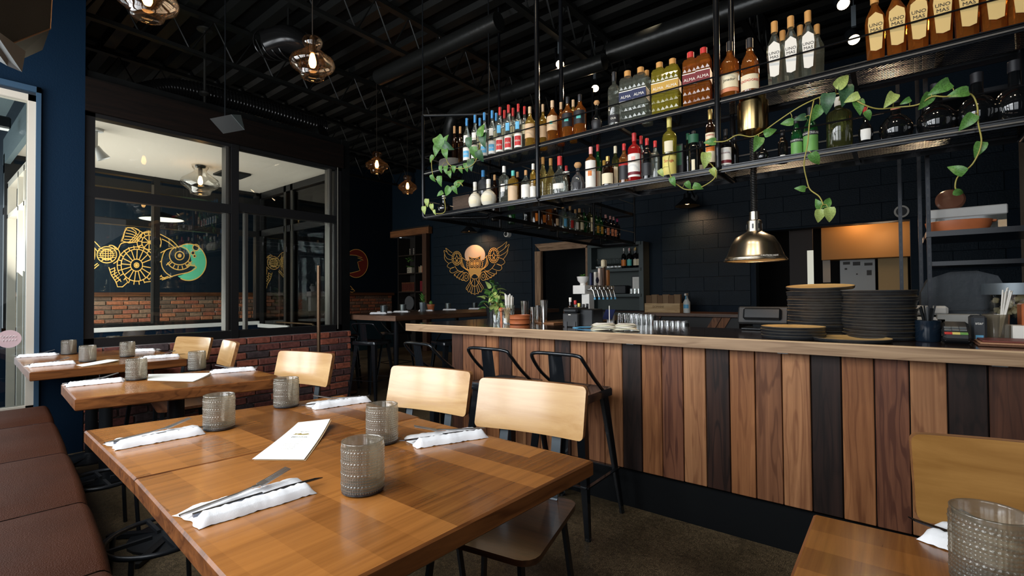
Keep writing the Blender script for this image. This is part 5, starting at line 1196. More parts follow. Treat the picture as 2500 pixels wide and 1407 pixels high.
# herb glass, straws, sugar jar, terracotta pots
t = bar_thing('herb_glass', 'small glass of leafy green herbs on the bar', 'plant', 1212, 2.82)
MB().lathe([(0, 0), (.028, 0), (.033, .10), (.031, .10), (.026, .005), (0, .005)], 18).build('glass', CG, t, smooth=40)
random.seed(5)
for i in range(26):
    a = random.random()*6.28; r = random.uniform(.01, .06); h = random.uniform(.10, .21)
    if i < 9: MB().tube([(0, 0, .02), (r*.4*cos(a), r*.4*sin(a), h*.6), (r*cos(a), r*sin(a), h)], .0015, 5).build('stem', STEM, t)
    o = D.objects.new('leaf', LM[i % 2]); C.objects.link(o); o.parent = t; o.location = (r*.8*cos(a), r*.8*sin(a), h); o.rotation_euler = (random.uniform(-1, 1), random.uniform(-.8, 1.2), a); o.scale = (.045, .045, .045)
t = bar_thing('potted_plant', 'dark leafed potted plant behind the herb glass, lit yellow green', 'plant', 1203, 3.35)
MB().lathe([(0, 0), (.05, 0), (.065, .10), (.06, .10), (.05, .01), (0, .01)], 18).build('pot', BLACK, t, smooth=40)
for i in range(46):
    a = random.random()*6.28; r = random.uniform(.01, .11); h = random.uniform(.12, .34)-r*.5
    if i < 10: MB().tube([(0, 0, .06), (r*.3*cos(a), r*.3*sin(a), h*.6), (r*cos(a), r*sin(a), h)], .002, 5).build('stem', STEM, t)
    o = D.objects.new('leaf', LM[(0, 2, 0, 1)[i % 4]]); C.objects.link(o); o.parent = t; o.location = (r*.7*cos(a), r*.7*sin(a), h); o.rotation_euler = (random.uniform(-.8, .8), random.uniform(-1.3, .6), a); o.scale = (.085, .05, .08)
t = bar_thing('straw_glass', 'tall glass full of white wrapped straws', 'straws', 1243, 2.86)
MB().lathe([(0, 0), (.034, 0), (.045, .135), (.043, .135), (.032, .006), (0, .006)], 20).build('glass', CG, t, smooth=40)
for i in range(20):
    a = i*2.4; r = .026*math.sqrt(i/20); MB().bar((r*cos(a), r*sin(a), .01), (r*1.35*cos(a), r*1.35*sin(a), random.uniform(.19, .225)), .0075, .003).build('straw', K['white'], t)
t = bar_thing('stick_jar', 'ribbed glass jar of pale stirring sticks in front of the straw glass', 'jar', 1238, 2.76)
MB().lathe([(0, 0), (.036, 0), (.04, .11), (.038, .11), (.034, .006), (0, .006)], 20).build('glass', CG, t, smooth=40)
for i in range(24):
    a = i*2.4; r = .03*math.sqrt(i/24); MB().bar((r*cos(a), r*sin(a), .008), (-r*cos(a+.6), r*sin(a+.7), .11+.01*sin(i)), .003, .003).build('stick', CL('stick', (.62, .46, .28), .7), t)
t = bar_thing('pepper_pot', 'small turned terracotta coloured pot between the two glasses', 'pot', 1225, 2.76)
MB().lathe([(0, 0), (.014, 0), (.010, .03), (.013, .07), (.012, .085), (.022, .095), (.022, .11), (.014, .118), (0, .12)], 16).build('body', TERRA, t, smooth=40)
for i, (dz, lb) in enumerate(((0, 'lower'), (.034, 'upper'))):
    t = bar_thing('terracotta_dish', '%s of two stacked shallow terracotta dishes on the bar' % lb, 'dish', 1269, 2.74, BZ+dz, 'stacked terracotta dishes')
    R = Rw(50, 1269, 2.74); MB().lathe([(0, 0), (R*.9, 0), (R, .006), (R*1.0, .030), (R*1.03, .033), (R*.95, .034), (R*.92, .006), (0, .006)], 32).build('dish', TERRA, t, smooth=40)
for px, top, w_, X, lb in ((1281, 735, 20, 3.0, 'tall steel shaker tin left of the pair of smaller ones'), (1301, 750, 14, 2.86, 'short steel jigger tin, left of two'), (1313, 746, 14, 2.98, 'short steel jigger tin, right of two'), (1328, 733, 19, 2.92, 'tall steel shaker tin on the right')):
    t = bar_thing('shaker_tin', lb, 'shaker', px, X, BZ, 'steel shaker tins'); R = Rw(w_, px, X); h = H_(px, top, X)
    MB().lathe([(0, 0), (R*.72, 0), (R*.75, .004), (R*.98, h-.006), (R, h), (0, h-.001)], 24).build('body', STEEL, t, smooth=40)
m = MB().cbox((2.90, onX(1370, 780, 3.0).y, BZ), (3.06, onX(1290, 780, 3.0).y, BZ+.008), .002); o = m.build('bar_mat', CL('copper_mat', (.28, .13, .06), .5)); tag(o, 'thin copper coloured bar mat running under the shakers', 'mat')
# receipt printer boxes
X = 2.66; t = bar_thing('receipt_printer', 'black receipt printer on the bar with blue cable beneath', 'printer', 1392, X)
R = Rw(44, 1392, X); h = H_(1392, 752, X)
MB().cbox((-.0, -R, 0), (.15, R, h*.72), .006).build('body', SATIN, t); MB().cbox((-.005, -R*.95, h*.72), (.14, R*.95, h), .012).build('lid', BLACK, t)
for s_ in (-.55, .55): MB().box((-.004, R*s_-.010, 0), (.001, R*s_+.010, h*.28)).build('foot_slot', K['black'], t)
MB().box((-.003, -.006, h*.62), (.0, .012, h*.66)).build('badge', K['white'], t)
t = bar_thing('card_reader_box', 'plain black box standing right of the receipt printer', 'box', 1430, X+.04); R = Rw(40, 1430, X); MB().cbox((-.0, -R, 0), (.14, R, H_(1430, 756, X)), .006).build('body', BLACK, t)
o = MB().tube([onX(a, b, 2.62) for a, b in ((1398, 801), (1415, 799), (1440, 799), (1462, 797))], .0025, 6).build('blue_cable', K['sky']); tag(o, 'thin blue cable lying on the bar before the printer', 'cable')
# sauce bottles behind the printer
for px, top, w_, gl, cap, lc, lb in ((1393, 727, 12, 'brown', 'white', None, 'bitters bottle behind the receipt printer, tallest'), (1405, 734, 7, 'clear', 'red', 'green', 'tiny green hot sauce bottle with red cap'), (1414, 741, 8, 'clear', 'yellow', 'cream', 'tiny sauce bottle with yellow cap'),
                                     (1425, 743, 9, 'dark', 'black', None, 'small black dropper bottle, left of two'), (1434, 742, 9, 'dark', 'black', None, 'small black dropper bottle, right of two')):
    y = YatX(px, 2.95, BZ); bottle(lb, (2.95, y, BZ+.001), Rw(w_, px, 2.95), H_(px, top, 2.95), 'std', G[gl], K[cap], [LB(lc)] if lc else None, None, .2, 'small bottles behind the printer')
# tap tower
X = 4.05; yT = YatX(1413, X, 1.2)
t = thing('tap_tower', 'white stone beer tap tower with row of chrome faucets', 'tap', (X, yT, BZ)); WST = mat('white_stone', (.80, .78, .74), .3, var=.06)
za, zb = H_(1413, 718, X), H_(1413, 697, X); R = Rw(34, 1413, X)
MB().cbox((0, -R, za), (.62, R, zb), .003).build('cross_block', WST, t)
MB().cbox((.04, -R*1.35, 0), (.14, -R*.1, za), .003).build('column', WST, t)
CHM = STEEL
hm_ = [(K['navy'], .12), (K['white'], .13), (CL('tap_pinkwhite', (.75, .62, .56), .4), .17), (CL('tap_dark', (.10, .05, .03), .5), .20), (CL('tap_orange', (.50, .19, .05), .4), .16), (K['black'], .0)]
for i in range(6):
    x = .04+i*.085; f = MB(); zc_ = (za+zb)/2
    f.tube([(x, -R, zc_), (x, -R-.05, zc_+.005), (x, -R-.07, zc_-.01), (x, -R-.085, zc_-.075)], [.010, .011, .010, .006], 8).lathe([(.013, 0), (.013, .02), (.006, .03)], 10, Matrix.Translation((x, -R-.05, zc_+.01)))
    f.build('faucet', CHM, t, smooth=50)
    MB().lathe([(.010, 0), (.010, .02), (0, .022)], 8, Matrix.Translation((x, -R-.086, zc_-.098))).build('blue_cap', K['sky'], t)
    mt, hh = hm_[i]
    if hh: MB().cbox((x-.022, -R-.062, zc_+.04), (x+.022, -R-.038, zc_+.04+hh), .005).build('tap_handle', mt, t)
MB().cbox((.295-.035, -R-.07, zc_+.22), (.295+.035, -R-.03, zc_+.30), .012).build('tap_handle_crest', K['cream'], t)
MB().lathe([(0, 0), (.03, 0), (.032, .004), (0, .005)], 6, Matrix.Translation((.125, -R-.065, zc_+.09)) @ Matrix.Rotation(pi/2, 4, 'X')).build('badge', K['navy'], t)
t = thing('succulent_bowl', 'white footed bowl with succulent on top of tap tower block', 'plant', (X+.08, yT, BZ+zb+.001)); R = Rw(30, 1418, X)
MB().lathe([(0, 0), (R*.5, 0), (R*.45, .02), (R*.85, .045), (R, .085), (R*.93, .085), (R*.7, .05), (0, .05)], 24).build('bowl', WST, t, smooth=40)
for i in range(12):
    a = i*2.4; r = .012+.003*i; o = D.objects.new('leaf', LM[0]); C.objects.link(o); o.parent = t; o.location = (0, 0, .078); o.rotation_euler = (0, -.9+i*.05, a); o.scale = (.05, .03, .03)
# tablet, pole, paper bundle, glasses
X = 3.15; t = bar_thing('tablet_stand', 'tilted screen in a white stand behind the paper bundle', 'tablet', 1481, X, .90)
R = Rw(26, 1481, X)
MB().cbox((-.004, -R, .06), (.004, R, .15), .002, Matrix.Translation((-.03, 0, .03)) @ Matrix.Rotation(.7, 4, 'Y')).build('screen', K['navy'], t)
MB().bar((.06, 0, 0), (.07, 0, .14), .05, .02).build('stand', WHITE, t)
X = 2.75; t = bar_thing('order_spike', 'thin white metal spike standing on the bar', 'spike', 1488, X); MB().tube([(0, 0, 0), (0, 0, H_(1488, 747, X))], .003, 6).lathe([(.03, 0), (.03, .004), (0, .005)], 12).build('spike', K['white'], t)
X = 2.50; yp = YatX(1490, X, BZ); PB = CL('parchment', (.78, .76, .60), .85)
for i, (dx, dy, rz, lb) in enumerate(((0, .06, .3, 'left bundled white paper coaster stack on bar edge'), (.03, -.06, -.25, 'right bundled white paper coaster stack on bar edge'))):
    t = thing('paper_bundle', lb, 'paper', (X+.04+dx, yp+dy, BZ+.001), rz, 'paper bundles on the bar')
    for k in range(6):
        q = MB(); r0 = .085-.004*k
        for a in range(25):
            an = 2*pi*a/24; rr = r0*(1+.10*sin(an*3+k)); q.v.append((rr*.75*cos(an), rr*sin(an), .004+k*.006+.004*sin(an*2+k*1.3))); q.v.append((rr*.5*cos(an), rr*.68*sin(an), .012+k*.006))
        for a in range(24): q.f.append((a*2, a*2+2, a*2+3, a*2+1)); q.mi.append(0)
        q.add([(0, 0, .014+k*.006)]+[(.0, 0, 0)]*0, []); q.build('paper_leaf', (PB, K['white'])[k % 2], t, smooth=True)
i = 0
for row, (X, n, p0, p1, hgt, lab, z) in enumerate(((3.22, 5, 1545, 1592, .125, 'tall upturned glass, front row behind the bar', .89), (3.34, 5, 1515, 1562, .125, 'tall upturned glass, back row behind the bar', .89), (3.22, 6, 1606, 1672, .085, 'short upturned glass right of the tall ones', .89))):
    me = None
    for k in range(n):
        px = p0+(p1-p0)*k/(n-1); y = YatX(px, X, z)
        t = thing('upturned_glass', lab+', %s from the left' % nm[k], 'glass', (X, y, z+.001), 0, 'upturned glasses row %s' % 'abc'[row])
        if me is None: o = MB().lathe([(0, hgt), (.026, hgt), (.028, hgt-.008), (.034, 0), (.032, 0), (.026, hgt-.012), (0, hgt-.012)], 16).build('glass', CG, t, smooth=40); me = o.data
        else: link('glass', me, t)
rb = thing('speed_rail', 'lower working counter behind the bar holding upturned glasses', 'counter', (3.35, .9, 0))
MB().box((3.12, -1.6, .80), (3.6, 2.15, .888)).build('work_top', wood('workwood', (.04, .02, .01), (.12, .06, .03), 'Y', .4), rb, world=True); MB().box((3.14, -1.6, 0), (3.58, 2.15, .80)).build('cabinet', SATIN, rb, world=True)
# POS screen
X = 3.02; t = bar_thing('pos_terminal', 'black touchscreen terminal seen from behind beside the plate stacks', 'monitor', 1862, X, BZ)
R = Rw(112, 1862, X); zt = H_(1862, 749, X)
M = Matrix.Translation((0, 0, .03)) @ Matrix.Rotation(.30, 4, 'Y')
MB().cbox((-.02, -R, .0), (.01, R, zt-.03), .008, M).build('screen_back', SATIN, t); MB().cbox((-.045, -R*.75, .02), (-.015, R*.75, (zt-.03)*.86), .01, M).build('rear_housing', BLACK, t)
MB().cbox((-.05, -R*.8, 0), (.12, R*.8, .014), .005).build('base_plate', BLACK, t); MB().bar((.02, 0, .01), (.0, 0, .08), .1, .03).build('neck', BLACK, t)
# right end of the bar
X = 2.66; t = bar_thing('pen_cup', 'dark blue hobnail cup full of pens and cutlery right of the plates', 'cup', 2266, X); R = Rw(50, 2266, X)
MB().lathe([(0, 0), (R*.92, 0), (R, .006), (R, H_(2266, 783, X)), (R*.94, H_(2266, 783, X)), (R*.9, .01), (0, .01)], 24).build('cup', mat('dark_cup', (.01, .02, .035), .15, trans=.3), t, smooth=40)
for i in range(7): a = i*.9; MB().bar((0, 0, .02), (R*.6*cos(a), R*.6*sin(a), .145+.01*sin(i*3)), .006).build('pen', BLACK, t)
X = 2.62; t = bar_thing('card_terminal', 'black card payment terminal with coloured keys', 'terminal', 2335, X); R = Rw(56, 2335, X)
M = Matrix.Rotation(-.45, 4, 'Y')
MB().cbox((-.03, -R, 0), (.13, R, .03), .01).build('cradle', BLACKG, t); MB().cbox((-.03, -R*.9, .02), (.10, R*.9, .05), .01, M).build('keypad_body', SATIN, t)
for k, c_ in enumerate(('red', 'yellow', 'green')): MB().cbox((-.020, R*(.55-.5*k)-.012, .050), (-.005, R*(.55-.5*k)+.012, .054), .001, M).build('key', K[c_], t)
for k in range(6): MB().cbox((.01+.02*(k//3), R*(.55-.5*(k % 3))-.011, .050), (.024+.02*(k//3), R*(.55-.5*(k % 3))+.011, .053), .001, M).build('key', GREYST, t)
X = 2.70; t = bar_thing('label_printer', 'small dark label printer with a light blue tag at its foot', 'printer', 2392, X); R = Rw(28, 2392, X); h = H_(2392, 772, X)
MB().cbox((0, -R, 0), (.12, R, h), .008).build('body', CL('slate', (.025, .03, .036), .5), t); MB().box((-.001, -R*.5, .01), (.0, R*.5, .03)).build('blue_tag', K['sky'], t)
lettering('star', .016, K['white'], t, (-.001, 0, h*.72), FACE)
X = 2.78; t = bar_thing('straw_tumbler', 'grey ribbed tumbler holding thin white straws at right end of bar', 'straws', 2432, X); R = Rw(50, 2432, X); h = H_(2432, 768, X)
MB().lathe([(0, 0), (R*.9, 0), (R, h), (R*.95, h), (R*.86, .01), (0, .01)], 24).build('glass', SMK, t, smooth=40)
for i in range(8): MB().tube([(0, -.01, .02), (.01*sin(i*2), -R*.55-.004*i, h+.10+.01*sin(i*5))], .0028, 6).build('straw', K['white'], t)
X = 2.52
for k in range(3):
    o = MB().cbox((X-.0+.01*k, YatX(2520, X, BZ)-.05, BZ+.001+k*.007), (X+.20, YatX(2388+6*k, X, BZ), BZ+.0075+k*.007), .002).build('menu_board', (CL('board_brown', (.12, .05, .025), .5), CL('board_tan', (.42, .22, .12), .5), CL('board_red', (.16, .04, .03), .5))[k])
    tag(o, '%s wooden menu board lying at the right end of the bar' % ('lowest', 'middle', 'topmost')[k], 'board', 'stacked menu boards')
X = 2.74; o = MB().cbox((X, YatX(2520, X, BZ), BZ+.001), (X+.1, YatX(2474, X, BZ), BZ+H_(2490, 796, X)), .003).build('white_box', K['white']); tag(o, 'white box on the bar at the right picture edge', 'box')
X = 2.80; o = MB().cbox((X, YatX(2530, X, BZ+.1), BZ+.001), (X+.1, YatX(2495, X, BZ+.1), BZ+H_(2495, 742, X)), .004).build('orange_caddy', TERRA); tag(o, 'orange caddy sliced by the right picture edge', 'box')
# things behind: white bins, black cover, steel bin
X = 3.0; t = thing('paper_tray', 'white plastic tray with folded papers behind the pen cup', 'tray', (X, YatX(2268, X, BZ), BZ+.001)); R = Rw(70, 2268, X)
MB().cbox((0, -R, 0), (.2, R, H_(2268, 775, X)), .01).build('tray', WHITE, t); MB().cbox((0, -R*1.05, H_(2268, 770, X)), (.2, R*1.05, H_(2268, 748, X)), .01).build('lid', CL('tray_grey', (.55, .55, .53), .5), t)
X = 3.0; t = thing('cash_drawer', 'grey steel drawer under the black covered machine', 'drawer', (X, YatX(2340, X, BZ), BZ+.001)); R = Rw(80, 2340, X); MB().cbox((0, -R, 0), (.25, R, H_(2340, 768, X)), .004).build('body', CL('drawer_grey', (.34, .34, .32), .45, metal=.3), t)
MB().lathe([(0, 0), (.008, 0), (.008, .004), (0, .005)], 10, Matrix.Translation((-.001, 0, .06)) @ Matrix.Rotation(-pi/2, 4, 'Y')).build('lock', BLACK, t)
X = 3.10; t = thing('covered_machine', 'machine under a dark fitted cover at the right end behind the bar', 'machine', (X, YatX(2355, X, 1.03), 1.035)); R = Rw(160, 2355, X); h = H_(2355, 662, X, 1.035)
m = MB(); pr = [(-R, 0), (-R*1.0, h*.55), (-R*.8, h*.85), (-R*.3, h*.99), (R*.3, h), (R*.75, h*.88), (R*.98, h*.5), (R, 0)]
m.prism(pr, 0, .3, Matrix(((0, 0, 1, 0), (-1, 0, 0, 0), (0, 1, 0, 0), (0, 0, 0, 1)))); m.build('cover', CL('cover_slate', (.022, .028, .034), .6, bump=.4, bscale=20), t)
MB().box((-.004, -R, .03), (0, R, .036)).build('seam', BLACK, t)
X = 3.05; t = thing('clear_tub', 'clear round tub of food with steel lid band beside covered machine', 'tub', (X, YatX(2492, X, 1.05), 1.04)); MB().lathe([(0, 0), (.11, 0), (.12, .15), (.115, .15), (.105, .005), (0, .005)], 28).build('tub', CG, t, smooth=40)
MB().lathe([(.122, .10), (.124, .10), (.124, .15), (.122, .15)], 28).build('band', GREYST, t, smooth=40); random.seed(4)
m = MB()
for i in range(60): a = random.random()*6.28; r = random.random()*.085; m.cbox((-.012, -.012, -.01), (.012, .012, .01), .004, Matrix.Translation((r*cos(a), r*sin(a), .02+.07*random.random())) @ Matrix.Rotation(a, 4, 'X'))
o = m.build('popped_corn', CL('corn', (.5, .42, .26), .8), t); o['kind'] = 'stuff'

# ---------------------------------------------------------------- shelf tower at the right
X = 2.98
t = thing('shelf_tower', 'black metal shelf tower with perforated posts at the right behind the bar', 'shelf', (X, YatX(2262, X, 1.2), BZ))
ys0 = YatX(2268, X, 1.4); zs = onX(2270, 566, X).z; yR = ys0-1.0
PS = mat('post_steel', (.012, .014, .018), .35, .5)
for (xx, yy, zt_) in ((X, ys0, 3.98), (X+.30, ys0+.02, 3.98), (X+.30, ys0+.10, 3.98), (X+.42, yR, 3.98)):
    m = MB().box((xx, yy-.008, BZ), (xx+.025, yy+.008, zt_)); m.build('post', PS, t, world=True)
    m = MB()
    for k in range(40): m.box((xx-.001, yy-.003, 1.0+k*.04), (xx+.0, yy+.003, 1.015+k*.04))
    m.build('post_slot', BLACK, t, world=True)['kind'] = 'stuff'
for z_ in (zs, zs+.62):
    MB().box((X-.01, yR, z_-.025), (X+.45, ys0+.01, z_)).build('shelf', BLACKG, t, world=True)
MB().box((X+.02, yR, zs-.16), (X+.44, ys0-.01, zs-.14)).build('shelf', BLACKG, t, world=True)
MB().bar((X+.02, ys0-.36, zs-.14), (X+.02, ys0-.60, zs-.03), .012).build('brace', RAILM, t, world=True)
t = thing('plastic_box', 'clear plastic storage box on the shelf tower', 'box', (X+.16, YatX(2365, X+.1, zs), zs+.001)); R = Rw(140, 2365, X+.1, zs); h = H_(2365, 502, X+.1, zs)
FRO = liquid('frosted_plastic', (.80, .82, .80), (.30, .31, .28), .35)
MB().box((-.0, -R, 0), (.24, R, h)).build('box', FRO, t); MB().cbox((-.006, -R*1.03, h-.045), (.25, R*1.03, h), .004).build('lid', CL('lid_white', (.40, .40, .38), .4), t)
t = thing('terracotta_casserole', 'wide terracotta dish with handle in front of the plastic box', 'dish', (X+.10, YatX(2340, X+.08, zs), zs+.001)); R = Rw(124, 2340, X+.08, zs)
MB().lathe([(0, 0), (R*.85, 0), (R*.95, .02), (R, .048), (R*.95, .05), (R*.9, .012), (0, .01)], 36, sx=.62).build('dish', TERRA, t, smooth=40); MB().cbox((-.02, -R*1.1, .035), (.02, -R*.96, .045), .004).build('handle', TERRA, t)
t = thing('bowl_lid', 'round brown glazed bowl lid leaning on top of the plastic box', 'dish', (X+.2, YatX(2320, X+.2, zs+h), zs+h+.002)); R = Rw(56, 2320, X+.2, zs)  # brown lid of a bowl, propped on the box
MB().lathe([(0, .012), (R*.75, .012), (R*.8, 0), (R, 0), (R, .012), (R*.85, .02), (0, .022)], 28, Matrix.Translation((0, 0, R*.75)) @ Matrix.Rotation(-1.25, 4, 'Y') ).build('lid', CL('glaze_brown', (.12, .05, .03), .25), t, smooth=40)
# dark brick stack at the far right
bw = thing('brick_chimney', 'dark brown brick chimney behind the rack at the right edge', 'chimney', (3.62, -1.0, 0))
MB().box((3.62, -1.9, 1.15), (4.3, -.62, 3.98)).build('core', MORTARD, bw, world=True)
bw2 = [c for c in bw.children][0]
base_ = thing('x', '', '') ; D.objects.remove(base_)
def bricks_on(parent, X, y0, y1, z0, n, h, mats):
    rnd = random.Random(9); me = None
    q = MB().cbox((-.022, -.096, 0), (.01, .096, h-.011), .005).build('brick', mats); me = q.data; D.objects.remove(q)
    for j in range(n):
        y = y0-(.1 if j % 2 else 0)
        while y > y1:
            o = D.objects.new('brick', me); C.objects.link(o); o.parent = parent; o.location = TM(parent).inverted() @ Vector((X+rnd.uniform(-.003, .003), y-.1, z0+j*h)); y -= .205
bricks_on(bw, 3.62, -.60, -1.55, 1.16, 26, .075, BRICK3)

# ---------------------------------------------------------------- back counter, wall shelf, crate, kitchen
bk = thing('back_counter', 'low back counter with diagonal board front along the rear wall', 'counter', (6.6, 1.8, 0))
BCW = wood('back_counter_wood', (.05, .022, .012), (.15, .075, .04), 'Y', .4)
MB().cbox((6.3, 1.42, .865), (6.99, 4.0, .91), .004).build('counter_top', BCW, bk, world=True); MB().box((6.37, 1.5, 0), (6.98, 3.95, .865)).build('cabinet', SATIN, bk, world=True)
for k in range(22):
    y = 1.5+.11*k; s_ = 1 if (k//6) % 2 else -1; y2 = y+s_*.35
    if max(y, y2) < 3.93 and min(y, y2) > 1.48: MB().prism([(y, .25), (y+.10, .25), (y2+.10, .86), (y2, .86)], 6.345+.0004*k, 6.368+.0004*k, Matrix(((0, 0, 1, 0), (1, 0, 0, 0), (0, 1, 0, 0), (0, 0, 0, 1)))).build('diagonal_board', WM['MDRBO'[k % 5]], bk, world=True)
XS = 6.9; ya, yb = onX(1448, 650, XS).y, onX(1573, 650, XS).y
SH = mat('shelf_greygreen', (.055, .075, .075), .5)
ws = thing('wall_shelf', 'grey green built-in wall shelf unit beside the doorway holding glasses and wine', 'shelf', (XS, (ya+yb)/2, .92))
ztop = onX(1560, 592, XS).z
for y in (ya, yb): MB().box((XS-.12, y-.035, .92), (XS+.1, y+.035, ztop)).build('side_panel', SH, ws, world=True)
zs1, zs2 = onX(1510, 657, XS).z, onX(1510, 718, XS).z
for z in (ztop, zs1, zs2): MB().box((XS-.14, yb, z-.045), (XS+.1, ya, z)).build('shelf', SH, ws, world=True)
MB().box((XS+.08, yb, .92), (XS+.1, ya, ztop)).build('back_panel', mat('shelf_back', (.05, .065, .062), .6), ws, world=True)
for i, (px, c_, cp) in enumerate(((1524, 'orange', 'white'), (1531, None, 'white'), (1538, 'teal', 'pink'), (1545, None, 'tan'), (1553, 'cream', 'gold'), (1563, 'cream', 'red'))):
    y = YatX(px, XS-.05-.0*(i % 2), zs1); bottle('wine bottle on the wall shelf, %s from the left%s' % (nm[i], ' with %s label' % c_ if c_ else ''), (XS-.06+.08*(c_ is None), y, zs1+.001), .037, .31, 'wine', G['dark'], K[cp], [LB(c_, .12, .42)] if c_ else None, None, .2, 'wine bottles on the wall shelf')
wg0 = None
for i in range(14):
    px = 1458+9*(i % 7)+(4 if i > 6 else 0); X = XS-.07+.09*(i//7); y = YatX(px, X, zs1)
    t = thing('wine_glass', 'upside down wine glass, %s row of the wall shelf, %s from left' % (('front', 'back')[i//7], nm[i % 7]), 'glass', (X, y, zs1+.001), 0, 'wine glasses on the wall shelf')
    if wg0 is None: wg0 = MB().lathe([(.03, 0), (.036, .04), (.03, .075), (.006, .09), (.004, .155), (.032, .16), (.033, .163), (0, .165)], 14).build('glass', CG, t, smooth=60).data
    else: link('glass', wg0, t)
fr = thing('framed_notice', 'framed white notice standing on the middle wall shelf', 'frame', (XS-.0, YatX(1556, XS, zs2), zs2+.001)); 
MB().box((0, -.09, 0), (.012, .09, .27)).build('frame', BLACK, fr); MB().box((-.002, -.075, .015), (0, .075, .255)).build('notice', K['white'], fr)
for k in range(7): MB().box((-.003, -.05, .22-.022*k), (-.002, .05, .223-.022*k)).build('text_line', INKG, fr)
o = MB().cbox((XS-.1, YatX(1535, XS, zs2), zs2+.001), (XS+.05, YatX(1500, XS, zs2), zs2+.13), .01).build('dark_box', BLACK); tag(o, 'dark box on the middle wall shelf', 'box')
for i in range(4):
    y = YatX(1541+9*i, XS-.09, zs2); t = thing('shot_jar', 'small clear jar on the middle wall shelf, %s from the left' % nm[i], 'jar', (XS-.09, y, zs2+.001), 0, 'jars on the wall shelf'); MB().lathe([(0, 0), (.022, 0), (.022, .075), (.02, .075), (.02, .005), (0, .005)], 12).build('glass', CG, t)
# crate, papers, spray bottle on back counter
z = .911; X = 6.42; yc0, yc1 = YatX(1574, X, z), YatX(1660, X, z)
cr = thing('wine_crate', 'pale wooden wine crate on the back counter', 'crate', (X, (yc0+yc1)/2, z)); PW = wood('crate_pine', (.42, .26, .11), (.66, .47, .25), 'Y', .6); hw = abs(yc0-yc1)/2; h = H_(1616, 741, X, z)
MB().box((0, -hw, 0), (.012, hw, h)).build('front_board', PW, cr); MB().box((.28, -hw, 0), (.292, hw, h)).build('back_board', PW, cr)
for s_ in (-1, 1): MB().box((.012, s_*hw-.006*(s_+1), 0), (.28, s_*hw+.006*(1-s_), h)).build('end_board', PW, cr)
MB().box((.012, -hw+.01, 0), (.28, hw-.01, .012)).build('base_board', PW, cr); lettering('DOMAINE', .035, mat('burnt_print', (.12, .06, .02), .8), cr, (-.001, .05, h*.62), FACE); lettering('_ _ _ _ _ _', .03, mat('burnt_print', (.12, .06, .02), .8), cr, (-.001, .05, h*.42), FACE)
for i in range(6):
    y = yc0-(yc0-yc1)*(.08+.16*i); o = MB().cbox((X+.06, y-.045, z+.014), (X+.12, y+.045, z+h+.11+.01*(i % 2)), .004).build('paper_bag', (CL('kraft', (.16, .09, .045), .8), CL('kraft2', (.24, .15, .08), .8))[i % 2]); tag(o, 'folded brown packet in the wine crate, %s from the left' % nm[i], 'packet', 'packets in the crate')
X = 6.4; t = thing('spray_bottle', 'white spray bottle with blue trigger at right of the crate', 'bottle', (X, YatX(1677, X, z), z+.001))
MB().lathe([(0, 0), (.042, 0), (.044, .01), (.044, .14), (.018, .19), (.018, .20), (0, .20)], 18).build('body', CL('spray_white', (.62, .66, .64), .4), t, smooth=40)
MB().lathe([(.045, .06), (.0452, .11)], 14, a0=pi-.8, a1=pi+.8).build('label', K['sky'], t); MB().cbox((-.06, -.014, .225), (.03, .014, .255), .006).tube([(0, 0, .2), (0, 0, .23)], .012).build('nozzle', K['white'], t, smooth=40); MB().bar((-.03, 0, .225), (-.05, 0, .18), .01).build('trigger', K['sky'], t)
# kitchen beyond the pass
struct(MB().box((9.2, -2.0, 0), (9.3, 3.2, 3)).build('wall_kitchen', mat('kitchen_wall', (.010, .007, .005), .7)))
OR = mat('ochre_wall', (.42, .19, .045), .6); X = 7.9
def kp(name, px0, py0, px1, py1, X, mt, lb, cat, th=.1):
    a = onX(px0, py0, X); b = onX(px1, py1, X); o = MB().cbox((X, min(a.y, b.y), 0 if py1 >= 900 else min(a.z, b.z)), (X+th, max(a.y, b.y), max(a.z, b.z)), .004).build(name, mt); tag(o, lb, cat); return o
kp('range_hood', 2004, 548, 2224, 626, 7.45, OR, 'ochre lit panel above the kitchen pass', 'panel', .3)
for j_, (a_, b_, c_2, d_2) in enumerate(((2058, 640, 2075, 646), (2082, 640, 2100, 648), (2110, 642, 2130, 648), (2062, 655, 2068, 659), (2090, 668, 2094, 671), (2116, 660, 2128, 672))):
    NOTES = globals().get('NOTES', [])+[(a_, b_, c_2, d_2)]
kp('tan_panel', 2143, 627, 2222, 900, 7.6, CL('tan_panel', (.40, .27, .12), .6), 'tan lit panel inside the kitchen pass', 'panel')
fridge = kp('steel_fridge', 2050, 632, 2142, 900, 7.7, CL('kit_steel', (.30, .30, .29), .5, metal=.4), 'grey steel appliance with papers stuck on it inside the kitchen', 'appliance', .4)
for a_, b_, c_2, d_2 in NOTES:
    u_, v_ = onX(a_, b_, 7.69), onX(c_2, d_2, 7.69); MB().box((7.692, min(u_.y, v_.y), min(u_.z, v_.z)), (7.6995, max(u_.y, v_.y), max(u_.z, v_.z))).build('pinned_note', CL('note_dark', (.06, .055, .05), .6), fridge, world=True)
kp('notice_sheet', 2008, 632, 2028, 690, 7.5, K['pink'] if 0 else CL('sheet', (.42, .36, .30), .7), 'speckled notice sheet hanging at the left of the pass', 'notice', .01)
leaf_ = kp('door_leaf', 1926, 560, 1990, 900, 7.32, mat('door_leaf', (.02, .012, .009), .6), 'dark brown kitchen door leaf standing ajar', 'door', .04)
u_, v_ = onX(1970, 612, 7.3), onX(1987, 706, 7.3); MB().box((7.312, v_.y, v_.z), (7.3195, u_.y, u_.z)).build('window_strip', mat('lit_strip', (.6, .6, .5), .5, emit=(.75, .74, .62), es=.55), leaf_, world=True)
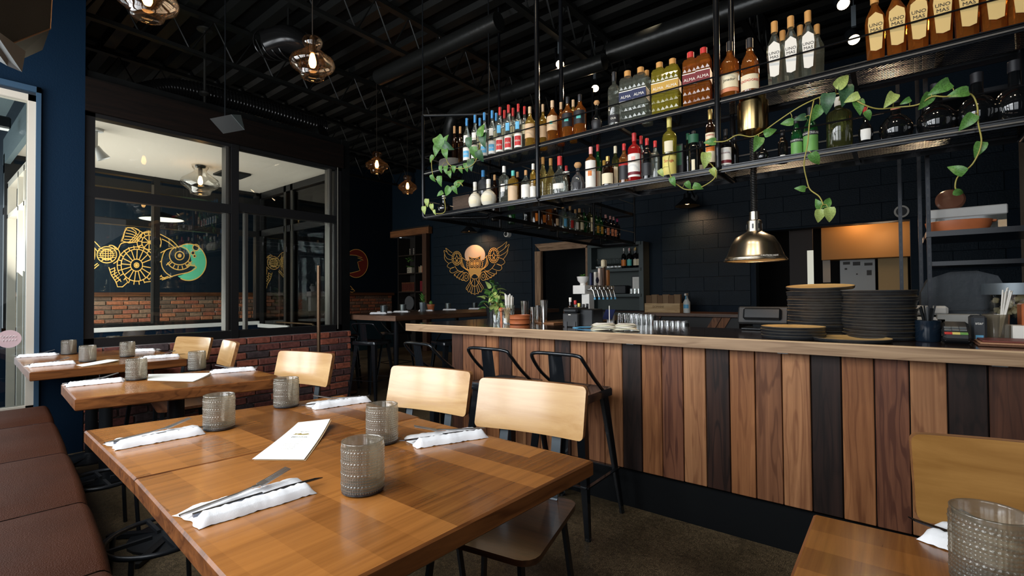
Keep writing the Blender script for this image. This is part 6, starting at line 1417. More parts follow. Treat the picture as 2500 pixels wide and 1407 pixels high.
light('POINT', 'kitchen_light', (7.25, .35, 2.05), 4, (1, .62, .28), shadow_soft_size=.1)
light('POINT', 'kitchen_light', (7.2, .1, 1.9), 3.5, (1, .75, .5), shadow_soft_size=.2)
# wall devices
def wall_thing(name, label, cat, px, py, X=XB-.0): p = onX(px, py, X); return thing(name, label, cat, (X, p.y, p.z))
def sconce(px, py, label):
    p = onX(px, py, XB-.32); t = thing('wall_lamp', label, 'lamp', (XB-.32, p.y, p.z+.02), 0, 'black barn lamps on the rear wall')
    MB().lathe([(.16, 0), (.155, .012), (.09, .07), (.05, .11), (.045, .17), (0, .175)], 24).build('shade', BLACK, t, smooth=40); MB().lathe([(0, .02), (.03, .03), (.025, .07), (0, .09)], 14).build('bulb', BULB, t, smooth=True)
    MB().tube([(0, 0, .17), (.05, 0, .26), (.2, 0, .24), (.32, 0, .16)], .010, 8).build('arm', BLACK, t, smooth=60); MB().lathe([(0, 0), (.05, 0), (.05, .02), (0, .02)], 16, Matrix.Translation((.32, 0, .16)) @ Matrix.Rotation(-pi/2, 4, 'Y')).build('wall_plate', BLACK, t)
    l = light('SPOT', 'wall_lamp_light', (XB-.30, p.y, p.z+.01), 17, (1, .55, .28), aim=(XB-.02, p.y-.05, p.z-.5), spot_size=2.2, spot_blend=.9, shadow_soft_size=.04)
sconce(1145, 570, 'black barn style wall lamp above the owl mural'); sconce(1678, 507, 'black barn style wall lamp right of the rack wing')
t = wall_thing('wall_speaker', 'white round wall speaker with dark grille right of the owl lamp', 'speaker', 1243, 573)
MB().lathe([(0, 0), (.055, 0), (.055, .09), (.045, .10), (0, .10)], 20, Matrix.Rotation(-pi/2, 4, 'Y')).build('housing', K['white'], t, smooth=40); MB().lathe([(0, .101), (.036, .101), (.03, .108), (0, .11)], 18, Matrix.Rotation(-pi/2, 4, 'Y')).build('grille', BLACK, t)
t = wall_thing('thermostat', 'round white ringed thermostat on the navy wall above the kitchen pass', 'thermostat', 2201, 517)
MB().lathe([(.050, 0), (.068, 0), (.068, .02), (.050, .02)], 28, Matrix.Rotation(-pi/2, 4, 'Y')).build('ring', CL('dull_white', (.60, .58, .52), .5), t); MB().lathe([(0, .01), (.055, .01)], 24, Matrix.Rotation(-pi/2, 4, 'Y')).build('face', BLACK, t)
# bookcase contents
XC = XB+.06
def on_shelf(px, X, z): return YatX(px, X, z)
ORD2 = ['first', 'second']+ORD[2:]
for i in range(11):
    y = on_shelf(979+3.1*i, XC, SHZ[1]); o = MB().cbox((XC, y-.010, SHZ[1]+.001), (XC+.16, y+.010, SHZ[1]+.21), .002).build('book', CL('book_oxblood', (.13, .03, .018), .5)); MB().box((XC-.001, y-.009, SHZ[1]+.19), (XC, y+.009, SHZ[1]+.2)).box((XC-.001, y-.009, SHZ[1]+.01), (XC, y+.009, SHZ[1]+.02)).build('gilt_band', K['gold'], o)
    tag(o, 'dark red gilt banded book on the bookcase, %s from the left' % ORD2[i], 'book', 'matching dark red books')
for px, c_, h, lb in ((1021, 'red', .23, 'red book left of the big dark red one'), (1029, 'maroon', .23, 'large dark red book with pale emblem on its cover'), (1036, 'cream', .2, 'cream book leaning at the right side post')):
    y = on_shelf(px, XC, SHZ[1]); w_ = .014 if px != 1029 else .05; o = MB().cbox((XC, y-w_, SHZ[1]+.001), (XC+.15, y+w_, SHZ[1]+h), .002).build('book', K[c_]); tag(o, lb, 'book')
for i, px in enumerate((1023, 1027, 1030, 1033)):
    y = on_shelf(px, XC, SHZ[2]); o = MB().cbox((XC, y-.008, SHZ[2]+.001), (XC+.12, y+.008, SHZ[2]+.14+.02*(i % 2)), .002).build('book', K[('tan', 'cream', 'salmon', 'tan')[i]]); tag(o, 'small pale book on the third bookcase shelf, %s from the left' % nm[i], 'book', 'small pale books')
y = on_shelf(997, XC, SHZ[2]); t = thing('shelf_plant', 'white patterned pot with trailing plant on the bookcase', 'plant', (XC+.08, y, SHZ[2]+.001)); MB().cbox((-.06, -.08, 0), (.06, .08, .14), .01).build('pot', CL('pot_ivory', (.40, .37, .29), .6), t)
MB().lathe([(.03, .0), (.036, .0)], 20, Matrix.Translation((-.062, .02, .07)) @ Matrix.Rotation(-pi/2, 4, 'Y')).build('pattern', BLACK, t)
for i in range(20):
    o = D.objects.new('leaf', LM[0]); C.objects.link(o); o.parent = t; a = i*2.4; o.location = (-.03+.02*cos(a), .05*sin(a)+.03*(i > 12), .14+.014*i*(i > 8)*.9); o.rotation_euler = (.5*sin(i), -.5, a); o.scale = (.07, .05, .05)
for k, px in enumerate((997, 1006)):
    y = on_shelf(px, XC, SHZ[3]); t = thing('figurine', '%s small white beaded figurine on top bookcase shelf' % ('left', 'right')[k], 'ornament', (XC+.05, y, SHZ[3]+.001)); 
    for j in range(4): MB().lathe([(0, 0), (.012, .006), (.016, .02), (.012, .034), (0, .04)], 10, Matrix.Translation((0, 0, .04*j))).build('bead', CL('dull_ivory', (.34, .31, .27), .5), t, smooth=True)
t = thing('disc_ornament', 'grey disc ornament on the lowest bookcase shelf', 'ornament', (XC+.1, on_shelf(992, XC, SHZ[0]), SHZ[0]+.001)); MB().lathe([(0, 0), (.16, 0), (.16, .02), (0, .02)], 28, Matrix.Translation((0, 0, .15)) @ Matrix.Rotation(-pi/2, 4, 'Y')).build('disc', CL('disc_grey', (.10, .11, .12), .4), t)
t = thing('tin_pot_plant', 'grey tin pot with an upright plant before the bookcase side post', 'plant', (4.42, YatX(1032, 4.42, .95), .951), sc=.72); MB().lathe([(0, 0), (.05, 0), (.065, .17), (.06, .17), (0, .15)], 8).build('pot', GREYST, t)
for i in range(12):
    o = D.objects.new('leaf', LM[0]); C.objects.link(o); o.parent = t; a = i*2.4; o.location = (.02*cos(a), .02*sin(a), .16+.012*i); o.rotation_euler = (0, -.9, a); o.scale = (.09, .05, .05)
zt5 = .95; t = thing('cactus_pot', 'terracotta pot with small round cactus on the communal table', 'plant', (*onZ(1052, 757, zt5)[:2], zt5+.001) if 0 else (4.62, YatX(1052, 4.62, zt5), zt5+.001), sc=.72)
MB().lathe([(0, 0), (.055, 0), (.075, .10), (.08, .10), (.08, .13), (.07, .13), (0, .12)], 20).build('pot', TERRA, t, smooth=40); MB().lathe([(0, .12), (.03, .125), (.035, .16), (.022, .19), (0, .2)], 12).build('cactus', LEAF, t, smooth=True)
# far place settings on the communal table
for i, (px, X) in enumerate(((937, 3.55), (984, 4.1), (992, 4.6), (1038, 4.6), (1094, 5.0), (1101, 5.6), (1150, 5.6), (1188, 6.0))):
    z_ = .951; y = YatX(px, X, z_); y = min(5.2, max(4.18, y)); t = thing('tumbler', 'grey metal look tumbler on the communal table, %s from the left' % (nm+['eighth'])[i], 'tumbler', (X, y, z_), 0, 'tumblers on the communal table')
    MB().lathe([(0, 0), (.04, 0), (.043, .10), (.040, .10), (.038, .01), (0, .01)], 16).build('body', CL('pewter', (.13, .15, .15), .3, metal=.7), t, smooth=40)
for i, (px, X) in enumerate(((925, 3.5), (940, 3.75), (980, 4.0), (1040, 4.5), (1098, 4.95), (1152, 5.5), (1188, 5.9))):
    y = min(5.1, max(4.2, YatX(px, X, .95))); o = cloth_mesh(80+i, .2, .08).build('napkin', CLOTH, smooth=True, loc=(X, y, .951), rot=(0, 0, -.9)); tag(o, 'white folded napkin on the communal table, %s from the left' % nm[i], 'napkin', 'napkins on the communal table')
# ---------------------------------------------------------------- ceiling: deck ribs, joists, ducts, rods, spot lamps
DK = mat('deck_black', (.012, .013, .012), .42, .3)
cr_ = thing('ceiling_deck', 'black corrugated metal ceiling deck with long ribs', 'ceiling')
for k in range(36):
    x = -.2+.30*k; MB().add([(x, -3, 3.995), (x, 9, 3.995), (x+.04, 9, 3.955), (x+.04, -3, 3.955), (x+.14, -3, 3.955), (x+.14, 9, 3.955), (x+.18, 9, 3.995), (x+.18, -3, 3.995)], [(0, 3, 2, 1), (3, 4, 5, 2), (4, 7, 6, 5)]).build('rib', DK, cr_)
for k, y in enumerate((-.4, 1.0, 2.4, 3.75, 5.3, 6.9, 8.3)):
    t = thing('roof_joist', 'black open web roof joist, %s back from the camera' % nm[k], 'joist', (0, y, 3.95), 0, 'roof joists')
    m = MB().box((-.4, -.035, -.04), (10.3, .035, 0)).box((-.4, -.03, -.42), (10.3, .03, -.385)); m.build('chord', DK, t)
    m = MB()
    for j in range(26): x = -.3+.4*j; m.tube([(x, 0, -.40), (x+.2, 0, -.03), (x+.4, 0, -.40)], .010, 5)
    m.build('web', DK, t)
def duct(name, label, pts, r, rings=0, mt=None):
    t = thing(name, label, 'duct', pts[0], 0); P = spline([Vector(p)-Vector(pts[0]) for p in pts], 8 if len(pts) > 2 else 1)
    MB().tube(P, r, 20).build('pipe', mt or DUCT, t, smooth=40)
    if rings:
        m = MB(); n = len(P)
        for i in range(rings):
            f = i/(rings-1)*(n-1); a = int(min(f, n-2)); p = P[a].lerp(P[a+1], f-a); d = (P[a+1]-P[a]).normalized(); u = d.cross(Vector((0, 0, 1))).normalized(); v = d.cross(u)
            m.tube([p+u*r*1.02*cos(q*pi/8)+v*r*1.02*sin(q*pi/8) for q in range(16)], .006, 5, closed=True)
        m.build('spiral_rings', mt or DUCT, t, smooth=60)
    return t
DUCT = mat('duct_black', (.016, .017, .016), .32, .5, bump=.15, bscale=40); DUCTG = mat('duct_gloss', (.03, .03, .03), .18, .7)
zD = 3.35
def onZp(px, py, z): return tuple(onZ(px, py, z))
duct('round_duct', 'black round duct running away above the left end of the rack', [onZp(925, 190, zD), (onZ(925, 190, zD).x, onZ(1215, 50, zD).y, zD)], .075)
duct('round_duct', 'black round duct behind the rack, ending in an elbow by the left bottles', [(onZ(1300, 210, 3.2).x, onZ(1390, 165, 3.2).y-.3, 3.2), (onZ(1300, 210, 3.2).x, onZ(1135, 262, 3.2).y, 3.2), (onZ(1300, 210, 3.2).x, onZ(1135, 262, 3.2).y+.25, 3.1), (onZ(1300, 210, 3.2).x, onZ(1135, 262, 3.2).y+.30, 2.8)], .07)
duct('round_duct', 'largest black round duct above the tall bottles at the right', [(onZ(1490, 130, 3.35).x, onZ(1490, 130, 3.35).y, 3.35), (onZ(1490, 130, 3.35).x, -.5, 3.35)], .09)
duct('flexible_duct', 'ribbed glossy black flexible duct above the glazed partition', [tuple(onY(a_, b_, YP+.78)) for a_, b_ in ((255, 246), (330, 232), (430, 216), (560, 244), (680, 278), (790, 312))], .09, 80, DUCTG)
t = duct('round_duct', 'short black duct stub low beside the partition corner', [onZp(725, 352, 3.0), onZp(790, 325, 3.1)], .10)
t = thing('duct_elbow', 'black duct elbow fitting in the ceiling left of the large pendant', 'duct', onZ(655, 110, 3.6)); MB().tube(spline([(0, 0, 0), (.12, -.15, .05), (.3, -.2, .0), (.42, -.1, -.12)], 6), .13, 18).build('elbow', DUCTG, t, smooth=40); MB().tube([(.12, -.15, .1), (.12, -.15, .39)], .01, 6).build('hanger_strap', DK, t)
for k in range(4): MB().tube([(.14*cos(a*pi/10)+.05*k, -.05*k, .14*sin(a*pi/10)) for a in range(20)], .008, 6, closed=True).build('ring', DUCTG, t, smooth=60)
p = onZ(500, 72, 3.85); t = thing('threaded_rod', 'grey threaded ceiling rod with round flange above the partition', 'rod', (p.x, p.y, p.z)); zb = onX(497, 290, p.x)
MB().tube([(0, 0, 0), (0, 0, -.95)], .012, 8).lathe([(0, 0), (.07, 0), (.07, -.012), (0, -.02)], 16).lathe([(.012, -.62), (.05, -.64), (.05, -.66), (.012, -.68)], 12).build('rod', mat('rod_grey', (.06, .06, .055), .35, .6), t, smooth=40)
# projector-like boxes : speaker at top left, box above partition
SPK = mat('speaker_grille', (.020, .021, .020), .85, bump=.4, bscale=500)
c_ = Vector((0, 0, CAMZ))
_a, _b, _c = c_+ray(128, -40)*1.45, c_+ray(122, 70)*1.45, c_+ray(25, 108)*1.22; _n = (_b-_a).cross(_c-_a)
def onP(px, py, A=None, n=None): d = ray(px, py); A = A or _a; n = n or _n; return c_+d*((A-c_).dot(n)/d.dot(n))
q = [onP(128, -40), onP(122, 70), onP(25, 108), onP(-70, 40), onP(-70, -60)]
bk_ = [c_+ray(110, -40)*1.8, c_+ray(104, 122)*1.56, c_+ray(18, 161)*1.30, c_+ray(-70, 110)*1.25, c_+ray(-70, -60)*1.7]
sp = thing('ceiling_speaker', 'angular grey black speaker hanging in the top left corner', 'speaker', q[1])
MB().add(q, [(4, 3, 2, 1, 0)]).build('grille', SPK, sp, world=True)
MB().add(q+bk_, [(0, 1, 6, 5), (1, 2, 7, 6), (4, 0, 5, 9), (5, 6, 7), (5, 7, 9), (7, 8, 9)]).build('cabinet', mat('speaker_cab', (.018, .019, .018), .35, .2), sp, world=True)
for a, b in ((0, 1), (1, 2)): MB().tube([q[a], q[b]], .0025, 6).build('edge_trim', mat('copper_trim', (.30, .17, .09), .4, .6), sp, world=True)
q2 = [q[3], q[2], bk_[2], bk_[3]]
MB().add(q2+[v+Vector((.03, .02, 0)) for v in q2], [(0, 3, 2, 1), (4, 5, 6, 7), (1, 2, 6, 5)]).build('side_panel', mat('speaker_side', (.16, .165, .16), .5), sp, world=True)
m = MB()
for k in range(5): a = q2[0].lerp(q2[1], .62); b = q2[3].lerp(q2[2], .62); p0 = a.lerp(b, .2+.12*k); m.bar(p0, p0+(q2[1]-q2[0]).normalized()*.03, .004)
m.build('side_slot', BLACK, sp, world=True)
p = c_+ray(512, 290)*3.9; sb = thing('hanging_speaker', 'small dark wedge speaker hanging above the glazed partition', 'speaker', p, .3, sc=.85)
MB().add([(0, 0, 0), (.14, .0, -.10), (.10, 0, .03), (0, .28, 0), (.14, .28, -.10), (.10, .28, .03)], [(0, 1, 2), (5, 4, 3), (0, 3, 4, 1), (1, 4, 5, 2), (2, 5, 3, 0)]).build('cabinet', SATIN, sb, loc=(0, -.28, 0))
MB().add([(0, -.28, 0), (.14, -.28, -.10), (.10, -.28, .03), (0, -.287, 0), (.14, -.287, -.10), (.10, -.287, .03)], [(0, 2, 1), (3, 4, 5), (0, 1, 4, 3), (1, 2, 5, 4), (2, 0, 3, 5)]).build('end_plate', mat('face_grey', (.06, .075, .075), .5), sb)
MB().tube([(.05, -.14, 0), (.05, -.14, 1.35)], .006, 6).build('hanger', BLACK, sb)
# track spot lamps
SPB = mat('spot_glow', (1, .75, .5), .5, emit=(1, .72, .42), es=14)
for i, (px, py, d, lb, aim) in enumerate(((1367, 157, 4.6, 'small black spot lamp right of the corner post, glowing', (2.7, 1.8, 2.2)), (1453, 216, 5.2, 'small black spot lamp above the round stopper bottle', (2.7, 1.5, 2.0)), (2059, 10, 3.4, 'small spot lamp at the top edge left of the amber bottles', (2.7, .4, 2.1)), (2085, 97, 3.7, 'small spot lamp below the top edge one, by the amber bottles', (2.7, .1, 2.0)))):
    p = c_+ray(px, py)*d; dr_ = (Vector(aim)-p).normalized(); t = thing('spot_lamp', lb, 'lamp', p, 0, 'track spot lamps')
    Q = dr_.to_track_quat('-Z', 'Y').to_matrix().to_4x4() @ Matrix.Translation((0, 0, .0))
    Q = Matrix.Rotation(.65, 4, 'Y') @ Matrix.Rotation(-.25, 4, 'X') 
    MB().lathe([(.042, 0), (.045, .02), (.045, .10), (.03, .12), (0, .12)], 16, Q).build('housing', BLACK, t, smooth=40); MB().lathe([(0, -.003), (.038, -.003), (.038, .002), (0, .002)], 16, Q).build('lens', SPB, t)
    MB().box((-.015, -.015, .10), (.015, .015, .26)).tube([(0, 0, .26), (0, 0, 3.9-p.z)], .004, 6).build('stem', GREYST, t)
    light('SPOT', 'spot_light', p+Vector((-.02, 0, -.02)), 26, (1, .72, .45), aim=aim, spot_size=1.5, spot_blend=.7, shadow_soft_size=.03)
for x_, y_ in ((3.9, 1.5), (4.9, 1.5)): light('SPOT', 'unseen_spot', (x_, y_, 3.5), 26, (1, .78, .54), aim=(x_+.2, 2.6, 1.95), spot_size=.9, spot_blend=.8, shadow_soft_size=.05)  # added to brighten the wing bottles, no lamp body built
# spots over the front of the rack (out of frame above, they light the labels)
for y in (-.2, .5, 1.2, 1.9, 2.6):
    light('SPOT', 'unseen_spot', (1.3, y, 3.8), 34, (1, .80, .56), aim=(2.7, y+.05, 2.05), spot_size=.95, spot_blend=.8, shadow_soft_size=.05)
# ---------------------------------------------------------------- murals (paint on the walls, built as thin flat work)
class Mural:
    def __init__(s, plane, val, scale, off): s.pl, s.val, s.sc, s.off = plane, val, scale, off; s.m = MB()
    def P(s, x, y):
        px, py = x/s.sc+s.off[0], y/s.sc+s.off[1]; return onX(px, py, s.val) if s.pl == 'X' else onY(px, py, s.val)
    def line(s, pts, w=5, closed=False):
        """stroke through crop-space points with width w (crop px)"""
        P = [Vector((x, y)) for x, y in pts]; n = len(P)
        if n < 2: return s
        vs = []
        for i in range(n):
            a = P[i-1] if (i or closed) else P[0]; b = P[(i+1) % n] if (i < n-1 or closed) else P[-1]
            t = (b-a); t = t.normalized() if t.length else Vector((1, 0)); nn = Vector((-t.y, t.x))*w/2
            vs += [s.P(*(P[i]+nn)), s.P(*(P[i]-nn))]
        s.k = getattr(s, 'k', 0)+1; dv = Vector((-1, 0, 0) if s.pl == 'X' else (0, -1, 0))*2.5e-5*(s.k % 120); vs = [v+dv for v in vs]
        fs = [(2*i, 2*((i+1) % n), 2*((i+1) % n)+1, 2*i+1) for i in range(n if closed else n-1)]
        s.m.add(vs, fs); return s
    def ell(s, cx, cy, rx, ry, w=5, a0=0, a1=360, n=36):
        s.line([(cx+rx*cos(radians(a0+(a1-a0)*i/n)), cy+ry*sin(radians(a0+(a1-a0)*i/n))) for i in range(n if a1-a0 == 360 else n+1)], w, a1-a0 == 360); return s
    def spokes(s, cx, cy, r0, r1, k, w=5, a0=0, a1=360, ry=1):
        for i in range(k):
            a = radians(a0+(a1-a0)*i/k); s.line([(cx+r0*cos(a), cy+r0*sin(a)*ry), (cx+r1*cos(a), cy+r1*sin(a)*ry)], w)
        return s
    def fill(s, pts): s.m.add([s.P(*p) for p in pts], [tuple(range(len(pts)))]); return s
    def disc(s, cx, cy, rx, ry, n=40): return s.fill([(cx+rx*cos(2*pi*i/n), cy+ry*sin(2*pi*i/n)) for i in range(n)])
    def crv(s, pts, w=5): return s.line([(p.x, p.y) for p in spline([(x, y, 0) for x, y in pts], 7)], w)
    def out(s, name, mt, par, dv=0):
        for i, v in enumerate(s.m.v):
            pass
        o = s.m.build(name, mt, par, world=True); s.m = MB(); return o
def thicken(o, ax, d):
    md = o.modifiers.new('thickness', 'SOLIDIFY'); md.thickness = d; md.offset = 0
# --- owl on the rear wall
XO = XB-.006
ow = Mural('X', XO-.002, 7.819, (1060, 560))
t = thing('owl_mural', 'gold line painting of a spread-winged owl before a pale moon on the navy wall', 'mural', ow.P(770, 700))
u = Mural('X', XO-.000, 7.819, (1060, 560)); u.disc(778, 490, 196, 192); moon = u.out('moon', mat('mural_moon', (.62, .48, .36), .7), t)
u = Mural('X', XO-.0012, 7.819, (1060, 560)); u.fill([(658, 515), (700, 540), (775, 545), (840, 530), (885, 495), (878, 560), (900, 620), (905, 720), (640, 720), (640, 620), (672, 575)]); 
u.fill([(560, 580), (660, 605), (640, 740), (560, 740)]); u.fill([(900, 600), (1000, 560), (1000, 740), (890, 740)]); u.out('dark_head', mat('mural_navy', (.007, .016, .026), .7), t)
u = Mural('X', XO-.0016, 7.819, (1060, 560)); u.fill([(668, 735), (720, 750), (770, 745), (830, 750), (888, 730), (885, 800), (868, 900), (850, 920), (790, 860), (755, 860), (700, 920), (685, 900), (665, 800)]); u.disc(718, 660, 16, 24); u.disc(826, 652, 16, 24)
u.out('gold_breast', mat('mural_gold_fill', (.58, .36, .11), .6), t)
W_ = 8
for cx, cy in ((718, 658), (826, 650)): ow.ell(cx, cy, 58, 90, W_).ell(cx, cy, 38, 60, W_).ell(cx, cy, 20, 32, W_)
ow.line([(758, 735), (772, 758), (786, 733)], W_); ow.crv([(658, 510), (700, 540), (780, 548), (850, 530), (888, 495)], W_); ow.line([(658, 510), (672, 600)], W_).line([(888, 495), (880, 590)], W_)
for s_, cx, cy in ((-1, 432, 555), (1, 1138, 500)):
    k = 1.0 if s_ < 0 else 1.08
    ow.ell(cx, cy, 92*k, 134*k, W_).ell(cx, cy, 64*k, 98*k, W_).ell(cx, cy, 22, 34, W_).spokes(cx, cy, 64*k, 92*k, 20, W_, ry=1.46).spokes(cx, cy, 22, 62*k, 4, W_, a0=0, ry=1.5).spokes(cx, cy, 22, 62*k, 1, W_, a0=65, ry=1.5).spokes(cx, cy, 22, 62*k, 1, W_, a0=115, ry=1.5)
L_ = ow
L_.crv([(345, 450), (300, 420), (225, 360), (240, 410), (270, 470), (340, 510)], W_); L_.crv([(250, 440), (190, 405), (205, 480), (250, 560), (335, 585)], W_); L_.crv([(195, 480), (200, 560), (230, 610), (275, 650)], W_)
L_.crv([(345, 625), (290, 650), (250, 705), (310, 745), (390, 725)], W_); L_.crv([(390, 725), (330, 740), (300, 800), (350, 835), (450, 790)], W_)
L_.crv([(1205, 370), (1300, 310), (1385, 240), (1370, 300), (1340, 370), (1240, 440)], W_); L_.crv([(1340, 370), (1428, 288), (1415, 350), (1370, 440), (1250, 510)], W_); L_.crv([(1412, 390), (1390, 470), (1320, 575)], W_)
L_.crv([(1225, 540), (1310, 570), (1350, 635), (1270, 690), (1190, 660)], W_); L_.crv([(1190, 660), (1270, 690), (1292, 750), (1230, 790), (1110, 750)], W_)
for k, (a, b, c_, d) in enumerate((((520, 800), (430, 830), (388, 880), (390, 895)), ((560, 790), (480, 850), (435, 920), (445, 930)), ((570, 830), (520, 880), (480, 945), (490, 960)), ((570, 900), (545, 930), (530, 970), (560, 980)))): L_.crv([a, b, c_, d], W_)
for a, b, c_, d in (((1000, 790), (1110, 840), (1185, 850), (1188, 800)), ((960, 770), (1050, 850), (1130, 890), (1135, 860)), ((950, 800), (1020, 880), (1080, 925), (1085, 900)), ((990, 880), (1010, 920), (1025, 950), (1000, 960))): L_.crv([a, b, c_, d], W_)
L_.line([(385, 850), (388, 893), (405, 880), (437, 925), (455, 912), (484, 962), (505, 948), (532, 980), (560, 968), (600, 990)], W_); L_.line([(1190, 800), (1188, 860), (1165, 850), (1134, 900), (1118, 886), (1083, 935), (1066, 920), (1026, 960), (1005, 950), (965, 975)], W_)
for k in range(3):
    L_.crv([(530-10*k, 540+40*k), (545-14*k, 640+26*k), (590, 740+8*k), (665, 770+16*k)], W_); L_.crv([(1005+8*k, 500+46*k), (1000+14*k, 610+30*k), (960, 720+12*k), (885, 760+16*k)], W_)
L_.crv([(395, 700), (450, 780), (540, 820), (620, 830)], W_); L_.crv([(1165, 660), (1100, 750), (1020, 800), (930, 815)], W_)
L_.crv([(520, 530), (590, 580), (660, 605)], W_).crv([(1020, 500), (960, 560), (895, 595)], W_)
for k in range(5): L_.line([(600+12*k, 600+32*k), (625+10*k, 590+32*k)], W_*.8).line([(960-12*k, 590+32*k), (935-10*k, 580+32*k)], W_*.8)
L_.crv([(640, 600), (625, 680), (640, 760), (668, 840), (690, 900), (690, 1000)], W_).crv([(905, 590), (925, 670), (910, 750), (888, 830), (866, 890), (860, 990)], W_)
for cx, cy, k in ((612, 910, 1), (938, 895, 1.02)): L_.ell(cx, cy, 52*k, 80*k, W_).ell(cx, cy, 24, 38, W_)
L_.ell(775, 900, 72, 48, W_); L_.crv([(692, 920), (700, 1010), (735, 1070), (775, 1090), (815, 1070), (850, 1010), (858, 915)], W_)
L_.line([(690, 1000), (612, 1120), (615, 1150), (640, 1160), (655, 1200), (690, 1190), (715, 1235), (745, 1225), (775, 1250), (808, 1225), (838, 1235), (860, 1190), (898, 1198), (915, 1155), (942, 1145), (940, 1110), (860, 990)], W_)
for x0, y0, x1, y1 in ((775, 950, 775, 1235), (750, 955, 705, 1045), (800, 955, 848, 1040), (700, 1030, 630, 1150), (720, 1060, 675, 1185), (742, 1080, 712, 1215), (808, 1080, 838, 1215), (832, 1060, 875, 1185), (852, 1030, 920, 1145)): L_.line([(x0, y0), (x1, y1)], W_)
ow.out('gold_line_work', GOLD, t)
# --- fish on the far wall
YM = YF-.005; sc, of = 3.127, (200, 400)
fm_ = Mural('Y', YM-.002, sc, of)
t = thing('fish_mural', 'gold line painting of a big fish with a mint green moon on the far wall', 'mural', fm_.P(500, 750))
u = Mural('Y', YM-.0005, sc, of); u.disc(815, 752, 132, 138); u.out('green_moon', mat('mural_mint', (.13, .60, .36), .6), t)
u = Mural('Y', YM-.0012, sc, of); u.fill([(610, 740), (640, 680), (700, 640), (750, 635), (800, 660), (830, 710), (835, 745), (800, 780), (868, 785), (830, 820), (760, 850), (690, 870), (620, 850)]); u.disc(870, 640, 20, 20); u.disc(847, 681, 12, 12); u.disc(860, 705, 8, 8)
u.out('dark_head', mat('mural_navy', (.007, .016, .026), .7), t)
u = Mural('Y', YM-.0024, sc, of); u.disc(746, 702, 15, 15); u.disc(417, 775, 12, 12); u.out('gold_pupil', GOLD, t)
f = fm_; w_ = 7
f.ell(815, 752, 134, 140, w_, -128, 118); f.ell(870, 640, 24, 24, w_).ell(847, 681, 14, 14, w_*.8).ell(860, 705, 10, 10, w_*.8)
f.ell(746, 702, 78, 70, w_).ell(746, 702, 34, 32, w_); f.ell(746, 702, 108, 108, w_, 35, 150, 20).spokes(746, 702, 78, 108, 6, w_, 35, 160).line([(644, 775), (675, 745)], w_)
f.crv([(840, 745), (815, 765), (797, 780), (830, 775), (868, 785), (866, 800), (810, 830), (720, 850), (610, 888)], w_); f.line([(826, 752), (836, 772), (842, 760), (850, 776), (858, 760), (862, 780)], 4)
f.crv([(740, 640), (690, 590), (640, 560), (600, 540), (560, 530), (470, 530), (450, 560), (420, 600)], w_); f.crv([(720, 650), (660, 600), (610, 575)], w_); f.crv([(700, 640), (640, 660), (612, 720), (610, 780), (640, 830), (690, 865)], w_); f.crv([(640, 660), (600, 680)], w_)
f.ell(513, 600, 56, 56, w_).spokes(513, 600, 0, 56, 8, w_).ell(513, 600, 92, 84, w_, 150, 395, 30).spokes(513, 600, 56, 90, 9, w_, 160, 400)
f.ell(417, 775, 18, 18, w_).ell(417, 775, 46, 46, w_).ell(417, 775, 118, 122, w_).spokes(417, 775, 46, 118, 16, w_, 10).ell(417, 775, 148, 140, w_, 150, 410, 36).spokes(417, 775, 118, 150, 22, w_)
f.crv([(565, 770), (610, 740)], w_); f.crv([(520, 900), (600, 880), (660, 860)], w_).crv([(480, 905), (560, 890), (610, 850)], w_).line([(605, 860), (640, 880)], w_)
f.crv([(205, 625), (235, 625), (270, 655), (300, 610), (360, 598), (420, 600)], w_)
f.line([(345, 488), (325, 520), (318, 560), (308, 590), (360, 605), (400, 600), (430, 560), (470, 530), (400, 490), (345, 488)], w_)
for k in range(4): f.crv([(340-6*k, 505+24*k), (390-4*k, 520+20*k), (430-6*k, 545+14*k)], w_*.8)
f.crv([(400, 490), (440, 520), (380, 600)], w_*.8).crv([(370, 488), (415, 530), (355, 603)], w_*.8)
for k in range(9): f.line([(345-5*k, 488+12*k), (330-4*k, 492+12*k), (340-5*k, 500+12*k)], 4)
f.ell(190, 695, 75, 62, w_).ell(190, 695, 100, 78, w_, 300, 420, 16).ell(190, 695, 48, 40, w_); 
for k in range(4): f.line([(160+20*k, 650), (160+20*k, 740)], w_*.8)
for k in range(5): f.crv([(125, 670+16*k-20), (190, 660+18*k-10), (255, 670+16*k-20)], w_*.7)
f.ell(190, 745, 40, 20, w_, 180, 360, 10)
for k in range(6): a = radians(150+18*k+0); f.line([(100, 690+8*k-20), (40, 650+34*k-60)], w_)
f.crv([(48, 575), (90, 590), (140, 640)], w_).crv([(45, 620), (80, 630), (120, 670)], w_).crv([(60, 580), (75, 690), (60, 790)], w_).crv([(85, 600), (100, 690), (85, 760)], w_).crv([(120, 760), (70, 800), (45, 840), (60, 830), (130, 770)], w_)
f.line([(205, 790), (225, 850), (262, 905), (272, 940), (310, 940), (350, 905), (330, 870)], w_).line([(250, 790), (250, 850), (300, 900)], w_)
for k in range(6): f.line([(212+9*k, 810+20*k), (250+9*k, 795+17*k)], w_*.8)
f.out('gold_line_work', GOLD, t)
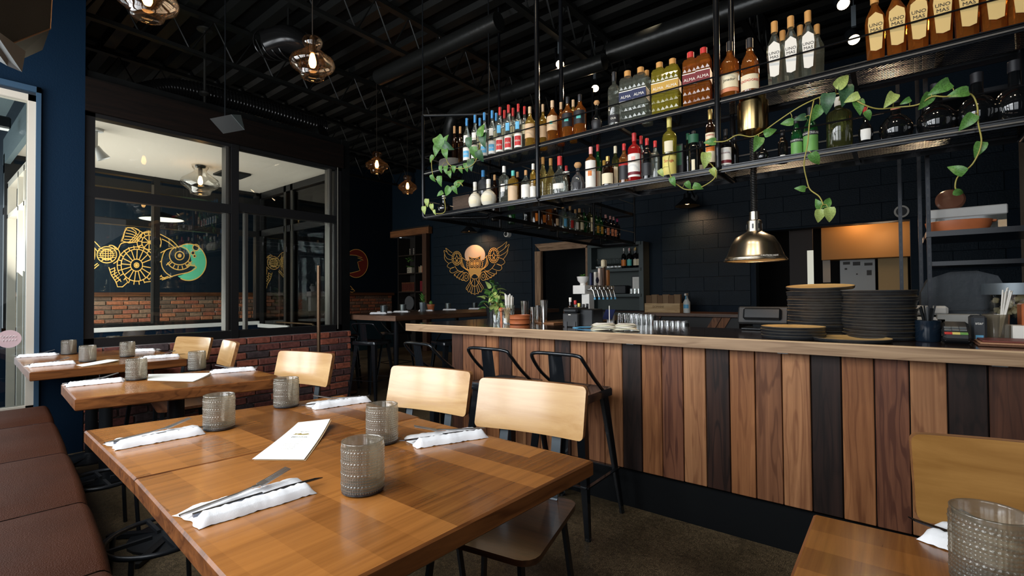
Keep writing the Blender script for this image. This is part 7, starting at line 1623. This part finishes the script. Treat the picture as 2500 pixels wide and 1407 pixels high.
# script lettering and second fish further right, seen through the lobby side glass
g = Mural('Y', YM-.002, sc, of); t2 = thing('second_mural', 'partly hidden gold wheel and fin line painting seen through the lobby side glass', 'mural', g.P(1670, 780))
g.ell(1672, 785, 22, 22, w_).ell(1672, 785, 44, 44, w_).ell(1672, 785, 95, 95, w_, -100, 110, 26).ell(1672, 785, 78, 78, w_, -100, 110, 24).spokes(1672, 785, 44, 95, 10, w_, -95, 120)
g.crv([(1648, 660), (1720, 662), (1790, 645)], w_).crv([(1650, 682), (1720, 684), (1785, 668)], w_).crv([(1785, 650), (1740, 690), (1715, 720)], w_).line([(1700, 862), (1720, 885), (1760, 920), (1785, 970)], w_)
g.ell(1460, 750, 44, 50, w_); 
for k in range(4): g.crv([(1420, 712+24*k), (1460, 722+24*k), (1500, 712+24*k)], w_*.8)
g.crv([(1490, 690), (1530, 670), (1560, 690), (1530, 720)], w_).line([(1500, 780), (1525, 885), (1545, 870), (1520, 770)], w_).crv([(1425, 800), (1435, 850), (1418, 905)], w_)
for k in range(6): a = 640+k*36; g.line([(1848, a), (1862, a+14), (1850, a+26)], w_).line([(1862, a+2), (1848, a+30)], w_*.8)
g.out('gold_line_work', GOLD, t2)
# red moon with raven head, right of the partition
sc, of = 6.25, (780, 560)
r_ = Mural('Y', YM-.0005, sc, of); t3 = thing('raven_mural', 'dark red moon with a black bird silhouette painted right of the partition', 'mural', r_.P(600, 520))
r_.disc(560, 522, 178, 215); r_.out('red_moon', mat('mural_red', (.20, .022, .012), .6), t3)
r_ = Mural('Y', YM-.0014, sc, of); pts = [(380, 400), (480, 392), (560, 400), (655, 435), (580, 436), (670, 472), (620, 485), (582, 500), (600, 580), (618, 630), (570, 645), (480, 668), (380, 670)]
r_.fill(pts); r_.out('bird_shape', mat('mural_navy', (.007, .016, .026), .7), t3)
r_ = Mural('Y', YM-.002, sc, of); r_.ell(560, 522, 178, 215, 8).line(pts, 8).line([(470, 865), (540, 945), (500, 962), (470, 955)], 8).line([(480, 915), (520, 925)], 7); r_.out('gold_line_work', GOLD, t3)
